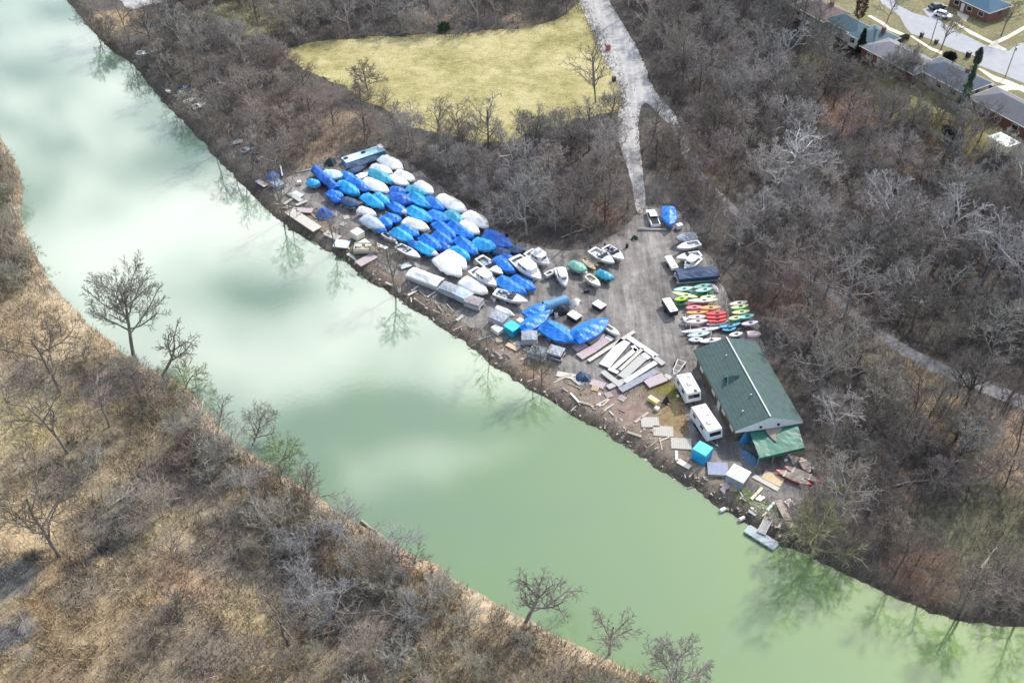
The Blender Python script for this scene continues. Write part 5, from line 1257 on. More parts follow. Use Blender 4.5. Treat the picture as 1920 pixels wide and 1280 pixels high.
def water_dock():
    a = np.array(G(*pic('6', 955,995), 0.45)); c = np.array(G(*pic('6', 1205,1150), 0.45)); d = c - a; m = (a + c) / 2; L = float(np.hypot(*d)); w = 1.5
    b = empty('floating_dock', (m[0], m[1], 0), math.atan2(d[1], d[0]), 'pale blue floating dock on the water at the lower end of the yard', 'dock')
    MB().box((0, 0, 0.42), (L, w, 0.10)).build('deck', M_LANDING, b)
    for i in range(4): MB().box(((i / 3 - .5) * L * 0.86, 0, 0.17), (L * 0.2, w * 0.9, 0.38)).build('float', M_GELG, b)
    for s in (-1, 1): MB().box((0, s * (w / 2 + 0.03), 0.38), (L, 0.055, 0.16)).build('fender', M_GELG, b)
    x1, y1 = G(*pic('6', 1135,925), 1.1); x0, y0 = G(*pic('6', 1085,1025), 0.6)
    g = empty('landing_ramp', ((x0 + x1) / 2, (y0 + y1) / 2, 0.88), math.atan2(y1 - y0, x1 - x0), 'short grey ramp from the bank to the floating dock', 'ramp'); L = math.hypot(x1 - x0, y1 - y0) + 0.8
    mm = MB(); mm.box((0, 0, 0), (L, 1.1, 0.08), ry=-0.16); mm.build('deck', M_GREYDECK, g)
    for s in (-1, 1): MB().box((0, s * 0.585, 0.12), (L, 0.06, 0.16), ry=-0.16).build('side_rail', M_WHITEP, g)
water_dock()

# ================================================================ COVERS, BOXES AND ODDS AND ENDS
def box_thing(f, px, py, size, rz, body, lidm, name, cat, label, lid=0.14, legs=True, dz=None):
    x, y = yard(*pic(f, px, py), size[2] if dz is None else dz); b = empty(name, (x, y, LAND + 0.015), rz, label, cat)
    MB().box((0, 0, size[2] / 2 + 0.06), (size[0] * 0.95, size[1] * 0.95, size[2] - 0.12)).build('body', body, b, bevel=0.05)
    MB().box((0, 0, size[2] + lid / 2), (size[0], size[1], lid), taper=0.93).build('lid', lidm, b, bevel=0.03)
    if legs:
        for s in (-1, 1): MB().box((s * size[0] * 0.36, 0, 0.03), (0.15, size[1] * 0.9, 0.06)).build('skid', M_WOOD, b)
    return b
YA = -0.78
box_thing('O', 1325,895, (2.1,2.1,1.5), YA + 0.0, M_CREAM, M_CREAM, 'storage_box', 'box', 'large cream box with a flat lid at the front of the yard')
box_thing('E', 1680,255, (2.2,1.7,0.85), YA, M_BLACK, M_WHITEP, 'storage_box', 'box', 'white box beside the gravel turning area, shaded sides painted black')  # white box; the shade on its sides is painted as a black body
box_thing('E', 1295,420, (2.3,1.7,1.0), YA, M_BLACK, M_WHITEP, 'storage_box', 'box', 'box with a bright white top inside the blue tarpaulins')
box_thing('E', 460,500, (1.1,1.1,1.1), YA, M_WHITEP, M_WHITEP, 'storage_box', 'box', 'small white box touching the turquoise box')
box_thing('E', 100,625, (2.0,1.5,0.8), YA, M_WHITEP, M_WHITEP, 'storage_box', 'box', 'white open box left of the turquoise box')
box_thing('E', 330,590, (2.5,2.2,1.6), YA, M_TEAL, M_TURQ, 'tarp_shelter', 'shelter', 'turquoise topped box shelter in the middle of the bank side')
box_thing('6', 555,300, (2.6,2.4,1.9), YA + 0.1, M_CYAN, M_TURQ, 'tarp_shelter', 'shelter', 'turquoise tarpaulin shelter right of the grey panels', lid=0.4)
box_thing('6', 875,510, (3.0,2.8,1.7), YA + 0.15, M_GREYC, M_WHITEP, 'white_shelter', 'shelter', 'shelter with a plain white roof near the bank below the campers')
box_thing('4', 635,245, (1.3,1.0,0.9), 0.4, M_WHITEP, M_WHITEP, 'storage_box', 'box', 'small white box behind the blue tarpaulin boat at the road end')
box_thing('W', 430,745, (2.0,0.9,0.7), YA, M_YELLOW, mat('pale_yellow_lid', (0.75,0.70,0.30),0.5,0.4), 'storage_box', 'box', 'pale yellow bench-like box on the grass by the upper camper')
box_thing('W', 490,900, (0.8,0.7,0.5), YA, M_CREAM, M_CREAM, 'storage_box', 'box', 'little cream box next to the yellow one')
box_thing('N', 1230,980, (2.6,2.0,1.0), YA, M_SILVER, M_SILVER, 'storage_box', 'box', 'pale lilac grey covered box at the left end of the yard')
box_thing('N', 1620,955, (0.9,0.8,0.7), 0.2, M_CREAM, M_WHITEP, 'storage_box', 'box', 'tiny white box left of the blue covered dinghy')
def tarp_heap(f, px, py, sx, sy, h, rz, m, label, name='tarp_heap', cat='tarpaulin', post=False, flat=0.6):
    """tarpaulin thrown over a pile: peaks and folds down to a spread hem, with its weights"""
    rs = rng(); x, y = yard(*pic(f, px, py), h * 0.5); b = empty(name, (x, y, LAND + 0.015), rz, label, cat)
    rows = []; n = 18; pk = rs.rand(4) * 6.28
    for r in np.linspace(0, 1, 8):
        row = []
        for j in range(n + 1):
            q = 2 * math.pi * (j % n) / n; e = 1 + 0.12 * math.sin(3 * q + pk[0]) + 0.08 * math.sin(5 * q + pk[1])
            z = h * (1 - r ** (1 / flat)) * (1 + 0.15 * math.sin(2 * q + pk[2]) * r) + 0.06 * math.sin(7 * q + pk[3]) * r * (1 - r) * 4
            row.append((sx / 2 * r * e * math.cos(q), sy / 2 * r * e * math.sin(q), max(0.0, z)))
        rows.append(row)
    MB().grid(rows).build('sheet', m, b)
    for j in range(5):
        q = 2 * math.pi * j / 5 + 0.4; MB().box((sx * 0.5 * math.cos(q), sy * 0.5 * math.sin(q), 0.09), (0.4, 0.2, 0.18), q).build('weight', M_WOOD, b)
    return b
tarp_heap('O', 730,540, 3.4, 3.2, 1.9, 0.3, M_ROYAL, 'dark blue dome-shaped tarpaulin alone on the gravel near the left bank')
tarp_heap('N', 1130,830, 3.6, 2.8, 1.4, YA, mat('denim_blue_tarp', (0.04,0.14,0.42),0.5,0.4,var=0.2), 'denim blue tarpaulin heap at the far left end of the yard')
tarp_heap('5', 250,590, 2.8, 2.6, 0.7, 0.2, M_NAVY, 'navy pool-like cover near the bank below the pontoon boats', flat=0.35)
tarp_heap('E', 1090,320, 4.0, 2.2, 1.6, 0.45, M_BLACK, 'black tarpaulin heap inside the ring of blue tarpaulins')
tarp_heap('A', 470,390, 2.6, 2.4, 1.6, 0, mat('dark_green_tarp', (0.03,0.05,0.05),0.6,0.3,var=0.3), 'blackish tarpaulin heap at the top left corner of the boat rows')
tarp_heap('W', 655,740, 1.2, 1.1, 1.7, 0, M_BLACK, 'small black draped heap on the grass beside the yellow box', flat=0.8)
tarp_heap('E', 1310,195, 2.4, 1.6, 0.9, 0.7, M_WRAP, 'crumpled white sheet behind the black tarpaulin heap')
tarp_heap('3', 1660,70, 1.6, 1.2, 0.8, 0.3, mat('dark_green_heap', (0.03,0.07,0.055),0.6,0.3,var=0.3), 'small dark green heap at the edge of the turning circle')
tarp_heap('X', 560,540, 2.6, 1.6, 2.3, 0.3, mat('steel_blue_tarp', (0.05,0.22,0.38),0.5,0.4,var=0.25), 'steel blue tarpaulin hanging at the left porch corner')
tarp_heap('X', 640,900, 2.2, 4.2, 0.8, 0.55, mat('slate_blue_tarp', (0.07,0.16,0.24),0.5,0.4,var=0.3), 'slate blue tarpaulin spread in front of the porch')
tarp_heap('N', 880,540, 2.2, 3.6, 0.8, YA, M_BLACK, 'long blackish tarpaulin heap above the denim blue one')
tarp_heap('2', 1110,1240, 1.5, 1.2, 0.6, 0, M_NAVY, 'low navy heap beside the runabout at the front of the yard') if False else None
def hoop_cover(f, x0, y0, x1, y1, B, h, m, label):
    x, y, L, a = span(f, x0, y0, x1, y1, h * 0.7); b = empty('hoop_tent', (x, y, LAND), a, label, 'tent'); rs = rng(); rows = []
    for t in np.linspace(-.5, .5, 10):
        rows.append([(t * L, B / 2 * math.cos(q), h * math.sin(q) ** 0.8 + 0.03 * rs.randn() * math.sin(q)) for q in np.linspace(0, math.pi, 11)])
    c = MB().grid(rows); c.build('sheet', m, b, True)
    for t in (-0.48, 0.0, 0.48):
        r = MB()
        P = [(t * L, B / 2 * 0.97 * math.cos(q), h * 0.96 * math.sin(q) ** 0.8) for q in np.linspace(0, math.pi, 9)]
        for p, q in zip(P[:-1], P[1:]): r.tube(p, q, 0.03, n=5)
        r.build('hoop', M_STEEL, b)
hoop_cover('E', 830,260, 1180,150, 2.4, 1.5, mat('faded_blue_sheet', (0.09,0.25,0.40),0.4,0.5,var=0.2), 'faded blue hoop tent behind the black tarpaulin')
# long pale barge at the far end, low bundles beside it
x, y, L, a = span('A', 700,370, 1400,140, 1.4); b = empty('barge', (x, y, LAND), a, 'long pale aqua barge at the far end of the boat rows', 'barge')
MB().box((0, 0, 0.55), (L, 2.6, 1.0), taper=0.97).build('hull', M_TEAL, b, bevel=0.06)
MB().box((0, 0, 1.12), (L * 0.99, 2.5, 0.12)).build('deck', M_AQUA, b)
MB().box((L * 0.44, 0, 1.45), (0.9, 1.6, 0.55)).build('locker', M_WHITEP, b, bevel=0.05)
for t in (-0.42, 0.02): MB().box((t * L, 0.4, 1.32), (0.9, 0.6, 0.28)).build('hatch', M_BLACK, b, bevel=0.04)
Bt('A', 760,470, 1180,370, 1.8, M_NAVY, 'low', 0.3, 'low navy covered boat alongside the pale barge', lift=-0.3)
Bt('A', 1080,380, 1340,300, 1.6, M_NAVY, 'low', 0.3, 'short navy covered boat at the right end of the barge', lift=-0.3)
Bt('A', 800,580, 1080,480, 1.5, M_NAVY, 'low', 0.35, 'navy covered dinghy between the barge and the white dinghy cover', lift=-0.3)
x, y, L, a = span('A', 20,560, 230,510, 0.3); b = empty('log', (x, y, LAND), a, 'pale log at the top left yard corner', 'log'); MB().tube((-L * 1.2, 0, 0.18), (L * 0.6, 0, 0.18), 0.17, 0.13, n=9).build('trunk', M_PALEWOOD, b, True)
x, y, L, a = span('4', 270,280, 525,285, 0.3); b = empty('log', (x, y, LAND), a, 'grey log lying across the end of the gravel road', 'log'); MB().tube((-L / 2, 0, 0.25), (L / 2, 0, 0.25), 0.25, 0.2, n=9).build('trunk', M_PALEWOOD, b, True)

# boats and floats on the far bank upstream
def small_boat(f, x0, y0, x1, y1, B, m, label):
    x, y, z = at(*pic(f, (x0 + x1) / 2, (y0 + y1) / 2), 0.6); X0 = np.array(G(*pic(f, x0, y0), z + .6)); X1 = np.array(G(*pic(f, x1, y1), z + .6)); d = X1 - X0; L = float(np.hypot(*d))
    b = empty('moored_boat', (x, y, z - 0.05), math.atan2(d[1], d[0]), label, 'boat', 'boats along the upstream bank')
    hull_mb(L, B, 0.7, 0.05).build('hull', m, b, True); deck_mb(L, B, 0.7, 0.05, 0.45, 0.2).build('deck', m, b)
    MB().box((-0.18 * L, 0, 0.45), (0.3, B * 0.7, 0.1)).build('thwart', M_WOOD, b)
small_boat('Q', 60,180, 330,190, 2.0, M_WHITEP, 'white boat farthest upstream on the far bank')
small_boat('Q', 900,1060, 1130,985, 1.3, M_WHITEP, 'slim white boat on the bank next to the bigger white one upstream')
small_boat('Q', 1050,1150, 1300,1080, 2.2, M_WHITEP, 'bigger white boat on the bank upstream')
small_boat('Q', 780,830, 1020,760, 1.7, M_NAVY, 'dark boat on the upstream bank, upper of two')
small_boat('Q', 880,910, 1100,850, 1.7, M_DARKHULL, 'dark boat on the upstream bank, lower of two')
small_boat('Q', 590,840, 670,880, 0.9, M_WHITEP, 'little white dinghy at the upstream waterline')
small_boat('N', 580,420, 760,340, 2.0, M_GREYC, 'grey boat under the twigs upstream of the yard')

# ================================================================ CAMPERS, PICKUP, TRAILERS
def camper(f, x0, y0, x1, y1, w, label, roofbits):
    hgt = 2.75; x, y, L, a = span(f, x0, y0, x1, y1, hgt); b = empty('camper_trailer', (x, y, LAND + 0.02), a, label, 'camper', 'campers beside the boathouse')
    z0 = 0.55
    prof = [(-L / 2, z0), (L / 2 - 0.5, z0), (L / 2, z0 + 0.6), (L / 2 - 0.1, 1.6), (L / 2 - 0.55, hgt - 0.05), (L / 2 - 0.8, hgt), (-L / 2 + 0.15, hgt), (-L / 2, hgt - 0.15)]
    m = MB(); n = len(prof); m.add([(p, s * w / 2, q) for s in (-1, 1) for p, q in prof], [tuple(range(n)), tuple(range(2 * n - 1, n - 1, -1))] + [(i, n + i, n + (i + 1) % n, (i + 1) % n) for i in range(n)])
    m.build('body', M_GEL, b, bevel=0.06)
    MB().box((L / 2 - 0.30, 0, 2.08), (0.10, w * 0.78, 0.62), ry=-0.42).build('window', M_GLASS, b)
    for s in (-1, 1):
        for t in (-0.28, 0.12): MB().box((t * L, s * (w / 2 + 0.012), 1.85), (0.9, 0.03, 0.55)).build('window', M_GLASS, b)
        MB().tube((-0.05 * L, s * (w / 2 - 0.25), 0.36), (-0.05 * L, s * (w / 2 + 0.01), 0.36), 0.36, n=14).build('wheel', M_RUBBER, b)
        MB().tube((-0.05 * L - 0.85, s * (w / 2 - 0.25), 0.36), (-0.05 * L - 0.85, s * (w / 2 + 0.01), 0.36), 0.36, n=14).build('wheel', M_RUBBER, b)
    MB().box((-0.02 * L + 1.5, w / 2 + 0.014, 1.45), (0.65, 0.03, 1.75)).build('door', M_GELG, b)
    for t, u, sx, sy, sz, mm in roofbits: MB().box((t * L, u * w, hgt + sz / 2 - 0.01), (sx, sy, sz), taper=0.85).build('roof_vent', mm, b, bevel=0.02)
    MB().tube((-0.35 * L, -w / 2 - 0.06, 2.45), (0.25 * L, -w / 2 - 0.06, 2.45), 0.07, n=8).build('awning_roll', M_GREYC, b)
    for s in (-1, 1): MB().box((-0.03 * L, s * (w / 2 + 0.01), 1.12), (L * 0.86, 0.02, 0.16)).build('stripe', M_SILVER, b)
    h = MB(); h.tube((L / 2 - 0.6, 0.6, 0.5), (L / 2 + 1.0, 0, 0.5), 0.05, n=6); h.tube((L / 2 - 0.6, -0.6, 0.5), (L / 2 + 1.0, 0, 0.5), 0.05, n=6); h.tube((L / 2 + 0.9, 0, 0.02), (L / 2 + 0.9, 0, 0.6), 0.04, n=6); h.build('hitch', M_STEEL, b)
    return b
camper('W', 960,280, 1170,660, 2.5, 'white camper trailer beside the boathouse, the upper of two', [(-0.3,0.2,0.45,0.45,0.15,M_GELG), (0.0,0,0.9,0.7,0.3,M_GEL), (0.33,0.15,0.5,0.5,0.12,M_BLACK), (-0.4,-0.25,0.3,0.3,0.1,M_GELG)])
camper('5', 1275,845, 1440,1090, 2.5, 'white camper trailer beside the boathouse, the lower of two', [(-0.1,0.15,0.45,0.45,0.12,M_GELG), (0.15,-0.1,0.9,0.7,0.28,M_GEL), (-0.38,0.1,0.4,0.4,0.12,M_GELG)])
def car(px, py, rz, body, label, kind='car', dz=0.9, group=None):
    x, y, z = at(px, py, dz); b = empty('pickup_truck' if kind == 'pickup' else 'parked_car', (x, y, z + 0.03), rz, label, 'pickup' if kind == 'pickup' else 'car', group)
    L, w = (5.4, 1.9) if kind == 'pickup' else (4.5, 1.78)
    prof = [(-L/2, .35), (-L/2, .95), (-L/2 + .1, 1.0), (L/2 - .9, 1.0), (L/2 - .1, .85), (L/2, .6), (L/2, .35)]; n = len(prof)
    m = MB(); m.add([(p, s * w / 2, q) for s in (-1, 1) for p, q in prof], [tuple(range(n)), tuple(range(2 * n - 1, n - 1, -1))] + [(i, n + i, n + (i + 1) % n, (i + 1) % n) for i in range(n)]); m.build('body', body, b, bevel=0.07)
    cab = [(-0.2, 1.6), (1.0, 0.9)] if kind == 'pickup' else [(-1.7, 1.2), (0.9, 0.4)]
    x0, x1 = (-0.7, 1.5) if kind == 'pickup' else (-1.9, 1.3); t0, t1 = (-0.6, 0.8) if kind == 'pickup' else (-1.3, 0.5); hh = w / 2 - 0.05; ht = hh - 0.2
    g = MB(); g.add([(x0, -hh, 0.99), (x1, -hh, 0.99), (x1, hh, 0.99), (x0, hh, 0.99), (t0, -ht, 1.5), (t1, -ht, 1.5), (t1, ht, 1.5), (t0, ht, 1.5)], [(3, 2, 1, 0), (4, 5, 6, 7), (0, 1, 5, 4), (1, 2, 6, 5), (2, 3, 7, 6), (3, 0, 4, 7)]); g.build('windows', M_GLASS, b)
    MB().box(((t0 + t1) / 2, 0, 1.53), (t1 - t0 + 0.1, 2 * ht + 0.08, 0.07)).build('roof', body, b, bevel=0.03)
    if kind == 'pickup': MB().box((-1.7, 0, 1.012), (1.8, 1.5, 0.02)).build('cargo_bed', M_RUBBER, b)
    for s in (-1, 1):
        for xx in (-L * 0.3, L * 0.3): MB().tube((xx, s * (w / 2 - 0.2), 0.33), (xx, s * (w / 2 + 0.015), 0.33), 0.33, n=14).build('wheel', M_RUBBER, b)
        MB().box((L / 2 - 0.02, s * 0.62, 0.72), (0.06, 0.35, 0.14)).build('headlight', M_GEL, b); MB().box((-L / 2, s * 0.72, 0.8), (0.05, 0.22, 0.16)).build('taillight', M_RED, b)
    return b
px_, py_ = pic('4', 400, 175)
car(px_, py_, R(97), M_WHITEP, 'white pickup truck parked at the end of the gravel road', 'pickup')
def utility_trailer(f, x0, y0, x1, y1, w, label, body, h=1.2):
    x, y, L, a = span(f, x0, y0, x1, y1, h); b = empty('cargo_trailer', (x, y, LAND + 0.02), a, label, 'trailer')
    MB().box((0, 0, (h + 0.45) / 2), (L, w, h - 0.45)).build('body', body, b, bevel=0.05)
    MB().box((0, 0, h + 0.03), (L * 0.98, w * 0.97, 0.06)).build('roof', M_WHITEP, b, bevel=0.02)
    MB().box((L * 0.36, 0, h + 0.12), (0.5, 0.5, 0.14), taper=0.8).build('roof_vent', M_GELG, b)
    for s in (-1, 1): MB().tube((0, s * (w / 2 - 0.1), 0.34), (0, s * (w / 2 + 0.14), 0.34), 0.34, n=14).build('wheel', M_RUBBER, b)
    d = MB(); d.tube((L / 2, 0, 0.5), (L / 2 + 1.1, 0, 0.45), 0.05, n=6); d.build('drawbar', M_STEEL, b)
utility_trailer('4', 530,520, 600,630, 1.4, 'pale flat trailer left of the white boats in the right hand row', M_CREAM, 1.0)
utility_trailer('4', 515,895, 590,1015, 1.6, 'white box trailer beside the kayak racks', M_BLACK, 1.55)
x, y, L, a = span('W', 950,130, 800,190, 0.4); b = empty('boat_trailer', (x, y, LAND), a + 0.6, 'empty white boat trailer frame above the upper camper', 'trailer'); m = MB()
for s in (-1, 1): m.tube((-1.6, s * 0.7, 0.5), (1.2, s * 0.5, 0.5), 0.06, n=6); m.tube((1.2, s * 0.5, 0.5), (2.2, 0, 0.5), 0.06, n=6)
for t in (-1.5, -0.2, 1.1): m.tube((t, -0.65, 0.5), (t, 0.65, 0.5), 0.05, n=6)
m.build('frame', M_WHITEP, b)
for s in (-1, 1): MB().tube((-0.6, s * 0.78, 0.3), (-0.6, s * 0.98, 0.3), 0.3, n=12).build('wheel', M_RUBBER, b)

# ================================================================ BOATHOUSE
def boathouse():
    ez = 3.3
    FL = np.array(yard(1300, 656, ez)); NL = np.array(yard(1378, 808, ez)); NR = np.array(yard(1507, 792, ez))
    u = NL - FL; L = float(np.hypot(*u)); u /= L; v = NR - NL; W = float(np.hypot(*v)); 
    v = v - u * (v @ u) * 0.55; v /= np.linalg.norm(v)
    o = FL; a = math.atan2(u[1], u[0])
    b = empty('boathouse', (*o, LAND), a, 'long boathouse with a dark green shingle roof and white ridge', 'boathouse')
    w2 = rot2(-a); lv = w2 @ v                       # local across direction
    def q(s, t, z): return (s + lv[0] * t, lv[1] * t, z)
    print('boathouse', L, W, lv)
    rz = ez + 1.9; e = 0.0
    shingle = mat('green_shingles', (0.066, 0.110, 0.104), 0.85, 0.3, var=0.16, scale=1.2, bump=0.5, bump_scale=14.0, dirt=(0.10, 0.135, 0.10), dirt_amt=0.55, wave=(1.6, 'Z', 0.35))
    wallm = mat('brown_board_wall', (0.16, 0.125, 0.095), 0.8, 0.2, var=0.2, scale=2.0, wave=(1.5, 'X', 0.6))
    white = mat('white_trim_paint', (0.72, 0.74, 0.73), 0.5, 0.4, var=0.06, dirt=(0.45, 0.45, 0.42), dirt_amt=0.3)
    def slab(pts, th, name, m, par):
        mm = MB(); n = len(pts); mm.add([(x, y, z) for x, y, z in pts] + [(x, y, z - th) for x, y, z in pts], [tuple(range(n)), tuple(range(2 * n - 1, n - 1, -1))] + [(i, n + i, n + (i + 1) % n, (i + 1) % n) for i in range(n)]); ob = mm.build(name, m, par)
        return ob
    for t0, t1 in ((0, W / 2), (W, W / 2)):
        slab([q(0, t0, ez), q(L, t0, ez), q(L, t1, rz), q(0, t1, rz)], 0.16, 'roof', shingle, b)
    MB().tube(q(0, W / 2, rz + 0.03), q(L - 0.25, W / 2, rz + 0.03), 0.12, n=8).build('ridge_cap', white, b)
    i0, i1 = 0.7, 0.7
    zl = ez - 0.02
    wl = MB()
    P = [q(i0, 0.7, 0), q(L - i1, 0.7, 0), q(L - i1, W - 0.7, 0), q(i0, W - 0.7, 0)]
    drop = 1.9 * 0.7 / (W / 2) - 0.2
    vs = P + [(x, y, ez + drop) for x, y, z in P] + [q(L - i1, W / 2, rz - 0.2), q(i0, W / 2, rz - 0.2)]
    wl.add(vs, [(0, 1, 5, 4), (2, 3, 7, 6), (1, 2, 6, 8, 5), (3, 0, 4, 9, 7)]); wl.build('wall', wallm, b)
    # white barge boards and gable boarding at the near end
    g = MB(); n = [q(L - 0.02, 0.1, ez - 0.2), q(L - 0.02, W / 2, rz - 0.18), q(L - 0.02, W - 0.1, ez - 0.2)]
    g.add([q(L + 0.02, 0.05, ez + 0.02), q(L + 0.02, W / 2, rz + 0.05), q(L + 0.02, W - 0.05, ez + 0.02), q(L + 0.10, W - 0.05, ez - 0.34), q(L + 0.25, W * 0.8, ez - 0.25), q(L + 0.30, W * 0.30, ez - 0.2), q(L + 0.10, 0.05, ez - 0.34)], [(0, 1, 5, 6), (1, 2, 3, 4), (1, 4, 5)]); g.build('gable_board', white, b)
    for t in (0.36, 0.62):
        c = MB(); p = np.array(q(L + 0.16, W * t, ez + 0.35)); c.tube(p, p + np.array((0.22, 0, 0.1)), 0.22, n=10); c.build('vent', M_BLACK, b)
    f = MB()
    for t in (0.02, W - 0.02): f.add([q(0, t, ez - 0.17), q(L, t, ez - 0.17), q(L, t, ez - 0.34), q(0, t, ez - 0.34)], [(0, 1, 2, 3)])
    f.build('fascia', M_WOOD, b)
    # small triangular roof vent on the left slope
    s0, tt = L * 0.47, W * 0.28; zt = ez + 1.9 * tt / (W / 2)
    d = MB(); d.add([q(s0 - 0.9, tt - 0.9, zt - 0.35), q(s0 + 0.9, tt - 0.9, zt - 0.35), q(s0, tt - 0.7, zt + 0.75), q(s0, tt + 1.5, zt + 0.72)], [(0, 2, 3), (2, 1, 3)]); d.build('dormer_roof', shingle, b)
    d = MB(); d.add([q(s0 - 0.8, tt - 0.86, zt - 0.33), q(s0 + 0.8, tt - 0.86, zt - 0.33), q(s0, tt - 0.68, zt + 0.62)], [(0, 1, 2)]); d.build('dormer_louvre', M_BLACK, b)
    d = MB()
    for s in (-1, 1): d.tube(q(s0 + s * 0.9, tt - 0.92, zt - 0.33), q(s0, tt - 0.73, zt + 0.78), 0.06, n=5)
    d.build('dormer_trim', M_SEA, b)
    for s, t in ((4.0, W * 0.36), (13.5, W * 0.40), (16.0, W * 0.2)):
        c = MB(); z_ = ez + 1.9 * t / (W / 2); c.tube(q(s, t, z_ - 0.1), q(s, t, z_ + 0.45), 0.10, n=8); c.build('vent_pipe', M_STEEL, b)
    # left side: door and pale windows along the wall
    for s in (3.0, 8.5, 13.0, 16.5):
        MB().box(q(s, 0.66, 1.6), (1.2, 0.06, 0.9)).build('window', M_GLASS, b)
        MB().box(q(s, 0.62, 1.6), (1.35, 0.03, 1.05)).build('window_frame', white, b)
    MB().box(q(11.0, 0.62, 1.05), (1.0, 0.06, 2.1)).build('door', white, b)
    # porch: posts, a sloping green tarpaulin roof and the bare plywood where it is torn
    A = [yard(*pic('X', 600, 415), 2.95), yard(*pic('X', 1460, 290), 2.95), yard(*pic('X', 1600, 745), 2.25), yard(*pic('X', 800, 930), 2.25)]
    loc = [w2 @ (np.array(p) - o) for p in A]; Z = (2.95, 2.95, 2.25, 2.25)
    rs = rng(); rows = []
    for i in np.linspace(0, 1, 9):
        row = []
        for j in np.linspace(0, 1, 13):
            p = (loc[0] * (1 - j) + loc[1] * j) * (1 - i) + (loc[3] * (1 - j) + loc[2] * j) * i
            row.append((p[0], p[1], 2.95 - 0.70 * i + 0.015 * rs.randn() - 0.05 * math.sin(j * 7) * math.sin(i * 3.1)))
        rows.append(row)
    gm_ = mat('green_tarp', (0.010, 0.135, 0.092), 0.45, 0.4, var=0.2, scale=0.6, bump=0.3, bump_scale=3.0, dirt=(0.07, 0.115, 0.08), dirt_amt=0.8)
    pr = MB().grid(rows).build('porch_roof', gm_, b)
    hem = MB().grid([rows[-1], [(p[0] + 0.12, p[1], p[2] - 0.35 - 0.1 * rs.rand()) for p in rows[-1]]]); hem.build('hem', gm_, pr)
    Pm = [pic('X', *k) for k in ((870, 385), (1220, 325), (1180, 460), (1085, 510), (1110, 640), (1040, 600), (930, 500))]
    t = MB(); pts = [(*(w2 @ (np.array(yard(k[0], k[1], 2.78)) - o)), 2.95 - 0.70 * max(0, (k[1] - 800) / 50) + 0.10) for k in Pm]; t.add(pts, [tuple(range(len(pts)))]); ob = t.build('bare_plywood', mat('worn_plywood', (0.30, 0.25, 0.20), 0.9, 0.2, var=0.15, scale=3.0), pr)
    for i in range(4):
        p = loc[3] * (1 - i / 3) + loc[2] * i / 3; MB().box((p[0] - 0.15, p[1], 1.1), (0.14, 0.14, 2.2)).build('porch_post', M_WOOD, b)
boathouse()
for i, (f, px, py, s, m, l) in enumerate([('X', 1265, 975, 0.55, M_WHITEP, 'small white fender lying under the porch edge, left one'), ('X', 1355, 925, 0.55, M_WHITEP, 'small white fender lying under the porch edge, right one'), ('X', 1745, 1120, 0.5, M_WHITEP, 'small white buoy right of the short red canoe'), ('W', 860, 690, 0.55, M_CREAM, 'cream buoy on the grass left of the upper camper')]):
    x, y = yard(*pic(f, px, py), 0.3); b = empty('buoy', (x, y, LAND + 0.02), i, l, 'buoy')
    rows = [[(0.5 * s * math.sin(t) * math.cos(q), 0.5 * s * math.sin(t) * math.sin(q), 0.5 * s * (1.0 - math.cos(t)) * 1.3) for q in np.linspace(0, 2 * math.pi, 11)] for t in np.linspace(0.02, 3.12, 8)]
    MB().grid(rows).build('float', m, b, True); MB().tube((0, 0, 0.62 * s * 2), (0, 0, 0.62 * s * 2 + 0.12), 0.05, n=6).build('eyelet', M_BLACK, b)

# rubble along the bank and in the yard
def rubble(n, polys, lo, hi, seed, tints):
    rs = np.random.RandomState(seed); Vs, Fs, Cs, o = [], [], [], 0
    base = np.array([(-1,-1,-1),(1,-1,-1),(1,1,-1),(-1,1,-1),(-1,-1,1),(1,-1,1),(1,1,1),(-1,1,1)], float); F = np.array([(3,2,1,0),(4,5,6,7),(0,1,5,4),(1,2,6,5),(2,3,7,6),(3,0,4,7)])
    P = [np.array(p, float) for p in polys]; k = 0
    while k < n:
        p = P[rs.randint(len(P))]; mn, mx = p.min(0), p.max(0); px, py = mn + rs.rand(2) * (mx - mn)
        if not in_poly(px, py, p): continue
        x, y, z = at(px, py)
        if river_dist(x, y)[0] < -0.3: continue
        s = (lo + (hi - lo) * rs.rand(3) ** 2) / 2; s[2] *= 0.45; s[0] *= 1 + 2.5 * rs.rand() ** 3
        b = base * (1 + 0.25 * rs.randn(8, 3)) * s; r = rot2(rs.rand() * 6.28); b[:, :2] = b[:, :2] @ r.T
        Vs.append(b + (x, y, z + s[2] * 0.6)); Fs.append(F + o); o += 8; Cs.append(np.tile(np.array(tints[rs.randint(len(tints))]) * (0.7 + 0.6 * rs.rand()), (8, 1))); k += 1
    return mesh_np('rubble', np.concatenate(Vs), np.concatenate(Fs), M_BRUSH, np.concatenate(Cs))
STRIP = [(505,385),(560,440),(640,500),(720,550),(800,603),(880,660),(960,710),(1050,763),(1130,815),(1200,860),(1270,902),(1330,935),(1400,975),(1470,1010),(1500,985),(1450,950),(1400,920),(1330,880),(1250,835),(1180,780),(1120,735),(1030,690),(960,640),(880,590),(800,545),(720,500),(640,440),(560,370),(520,350)]
tag(rubble(420, [STRIP], 0.08, 0.50, 61, [(0.42,0.37,0.33), (0.30,0.25,0.21), (0.40,0.36,0.32), (0.16,0.14,0.13), (0.33,0.26,0.22), (0.50,0.47,0.44), (0.25,0.24,0.25)]), 'scraps of wood and stone littering the river side of the yard', 'rubble', kind='stuff')

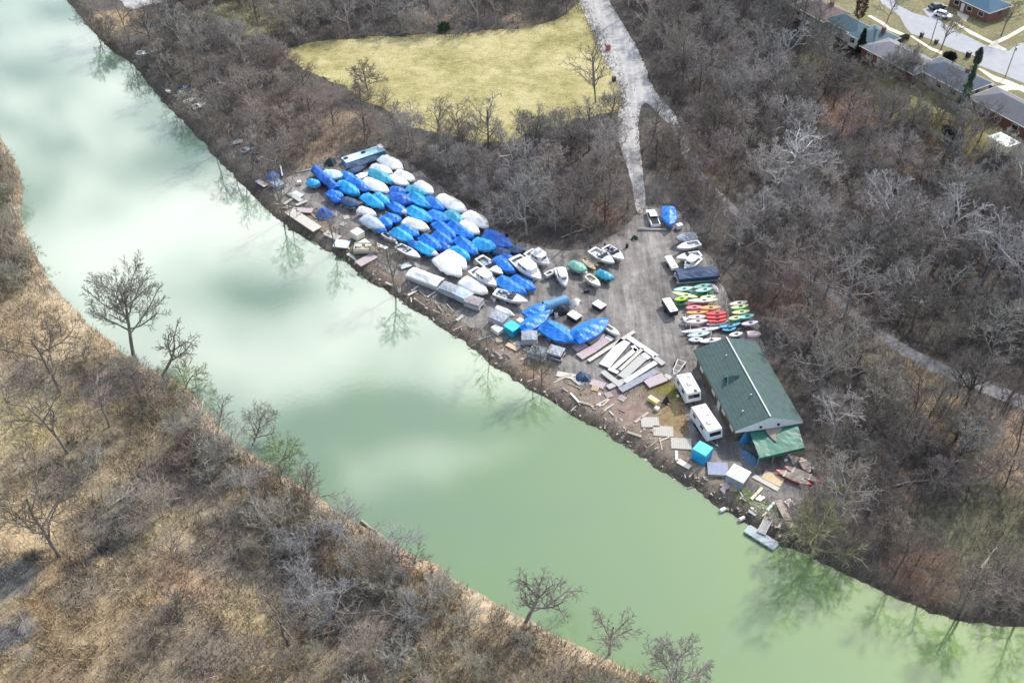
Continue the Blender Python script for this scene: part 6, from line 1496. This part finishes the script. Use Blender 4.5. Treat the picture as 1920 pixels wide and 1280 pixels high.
# ---- small clutter along the bank side, each piece by itself
def pallet(f, px, py, rz, m, label):
    x, y, z = at(*pic(f, px, py), 0.1); b = empty('pallet', (x, y, z + 0.02), rz, label, 'pallet', 'pallets on the bank side')
    t = MB()
    for i in range(6): t.box((-0.5 + 0.2 * i, 0, 0.13), (0.13, 1.2, 0.025))
    t.build('boards', m, b)
    for i in (-1, 0, 1): MB().box((0, i * 0.52, 0.06), (1.15, 0.10, 0.115)).build('bearer', M_WOOD, b)
def drum(f, px, py, m, label, lying=False):
    x, y, z = at(*pic(f, px, py), 0.3); b = empty('drum', (x, y, z), 0.5, label, 'drum', 'drums and barrels')
    if lying: MB().tube((-0.45, 0, 0.3), (0.45, 0, 0.3), 0.3, n=14).build('barrel', m, b); MB().tube((0.45, 0, 0.3), (0.48, 0, 0.3), 0.26, n=14).build('lid', M_BLACK, b)
    else: MB().tube((0, 0, 0), (0, 0, 0.9), 0.3, n=14).build('barrel', m, b); MB().tube((0, 0, 0.9), (0, 0, 0.93), 0.26, n=14).build('lid', M_BLACK, b)
for i, (f, px, py, rz, m, l) in enumerate([('O', 1130, 640, .3, M_PALEWOOD, 'pale pallet above the cream box'), ('O', 1080, 760, -.6, M_GREYDECK, 'grey pallet left of the cream box'), ('O', 1640, 1130, .2, M_PINKWOOD, 'pinkish pallet right of the cream deck piece'), ('2', 90, 800, .5, M_PINKWOOD, 'pinkish pallet on the gravel below the grey white boat'),
        ('E', 420, 860, -.7, M_WHITEDECK, 'white pallet below the turquoise box'), ('E', 570, 950, -.7, M_WHITEDECK, 'white pallet left of the slate grey pontoon'), ('5', 480, 760, .4, M_PINKWOOD, 'pinkish pallet below the dock stack'), ('5', 600, 790, .9, M_PINKWOOD, 'pinkish pallet right of the one below the dock stack'), ('5', 360, 700, -.3, M_TAN, 'tan pallet near the navy cover'), ('6', 760, 620, .5, M_BLUSH, 'pale pink pallet below the white roofed shelter'), ('6', 830, 640, -.2, M_TAN, 'tan pallet below the white roofed shelter'), ('6', 1330, 770, .5, M_BLUSH, 'pale pallet beside the gangway'), ('E', 130, 800, .1, M_TAN, 'tan pallet on the bank below the white open box')]):
    pallet(f, px, py, rz, m, l)
for i, (f, px, py, m, l, ly) in enumerate([('O', 935, 585, M_WHITEP, 'white drum right of the dark blue dome tarpaulin', False), ('O', 1300, 1230, M_WHITEP, 'white drum on the tan deck by the bank', False), ('3', 1590, 150, M_BLACK, 'black drum with a pale lid by the twin white boats', False), ('3', 1230, 545, M_BLACK, 'black drum lying left of the gravel area', True), ('3', 410, 625, M_WHITEP, 'white drum below the front runabout', False), ('2', 230, 1155, M_WHITEP, 'white drum on the bank below the white pontoon', False), ('2', 1185, 675, M_DARKHULL, 'dark drum at the trees above the cruisers', False), ('6', 735, 830, M_WHITEP, 'white drum lying at the waterline', True), ('6', 905, 910, M_BLUSH, 'pale drum lying on the bank above the floating dock', True), ('E', 940, 380, M_WHITEP, 'white drum left of the black tarpaulin heap', False), ('E', 1010, 430, M_WHITEP, 'white drum below the black tarpaulin heap', False)]):
    drum(f, px, py, m, l, ly)
dock('1', 1000,1160, 1150,1080, 2.0, M_PINKWOOD, 'pink grey deck section right of the tan pontoon boat', -0.1)
dock('1', 1150,980, 1260,1020, 0.8, M_WHITEDECK, 'short white deck piece near the grey white boat', 0.0)
dock('1', 370,520, 500,600, 1.0, M_GREYDECK, 'grey deck piece above the long pale far left section', 0.0)
dock('O', 760,900, 1000,1010, 1.6, M_GREYDECK, 'dark weathered deck section left of the cream box', -0.15)
dock('2', 240,950, 330,920, 1.4, M_BLUEDECK, 'pale blue deck piece behind the white pontoon boat', 0.0)
dock('E', 250,860, 420,950, 0.9, M_TAN, 'tan deck piece on the bank below the turquoise box', -0.2)
dock('5', 470,690, 640,620, 1.0, M_GREYDECK, 'grey deck piece leaning under the dark blue dock section', -0.1)
open_boat('B', 740,820, 985,975, 1.3, 'narrow grey skiff on the gravel beside the sky blue tent cover', hullm=M_GELG, deckm=M_GELG, floorm=M_GREYC, seats=0, shield=False, motor=False, lift=-0.35, name='skiff')
# frames and boards on the upstream bank
for a in [('N', 430,300, 620,250, 1.4, M_GREYDECK, 'grey dock piece farthest upstream of the yard'), ('N', 800,470, 900,440, 1.6, M_DARKHULL, 'dark square float upstream of the denim blue tarpaulin'), ('N', 880,960, 1040,1060, 1.2, M_PINKWOOD, 'pinkish dock piece below the denim blue tarpaulin'), ('N', 1500,1180, 1680,1240, 1.3, M_BLUEDECK, 'pale blue dock piece at the left end of the gravel'), ('N', 1290,690, 1330,880, 0.3, M_LILAC, 'thin pale pole-like dock edge beside the denim blue tarpaulin')]:
    x, y, z = at(*pic(a[0], (a[1]+a[3])/2, (a[2]+a[4])/2)); dd = np.array(G(*pic(a[0], a[3], a[4]), z)) - np.array(G(*pic(a[0], a[1], a[2]), z)); L = float(np.hypot(*dd))
    b = empty('dock_section', (x, y, z), math.atan2(dd[1], dd[0]), a[7], 'dock section', 'dock sections on the upstream bank')
    MB().box((0, 0, 0.40), (L, a[5], 0.08)).build('deck', a[6], b); MB().box((0, 0, 0.18), (L * 0.94, a[5] * 0.9, 0.36)).build('float', M_BLACK, b)
small_boat('8', 860,640, 1000,600, 1.6, M_GREYC, 'small grey boat on the upstream bank among bushes') if False else None

rs = np.random.RandomState(77); STRIP_IN = np.array([(515,372),(575,432),(650,490),(730,542),(800,590),(880,645),(960,698),(1050,752),(1130,803),(1200,846),(1290,900),(1400,960),(1480,1000),(1500,975),(1420,930),(1340,880),(1260,835),(1190,780),(1120,738),(1040,692),(960,645),(880,592),(800,548),(720,503),(650,450),(590,390)])
k = 0
while k < 46:
    px, py = STRIP_IN.min(0) + rs.rand(2) * (STRIP_IN.max(0) - STRIP_IN.min(0))
    if not in_poly(px, py, STRIP_IN): continue
    x, y, z = at(px, py)
    if river_dist(x, y)[0] < 1.2: continue
    m = [M_WOOD, M_PALEWOOD, M_WOOD, M_GREYDECK, M_TAN, M_WHITEDECK][rs.randint(6)]
    L_, w_ = 0.9 + 2.2 * rs.rand(), 0.16 + 0.5 * rs.rand() ** 2
    o = MB().box((0, 0, 0.06), (L_, w_, 0.07)).build('board', m); o.location = (x, y, z + 0.03 + 0.02 * rs.rand()); o.rotation_euler = (0.05 * rs.randn(), 0.05 * rs.randn(), -0.8 + (1.57 if rs.rand() < 0.4 else 0) + 0.3 * rs.randn())
    tag(o, 'loose weathered board lying on the river side of the yard', 'board', 'loose boards on the river side of the yard'); k += 1
# ================================================================ HOUSES ON THE BENCH
ZB = LAND + BENCH
def bpt(f, x, y, dz=0.0): return np.array(G(*pic(f, x, y), ZB + dz))
_sd = bpt('T', 1400, 650) - bpt('T', 820, 370); ST = math.atan2(_sd[1], _sd[0])     # direction of the street
M_BRICK = mat('red_brick', (0.20, 0.095, 0.072), 0.85, 0.2, var=0.18, scale=3.0, bump=0.3, bump_scale=20)
M_BUFF = mat('buff_stucco', (0.50, 0.44, 0.35), 0.85, 0.2, var=0.1, scale=2.0)
M_WHITEW = mat('white_house_paint', (0.72, 0.70, 0.65), 0.6, 0.3, var=0.06)
def roofm(n, c): return mat(n, c, 0.85, 0.25, var=0.12, scale=1.5, bump=0.4, bump_scale=10)
def house(c, L, W, rz, wallm, rm, label, hip=True, wing=None, wh=2.8, rise=1.9, chimney=True):
    b = empty('house', (c[0], c[1], ZB - 0.02), rz, label, 'house', 'houses along the street')
    def vol(cx, cy, L, W, name):
        MB().box((cx, cy, wh / 2), (L - 0.9, W - 0.9, wh)).build('wall', wallm, b)
        h = W / 2 if hip else 0.0; m = MB(); x, y = L / 2, W / 2
        m.add([(cx - x, cy - y, wh), (cx + x, cy - y, wh), (cx + x, cy + y, wh), (cx - x, cy + y, wh), (cx - x + h, cy, wh + rise), (cx + x - h, cy, wh + rise)], [(0, 1, 5, 4), (2, 3, 4, 5), (1, 2, 5), (3, 0, 4), (3, 2, 1, 0)])
        rf = m.build('roof', rm, b)
        e = MB()
        for s in (-1, 1): e.box((cx, cy + s * (y + 0.03), wh - 0.06), (L + 0.12, 0.06, 0.16)); e.box((cx + s * (x + 0.03), cy, wh - 0.06), (0.06, W, 0.16))
        e.build('gutter', M_WHITEW, b)
        return rf
    rf = vol(0, 0, L, W, 'main')
    if wing: vol(*wing, 'wing')
    if chimney: MB().box((L * 0.18, W * 0.12, wh + rise * 0.9), (0.7, 0.9, 1.5)).build('chimney', M_BRICK, rf)
    for s in (-1, 1):
        for t in (-0.3, 0.02, 0.3):
            w = MB().box((t * L, s * (W / 2 - 0.44), 1.55), (1.5, 0.06, 1.1)).build('window', M_GLASS, b)
            fr = MB()
            for k in (-1, 1): fr.box((t * L + k * 0.79, s * (W / 2 - 0.43), 1.55), (0.08, 0.09, 1.26)); fr.box((t * L, s * (W / 2 - 0.43), 1.55 + k * 0.59), (1.5, 0.09, 0.08))
            fr.build('frame', M_WHITEW, w)
    for s in (-1, 1): MB().box((s * (L / 2 - 0.44), 0.5, 1.55), (0.06, 1.3, 1.0)).build('window', M_GLASS, b)
    MB().box((-0.14 * L, -(W / 2 - 0.43), 1.05), (0.95, 0.07, 2.1)).build('door', M_WHITEW, b)
    MB().box((-0.14 * L, (W / 2 - 0.43), 1.05), (0.95, 0.07, 2.1)).build('door', M_DARKHULL, b)
    return b
house(bpt('U', 1150, 530, 3.2), 8.5, 9.5, ST, M_WHITEW, roofm('teal_shingles', (0.08, 0.132, 0.155)), 'bungalow with a teal roof and a longer lighter wing', wing=(-7.5, -0.6, 11.5, 6.8))
house(bpt('U', 1560, 830, 3.2), 17.0, 9.5, ST, M_BRICK, roofm('pale_grey_shingles', (0.20, 0.20, 0.22)), 'bungalow with a pale grey hipped roof beside the teal one')
house(bpt('T', 800, 1130, 3.2), 15.0, 9.5, ST, M_BUFF, roofm('slate_blue_shingles', (0.08, 0.10, 0.135)), 'bungalow with a slate blue hipped roof behind the tall green conifer')
house(bpt('V', 1720, 560, 3.2), 16.0, 9.5, ST, M_BRICK, roofm('dark_grey_shingles', (0.13, 0.13, 0.15)), 'red brick bungalow with a dark grey roof at the right edge')
house(bpt('T', 1240, -20, 3.2), 13.0, 9.0, ST, M_BRICK, roofm('blue_shingles', (0.06, 0.125, 0.18)), 'house with a bright blue roof across the street')
house(bpt('U', 330, 120, 3.2), 12.0, 9.5, ST + 0.0, M_BUFF, roofm('brown_shingles', (0.15, 0.115, 0.11)), 'bungalow with a brown hipped roof left of the teal one')
x, y = bpt('V', 1600, 1060, 2.0); b = empty('carport', (x, y, ZB - 0.6), ST, 'white corrugated carport roof below the brick bungalow', 'carport')
m = MB(); rows = [[(-2.6 + 5.2 * i / 16, -2.1 + 4.2 * j / 4, 2.3 - 0.25 * j / 4 + 0.05 * (i % 2)) for j in range(5)] for i in range(17)]; m.grid(rows); m.f = [tuple(reversed(q)) for q in m.f]; m.build('roof', mat('pale_mint_sheet_metal', (0.62, 0.72, 0.68), 0.4, 0.5, var=0.1), b)
for sx in (-1, 1):
    for sy in (-1, 1): MB().box((sx * 2.4, sy * 1.9, 1.1), (0.12, 0.12, 2.2)).build('post', M_WHITEW, b)
# streets, kerbs and walks
def bench_sheet(name, f, pts, dz, m, amp=0.15, smooth=True, seed=9):
    P = np.array([bpt(f, *p) for p in pts])
    if smooth: P = smooth_outline(P, 1.0, amp, seed)
    mb = MB(); mb.add([(x, y, ZB + dz) for x, y in P], [tuple(range(len(P)))]); o = mb.build(name, m)
    if o.data.polygons[0].normal.z < 0: o.data.flip_normals()
    return tag(o, kind='structure')
bench_sheet('street', 'T', [(-420,-160),(-300,60),(-30,250),(60,420),(160,530),(420,600),(640,700),(900,800),(1160,880),(1180,1010),(1500,1130),(1800,1250),(2200,1400),(2200,640),(1800,680),(1660,790),(1480,750),(1330,720),(1100,600),(900,500),(700,390),(560,300),(420,270),(180,200),(-60,80),(-240,-160)], 0.02, m_street, smooth=False)
bench_sheet('sidewalk', 'T', [(120,555),(170,555),(480,745),(640,800),(620,850),(440,770)], 0.03, m_conc, smooth=False)
bench_sheet('sidewalk', 'T', [(1170,1060),(1230,1060),(1450,1180),(1700,1260),(2000,1400),(2000,1480),(1660,1330),(1440,1260)], 0.03, m_conc, smooth=False)
bench_sheet('sidewalk', 'T', [(800,350),(850,350),(1100,490),(1400,640),(1640,770),(1600,790),(1370,730),(1330,720),(1390,680),(1080,540)], 0.03, m_conc, smooth=False)
bench_sheet('sidewalk', 'T', [(1340,715),(1420,645),(1640,550),(1920,390),(1980,420),(1660,600),(1470,690),(1400,735)], 0.034, m_conc, smooth=False)
bench_sheet('sidewalk', 'U', [(1040,250),(1090,235),(1300,350),(1400,430),(1700,560),(1660,590),(1360,470),(1260,380)], 0.03, m_conc, smooth=False)
bench_sheet('driveway', 'T', [(860,170),(1050,250),(1000,340),(870,250)], 0.028, m_conc, smooth=False)
bench_sheet('driveway', 'T', [(330,150),(560,60),(720,90),(640,300),(480,300),(400,240)], 0.026, m_street, smooth=False)
bench_sheet('driveway', 'V', [(1200,440),(1420,270),(1720,240),(1890,250),(1890,330),(1720,320),(1430,390)], 0.028, m_conc, smooth=False)
bench_sheet('driveway', 'U', [(1050,770),(1400,590),(1460,630),(1430,660),(1380,690),(1090,790)], 0.026, m_conc, smooth=False)

# ---- evergreens: many small sprays on a leader
def conifer(f, px, py, h, r, m, label, column=False, seed=1, name='conifer', dz=0.0, sparse=1.0):
    x, y, z = at(*pic(f, px, py)); b = empty(name, (x, y, z - 0.05), 0, label, 'tree'); rs = np.random.RandomState(seed)
    MB().tube((0, 0, 0), (0, 0, h * 0.92), r * 0.10 + 0.05, 0.03, n=7).build('trunk', M_WOOD, b)
    n = int(1500 * sparse); t = rs.rand(n) ** 0.8; prof = (np.clip(np.minimum(t * 6 + 0.45, (1 - t) * 3.2), 0, 1) if column else (1 - t) * (0.78 + 0.22 * np.sin(t * 26)) + 0.03) * r
    q = rs.rand(n) * 6.28; rad = prof * (0.35 + 0.65 * rs.rand(n) ** 0.5) * (1 + 0.18 * np.sin(q * 3 + t * 9))
    c = np.stack([rad * np.cos(q), rad * np.sin(q), 0.08 * h + t * h * 0.92], 1)
    d = np.stack([np.cos(q), np.sin(q), (0.9 if column else -0.15) + 0.4 * rs.randn(n)], 1); d /= np.linalg.norm(d, axis=1)[:, None]
    s = np.cross(d, rs.randn(n, 3)); s /= np.linalg.norm(s, axis=1)[:, None]; l = (0.22 + 0.3 * rs.rand(n))[:, None] * (0.6 + 0.12 * r)
    V = np.stack([c - d * l, c + s * l * 0.45, c + d * l * 1.3, c - s * l * 0.45], 1).reshape(-1, 3)
    me = plain_mesh('crown', V, np.arange(4 * n).reshape(-1, 4), m); o = bpy.data.objects.new('crown', me); COL.objects.link(o); o.parent = b
    return b
def needle(n, c): return mat(n, c, 0.8, 0.2, var=0.35, scale=1.2)
conifer('U', 900, 330, 10.5, 1.35, needle('brown_cedar', (0.14, 0.085, 0.065)), 'tall rust brown columnar cedar behind the teal bungalow', True, 1, 'columnar_cedar')
conifer('U', 900, 900, 7.5, 1.9, needle('dark_spruce', (0.022, 0.035, 0.03)), 'blackish green conifer in front of the teal bungalow', False, 2)
conifer('V', 870, 780, 13.5, 2.0, needle('green_fir', (0.075, 0.125, 0.075)), 'tall loose green conifer in front of the slate blue roof', False, 3, sparse=0.7)
conifer('T', 1150, 1020, 4.6, 0.75, needle('grey_juniper', (0.13, 0.15, 0.13)), 'narrow grey green juniper at the street corner', True, 4, 'juniper')
conifer('T', 740, 930, 1.9, 1.4, needle('dark_yew', (0.04, 0.055, 0.03)), 'low dark round yew in front of the slate blue roof', True, 5, 'yew')
conifer('p', 832, 56, 2.2, 1.5, needle('fresh_green_bush', (0.10, 0.17, 0.07)), 'small fresh green bush at the upper field edge', True, 6, 'evergreen_bush', sparse=0.5)
def hedge(f, x0, y0, x1, y1, w, h, m, label, seed):
    a = bpt(f, x0, y0, h); c = bpt(f, x1, y1, h); d = c - a; L = float(np.hypot(*d)); b = empty('hedge', (*((a + c) / 2), ZB - 0.05), math.atan2(d[1], d[0]), label, 'hedge'); rs = np.random.RandomState(seed); n = 900
    u = rs.rand(n, 3) * 2 - 1; k = np.max(np.abs(u), axis=1)[:, None]; u = u / k * (0.85 + 0.15 * rs.rand(n, 1)); p = u * (L / 2, w / 2, h / 2) + (0, 0, h / 2)
    e = rs.randn(n, 3); e /= np.linalg.norm(e, axis=1)[:, None]; s = np.cross(e, rs.randn(n, 3)); s /= np.linalg.norm(s, axis=1)[:, None]
    V = np.stack([p - e * .2, p + s * .14, p + e * .2, p - s * .14], 1).reshape(-1, 3); me = plain_mesh('foliage', V, np.arange(4 * n).reshape(-1, 4), m); o = bpy.data.objects.new('foliage', me); COL.objects.link(o); o.parent = b
    MB().box((0, 0, h * 0.45), (L * 0.9, w * 0.8, h * 0.86)).build('stems', mat('hedge_core', (0.03, 0.03, 0.02), 0.9), b)
hedge('U', 1450, 610, 1680, 530, 1.3, 1.2, needle('brown_hedge', (0.12, 0.11, 0.07)), 'clipped brownish hedge beside the sidewalk', 1)
hedge('V', 680, 860, 900, 1010, 1.6, 1.6, needle('dark_hedge', (0.04, 0.05, 0.035)), 'dark hedge at the foot of the yellow lawn', 2)
# ---- street things
def pole(f, px, py, h, label, arms=True):
    x, y = bpt(f, px, py); b = empty('utility_pole', (x, y, ZB - 0.1), ST + R(90), label, 'pole')
    MB().tube((0, 0, 0), (0, 0, h), 0.14, 0.10, n=8).build('post', M_WOOD, b)
    if arms:
        MB().box((0, 0, h - 0.6), (2.2, 0.12, 0.14)).build('crossarm', M_WOOD, b)
        MB().tube((0.3, 0, h - 1.9), (0.3, 0, h - 1.1), 0.22, n=8).build('transformer', M_STEEL, b)
    else:
        MB().tube((0, 0, h - 0.1), (1.6, 0, h + 0.3), 0.05, n=6).build('arm', M_STEEL, b); MB().box((1.7, 0, h + 0.28), (0.6, 0.25, 0.12)).build('lamp', M_GELG, b)
pole('T', 1610, 1190, 8.5, 'dark wooden utility pole beside the street at the right edge')
pole('T', 450, 680, 6.5, 'slim street lamp pole left of the street tree', False)
car(*pic('T', 560, 90), ST + R(75), M_DARKHULL, 'dark car parked in the driveway across the street')
car(*pic('T', 650, 215), ST + R(20), M_WHITEP, 'white car parked at the driveway mouth across the street')
def bin_(f, px, py, m, label, s=1.0):
    x, y, z = at(*pic(f, px, py), 0.6); b = empty('bin', (x, y, z), ST, label, 'bin', 'bins along the street' if f in 'TV' else 'bins by the gravel road')
    MB().box((0, 0, 0.5 * s), (0.62 * s, 0.7 * s, 1.0 * s), taper=1.15).build('body', m, b); MB().box((0, 0, 1.04 * s), (0.78 * s, 0.86 * s, 0.08)).build('lid', M_BLACK, b)
bin_('T', 1040, 850, M_BLACK, 'black bin at the kerb below the street', 1.3); bin_('T', 320, 535, M_DARKHULL, 'dark bin beside the driveway on the street'); bin_('T', 545, 640, M_DARKHULL, 'dark bin at the foot of the street lamp')
bin_('V', 1395, 285, M_BLACK, 'black bin on the driveway of the brick bungalow', 1.3)
bin_('p', 1140, 90, M_RED, 'red and black bin on the left edge of the gravel road', 1.2); bin_('p', 1151, 148, M_DARKHULL, 'dark bin lower on the left edge of the gravel road', 1.1)
specimen(*pic('T', 610, 775), 'vase', 171, 0.75, (0.17, 0.155, 0.14), 'bare street tree on the grass verge beside the lamp pole')
specimen(*pic('U', 1340, 350), 'vase', 172, 0.62, (0.24, 0.23, 0.225), 'pale bare street tree above the teal bungalow')
specimen(*pic('T', 1545, 560), 'vase', 173, 0.7, (0.13, 0.12, 0.10), 'dark bare tree on the lawn of the blue roofed house')
specimen(*pic('U', 130, 1060), 'vase', 174, 0.8, (0.22, 0.205, 0.18), 'bare tree on the lawn slope below the brown roofed bungalow')
specimen(*pic('U', 1560, 1230), 'dome', 175, 1.0, (0.26, 0.245, 0.225), 'rounded bare tree covering the pale grey bungalow, left one')
specimen(*pic('T', 160, 1240), 'dome', 176, 0.95, (0.25, 0.235, 0.215), 'rounded bare tree covering the pale grey bungalow, right one')
specimen(*pic('V', 650, 560), 'round', 177, 0.8, (0.24, 0.23, 0.205), 'grey bare tree left of the tall green conifer')
specimen(1522, 1046, 'round', 178, 1.1, (0.24,0.235,0.13), 'rounded olive bare tree at the water edge below the floating dock, mirrored in the river', lean=(-0.1, -0.15))
# ---- slender trees along the far bank, mirrored in the river
for i, (px, py, s, lean) in enumerate([(190, 72, 1.3, .2), (335, 212, 1.5, -.1), (352, 232, 1.2, -.2), (405, 288, 1.4, -.15), (440, 325, 1.6, -.2), (462, 350, 1.5, -.1), (532, 412, 1.5, -.1), (548, 425, 1.2, .1), (630, 475, 1.6, -.05), (742, 552, 1.5, 0), (918, 672, 1.4, .1), (998, 728, 1.5, 0), (1015, 738, 1.1, .15), (1560, 1060, 1.3, .1), (1720, 1132, 1.3, .1), (1800, 1158, 1.4, -.1), (1905, 1168, 1.9, -.1)]):
    x, y, z = at(px, py); k = proto('sapling' if i % 3 else 'tall', 311 + i % 3); sc = s * (0.95 if i % 3 else 0.55)
    e = place_tree('bank_tree', k, x, y, z - 0.1, sc, i * 1.9, (0.19, 0.17, 0.145), 'slender leafless tree leaning over the far river bank', 'tree', 'slender trees on the far bank'); e.rotation_euler = (lean * 0.8, -lean, i * 1.9)
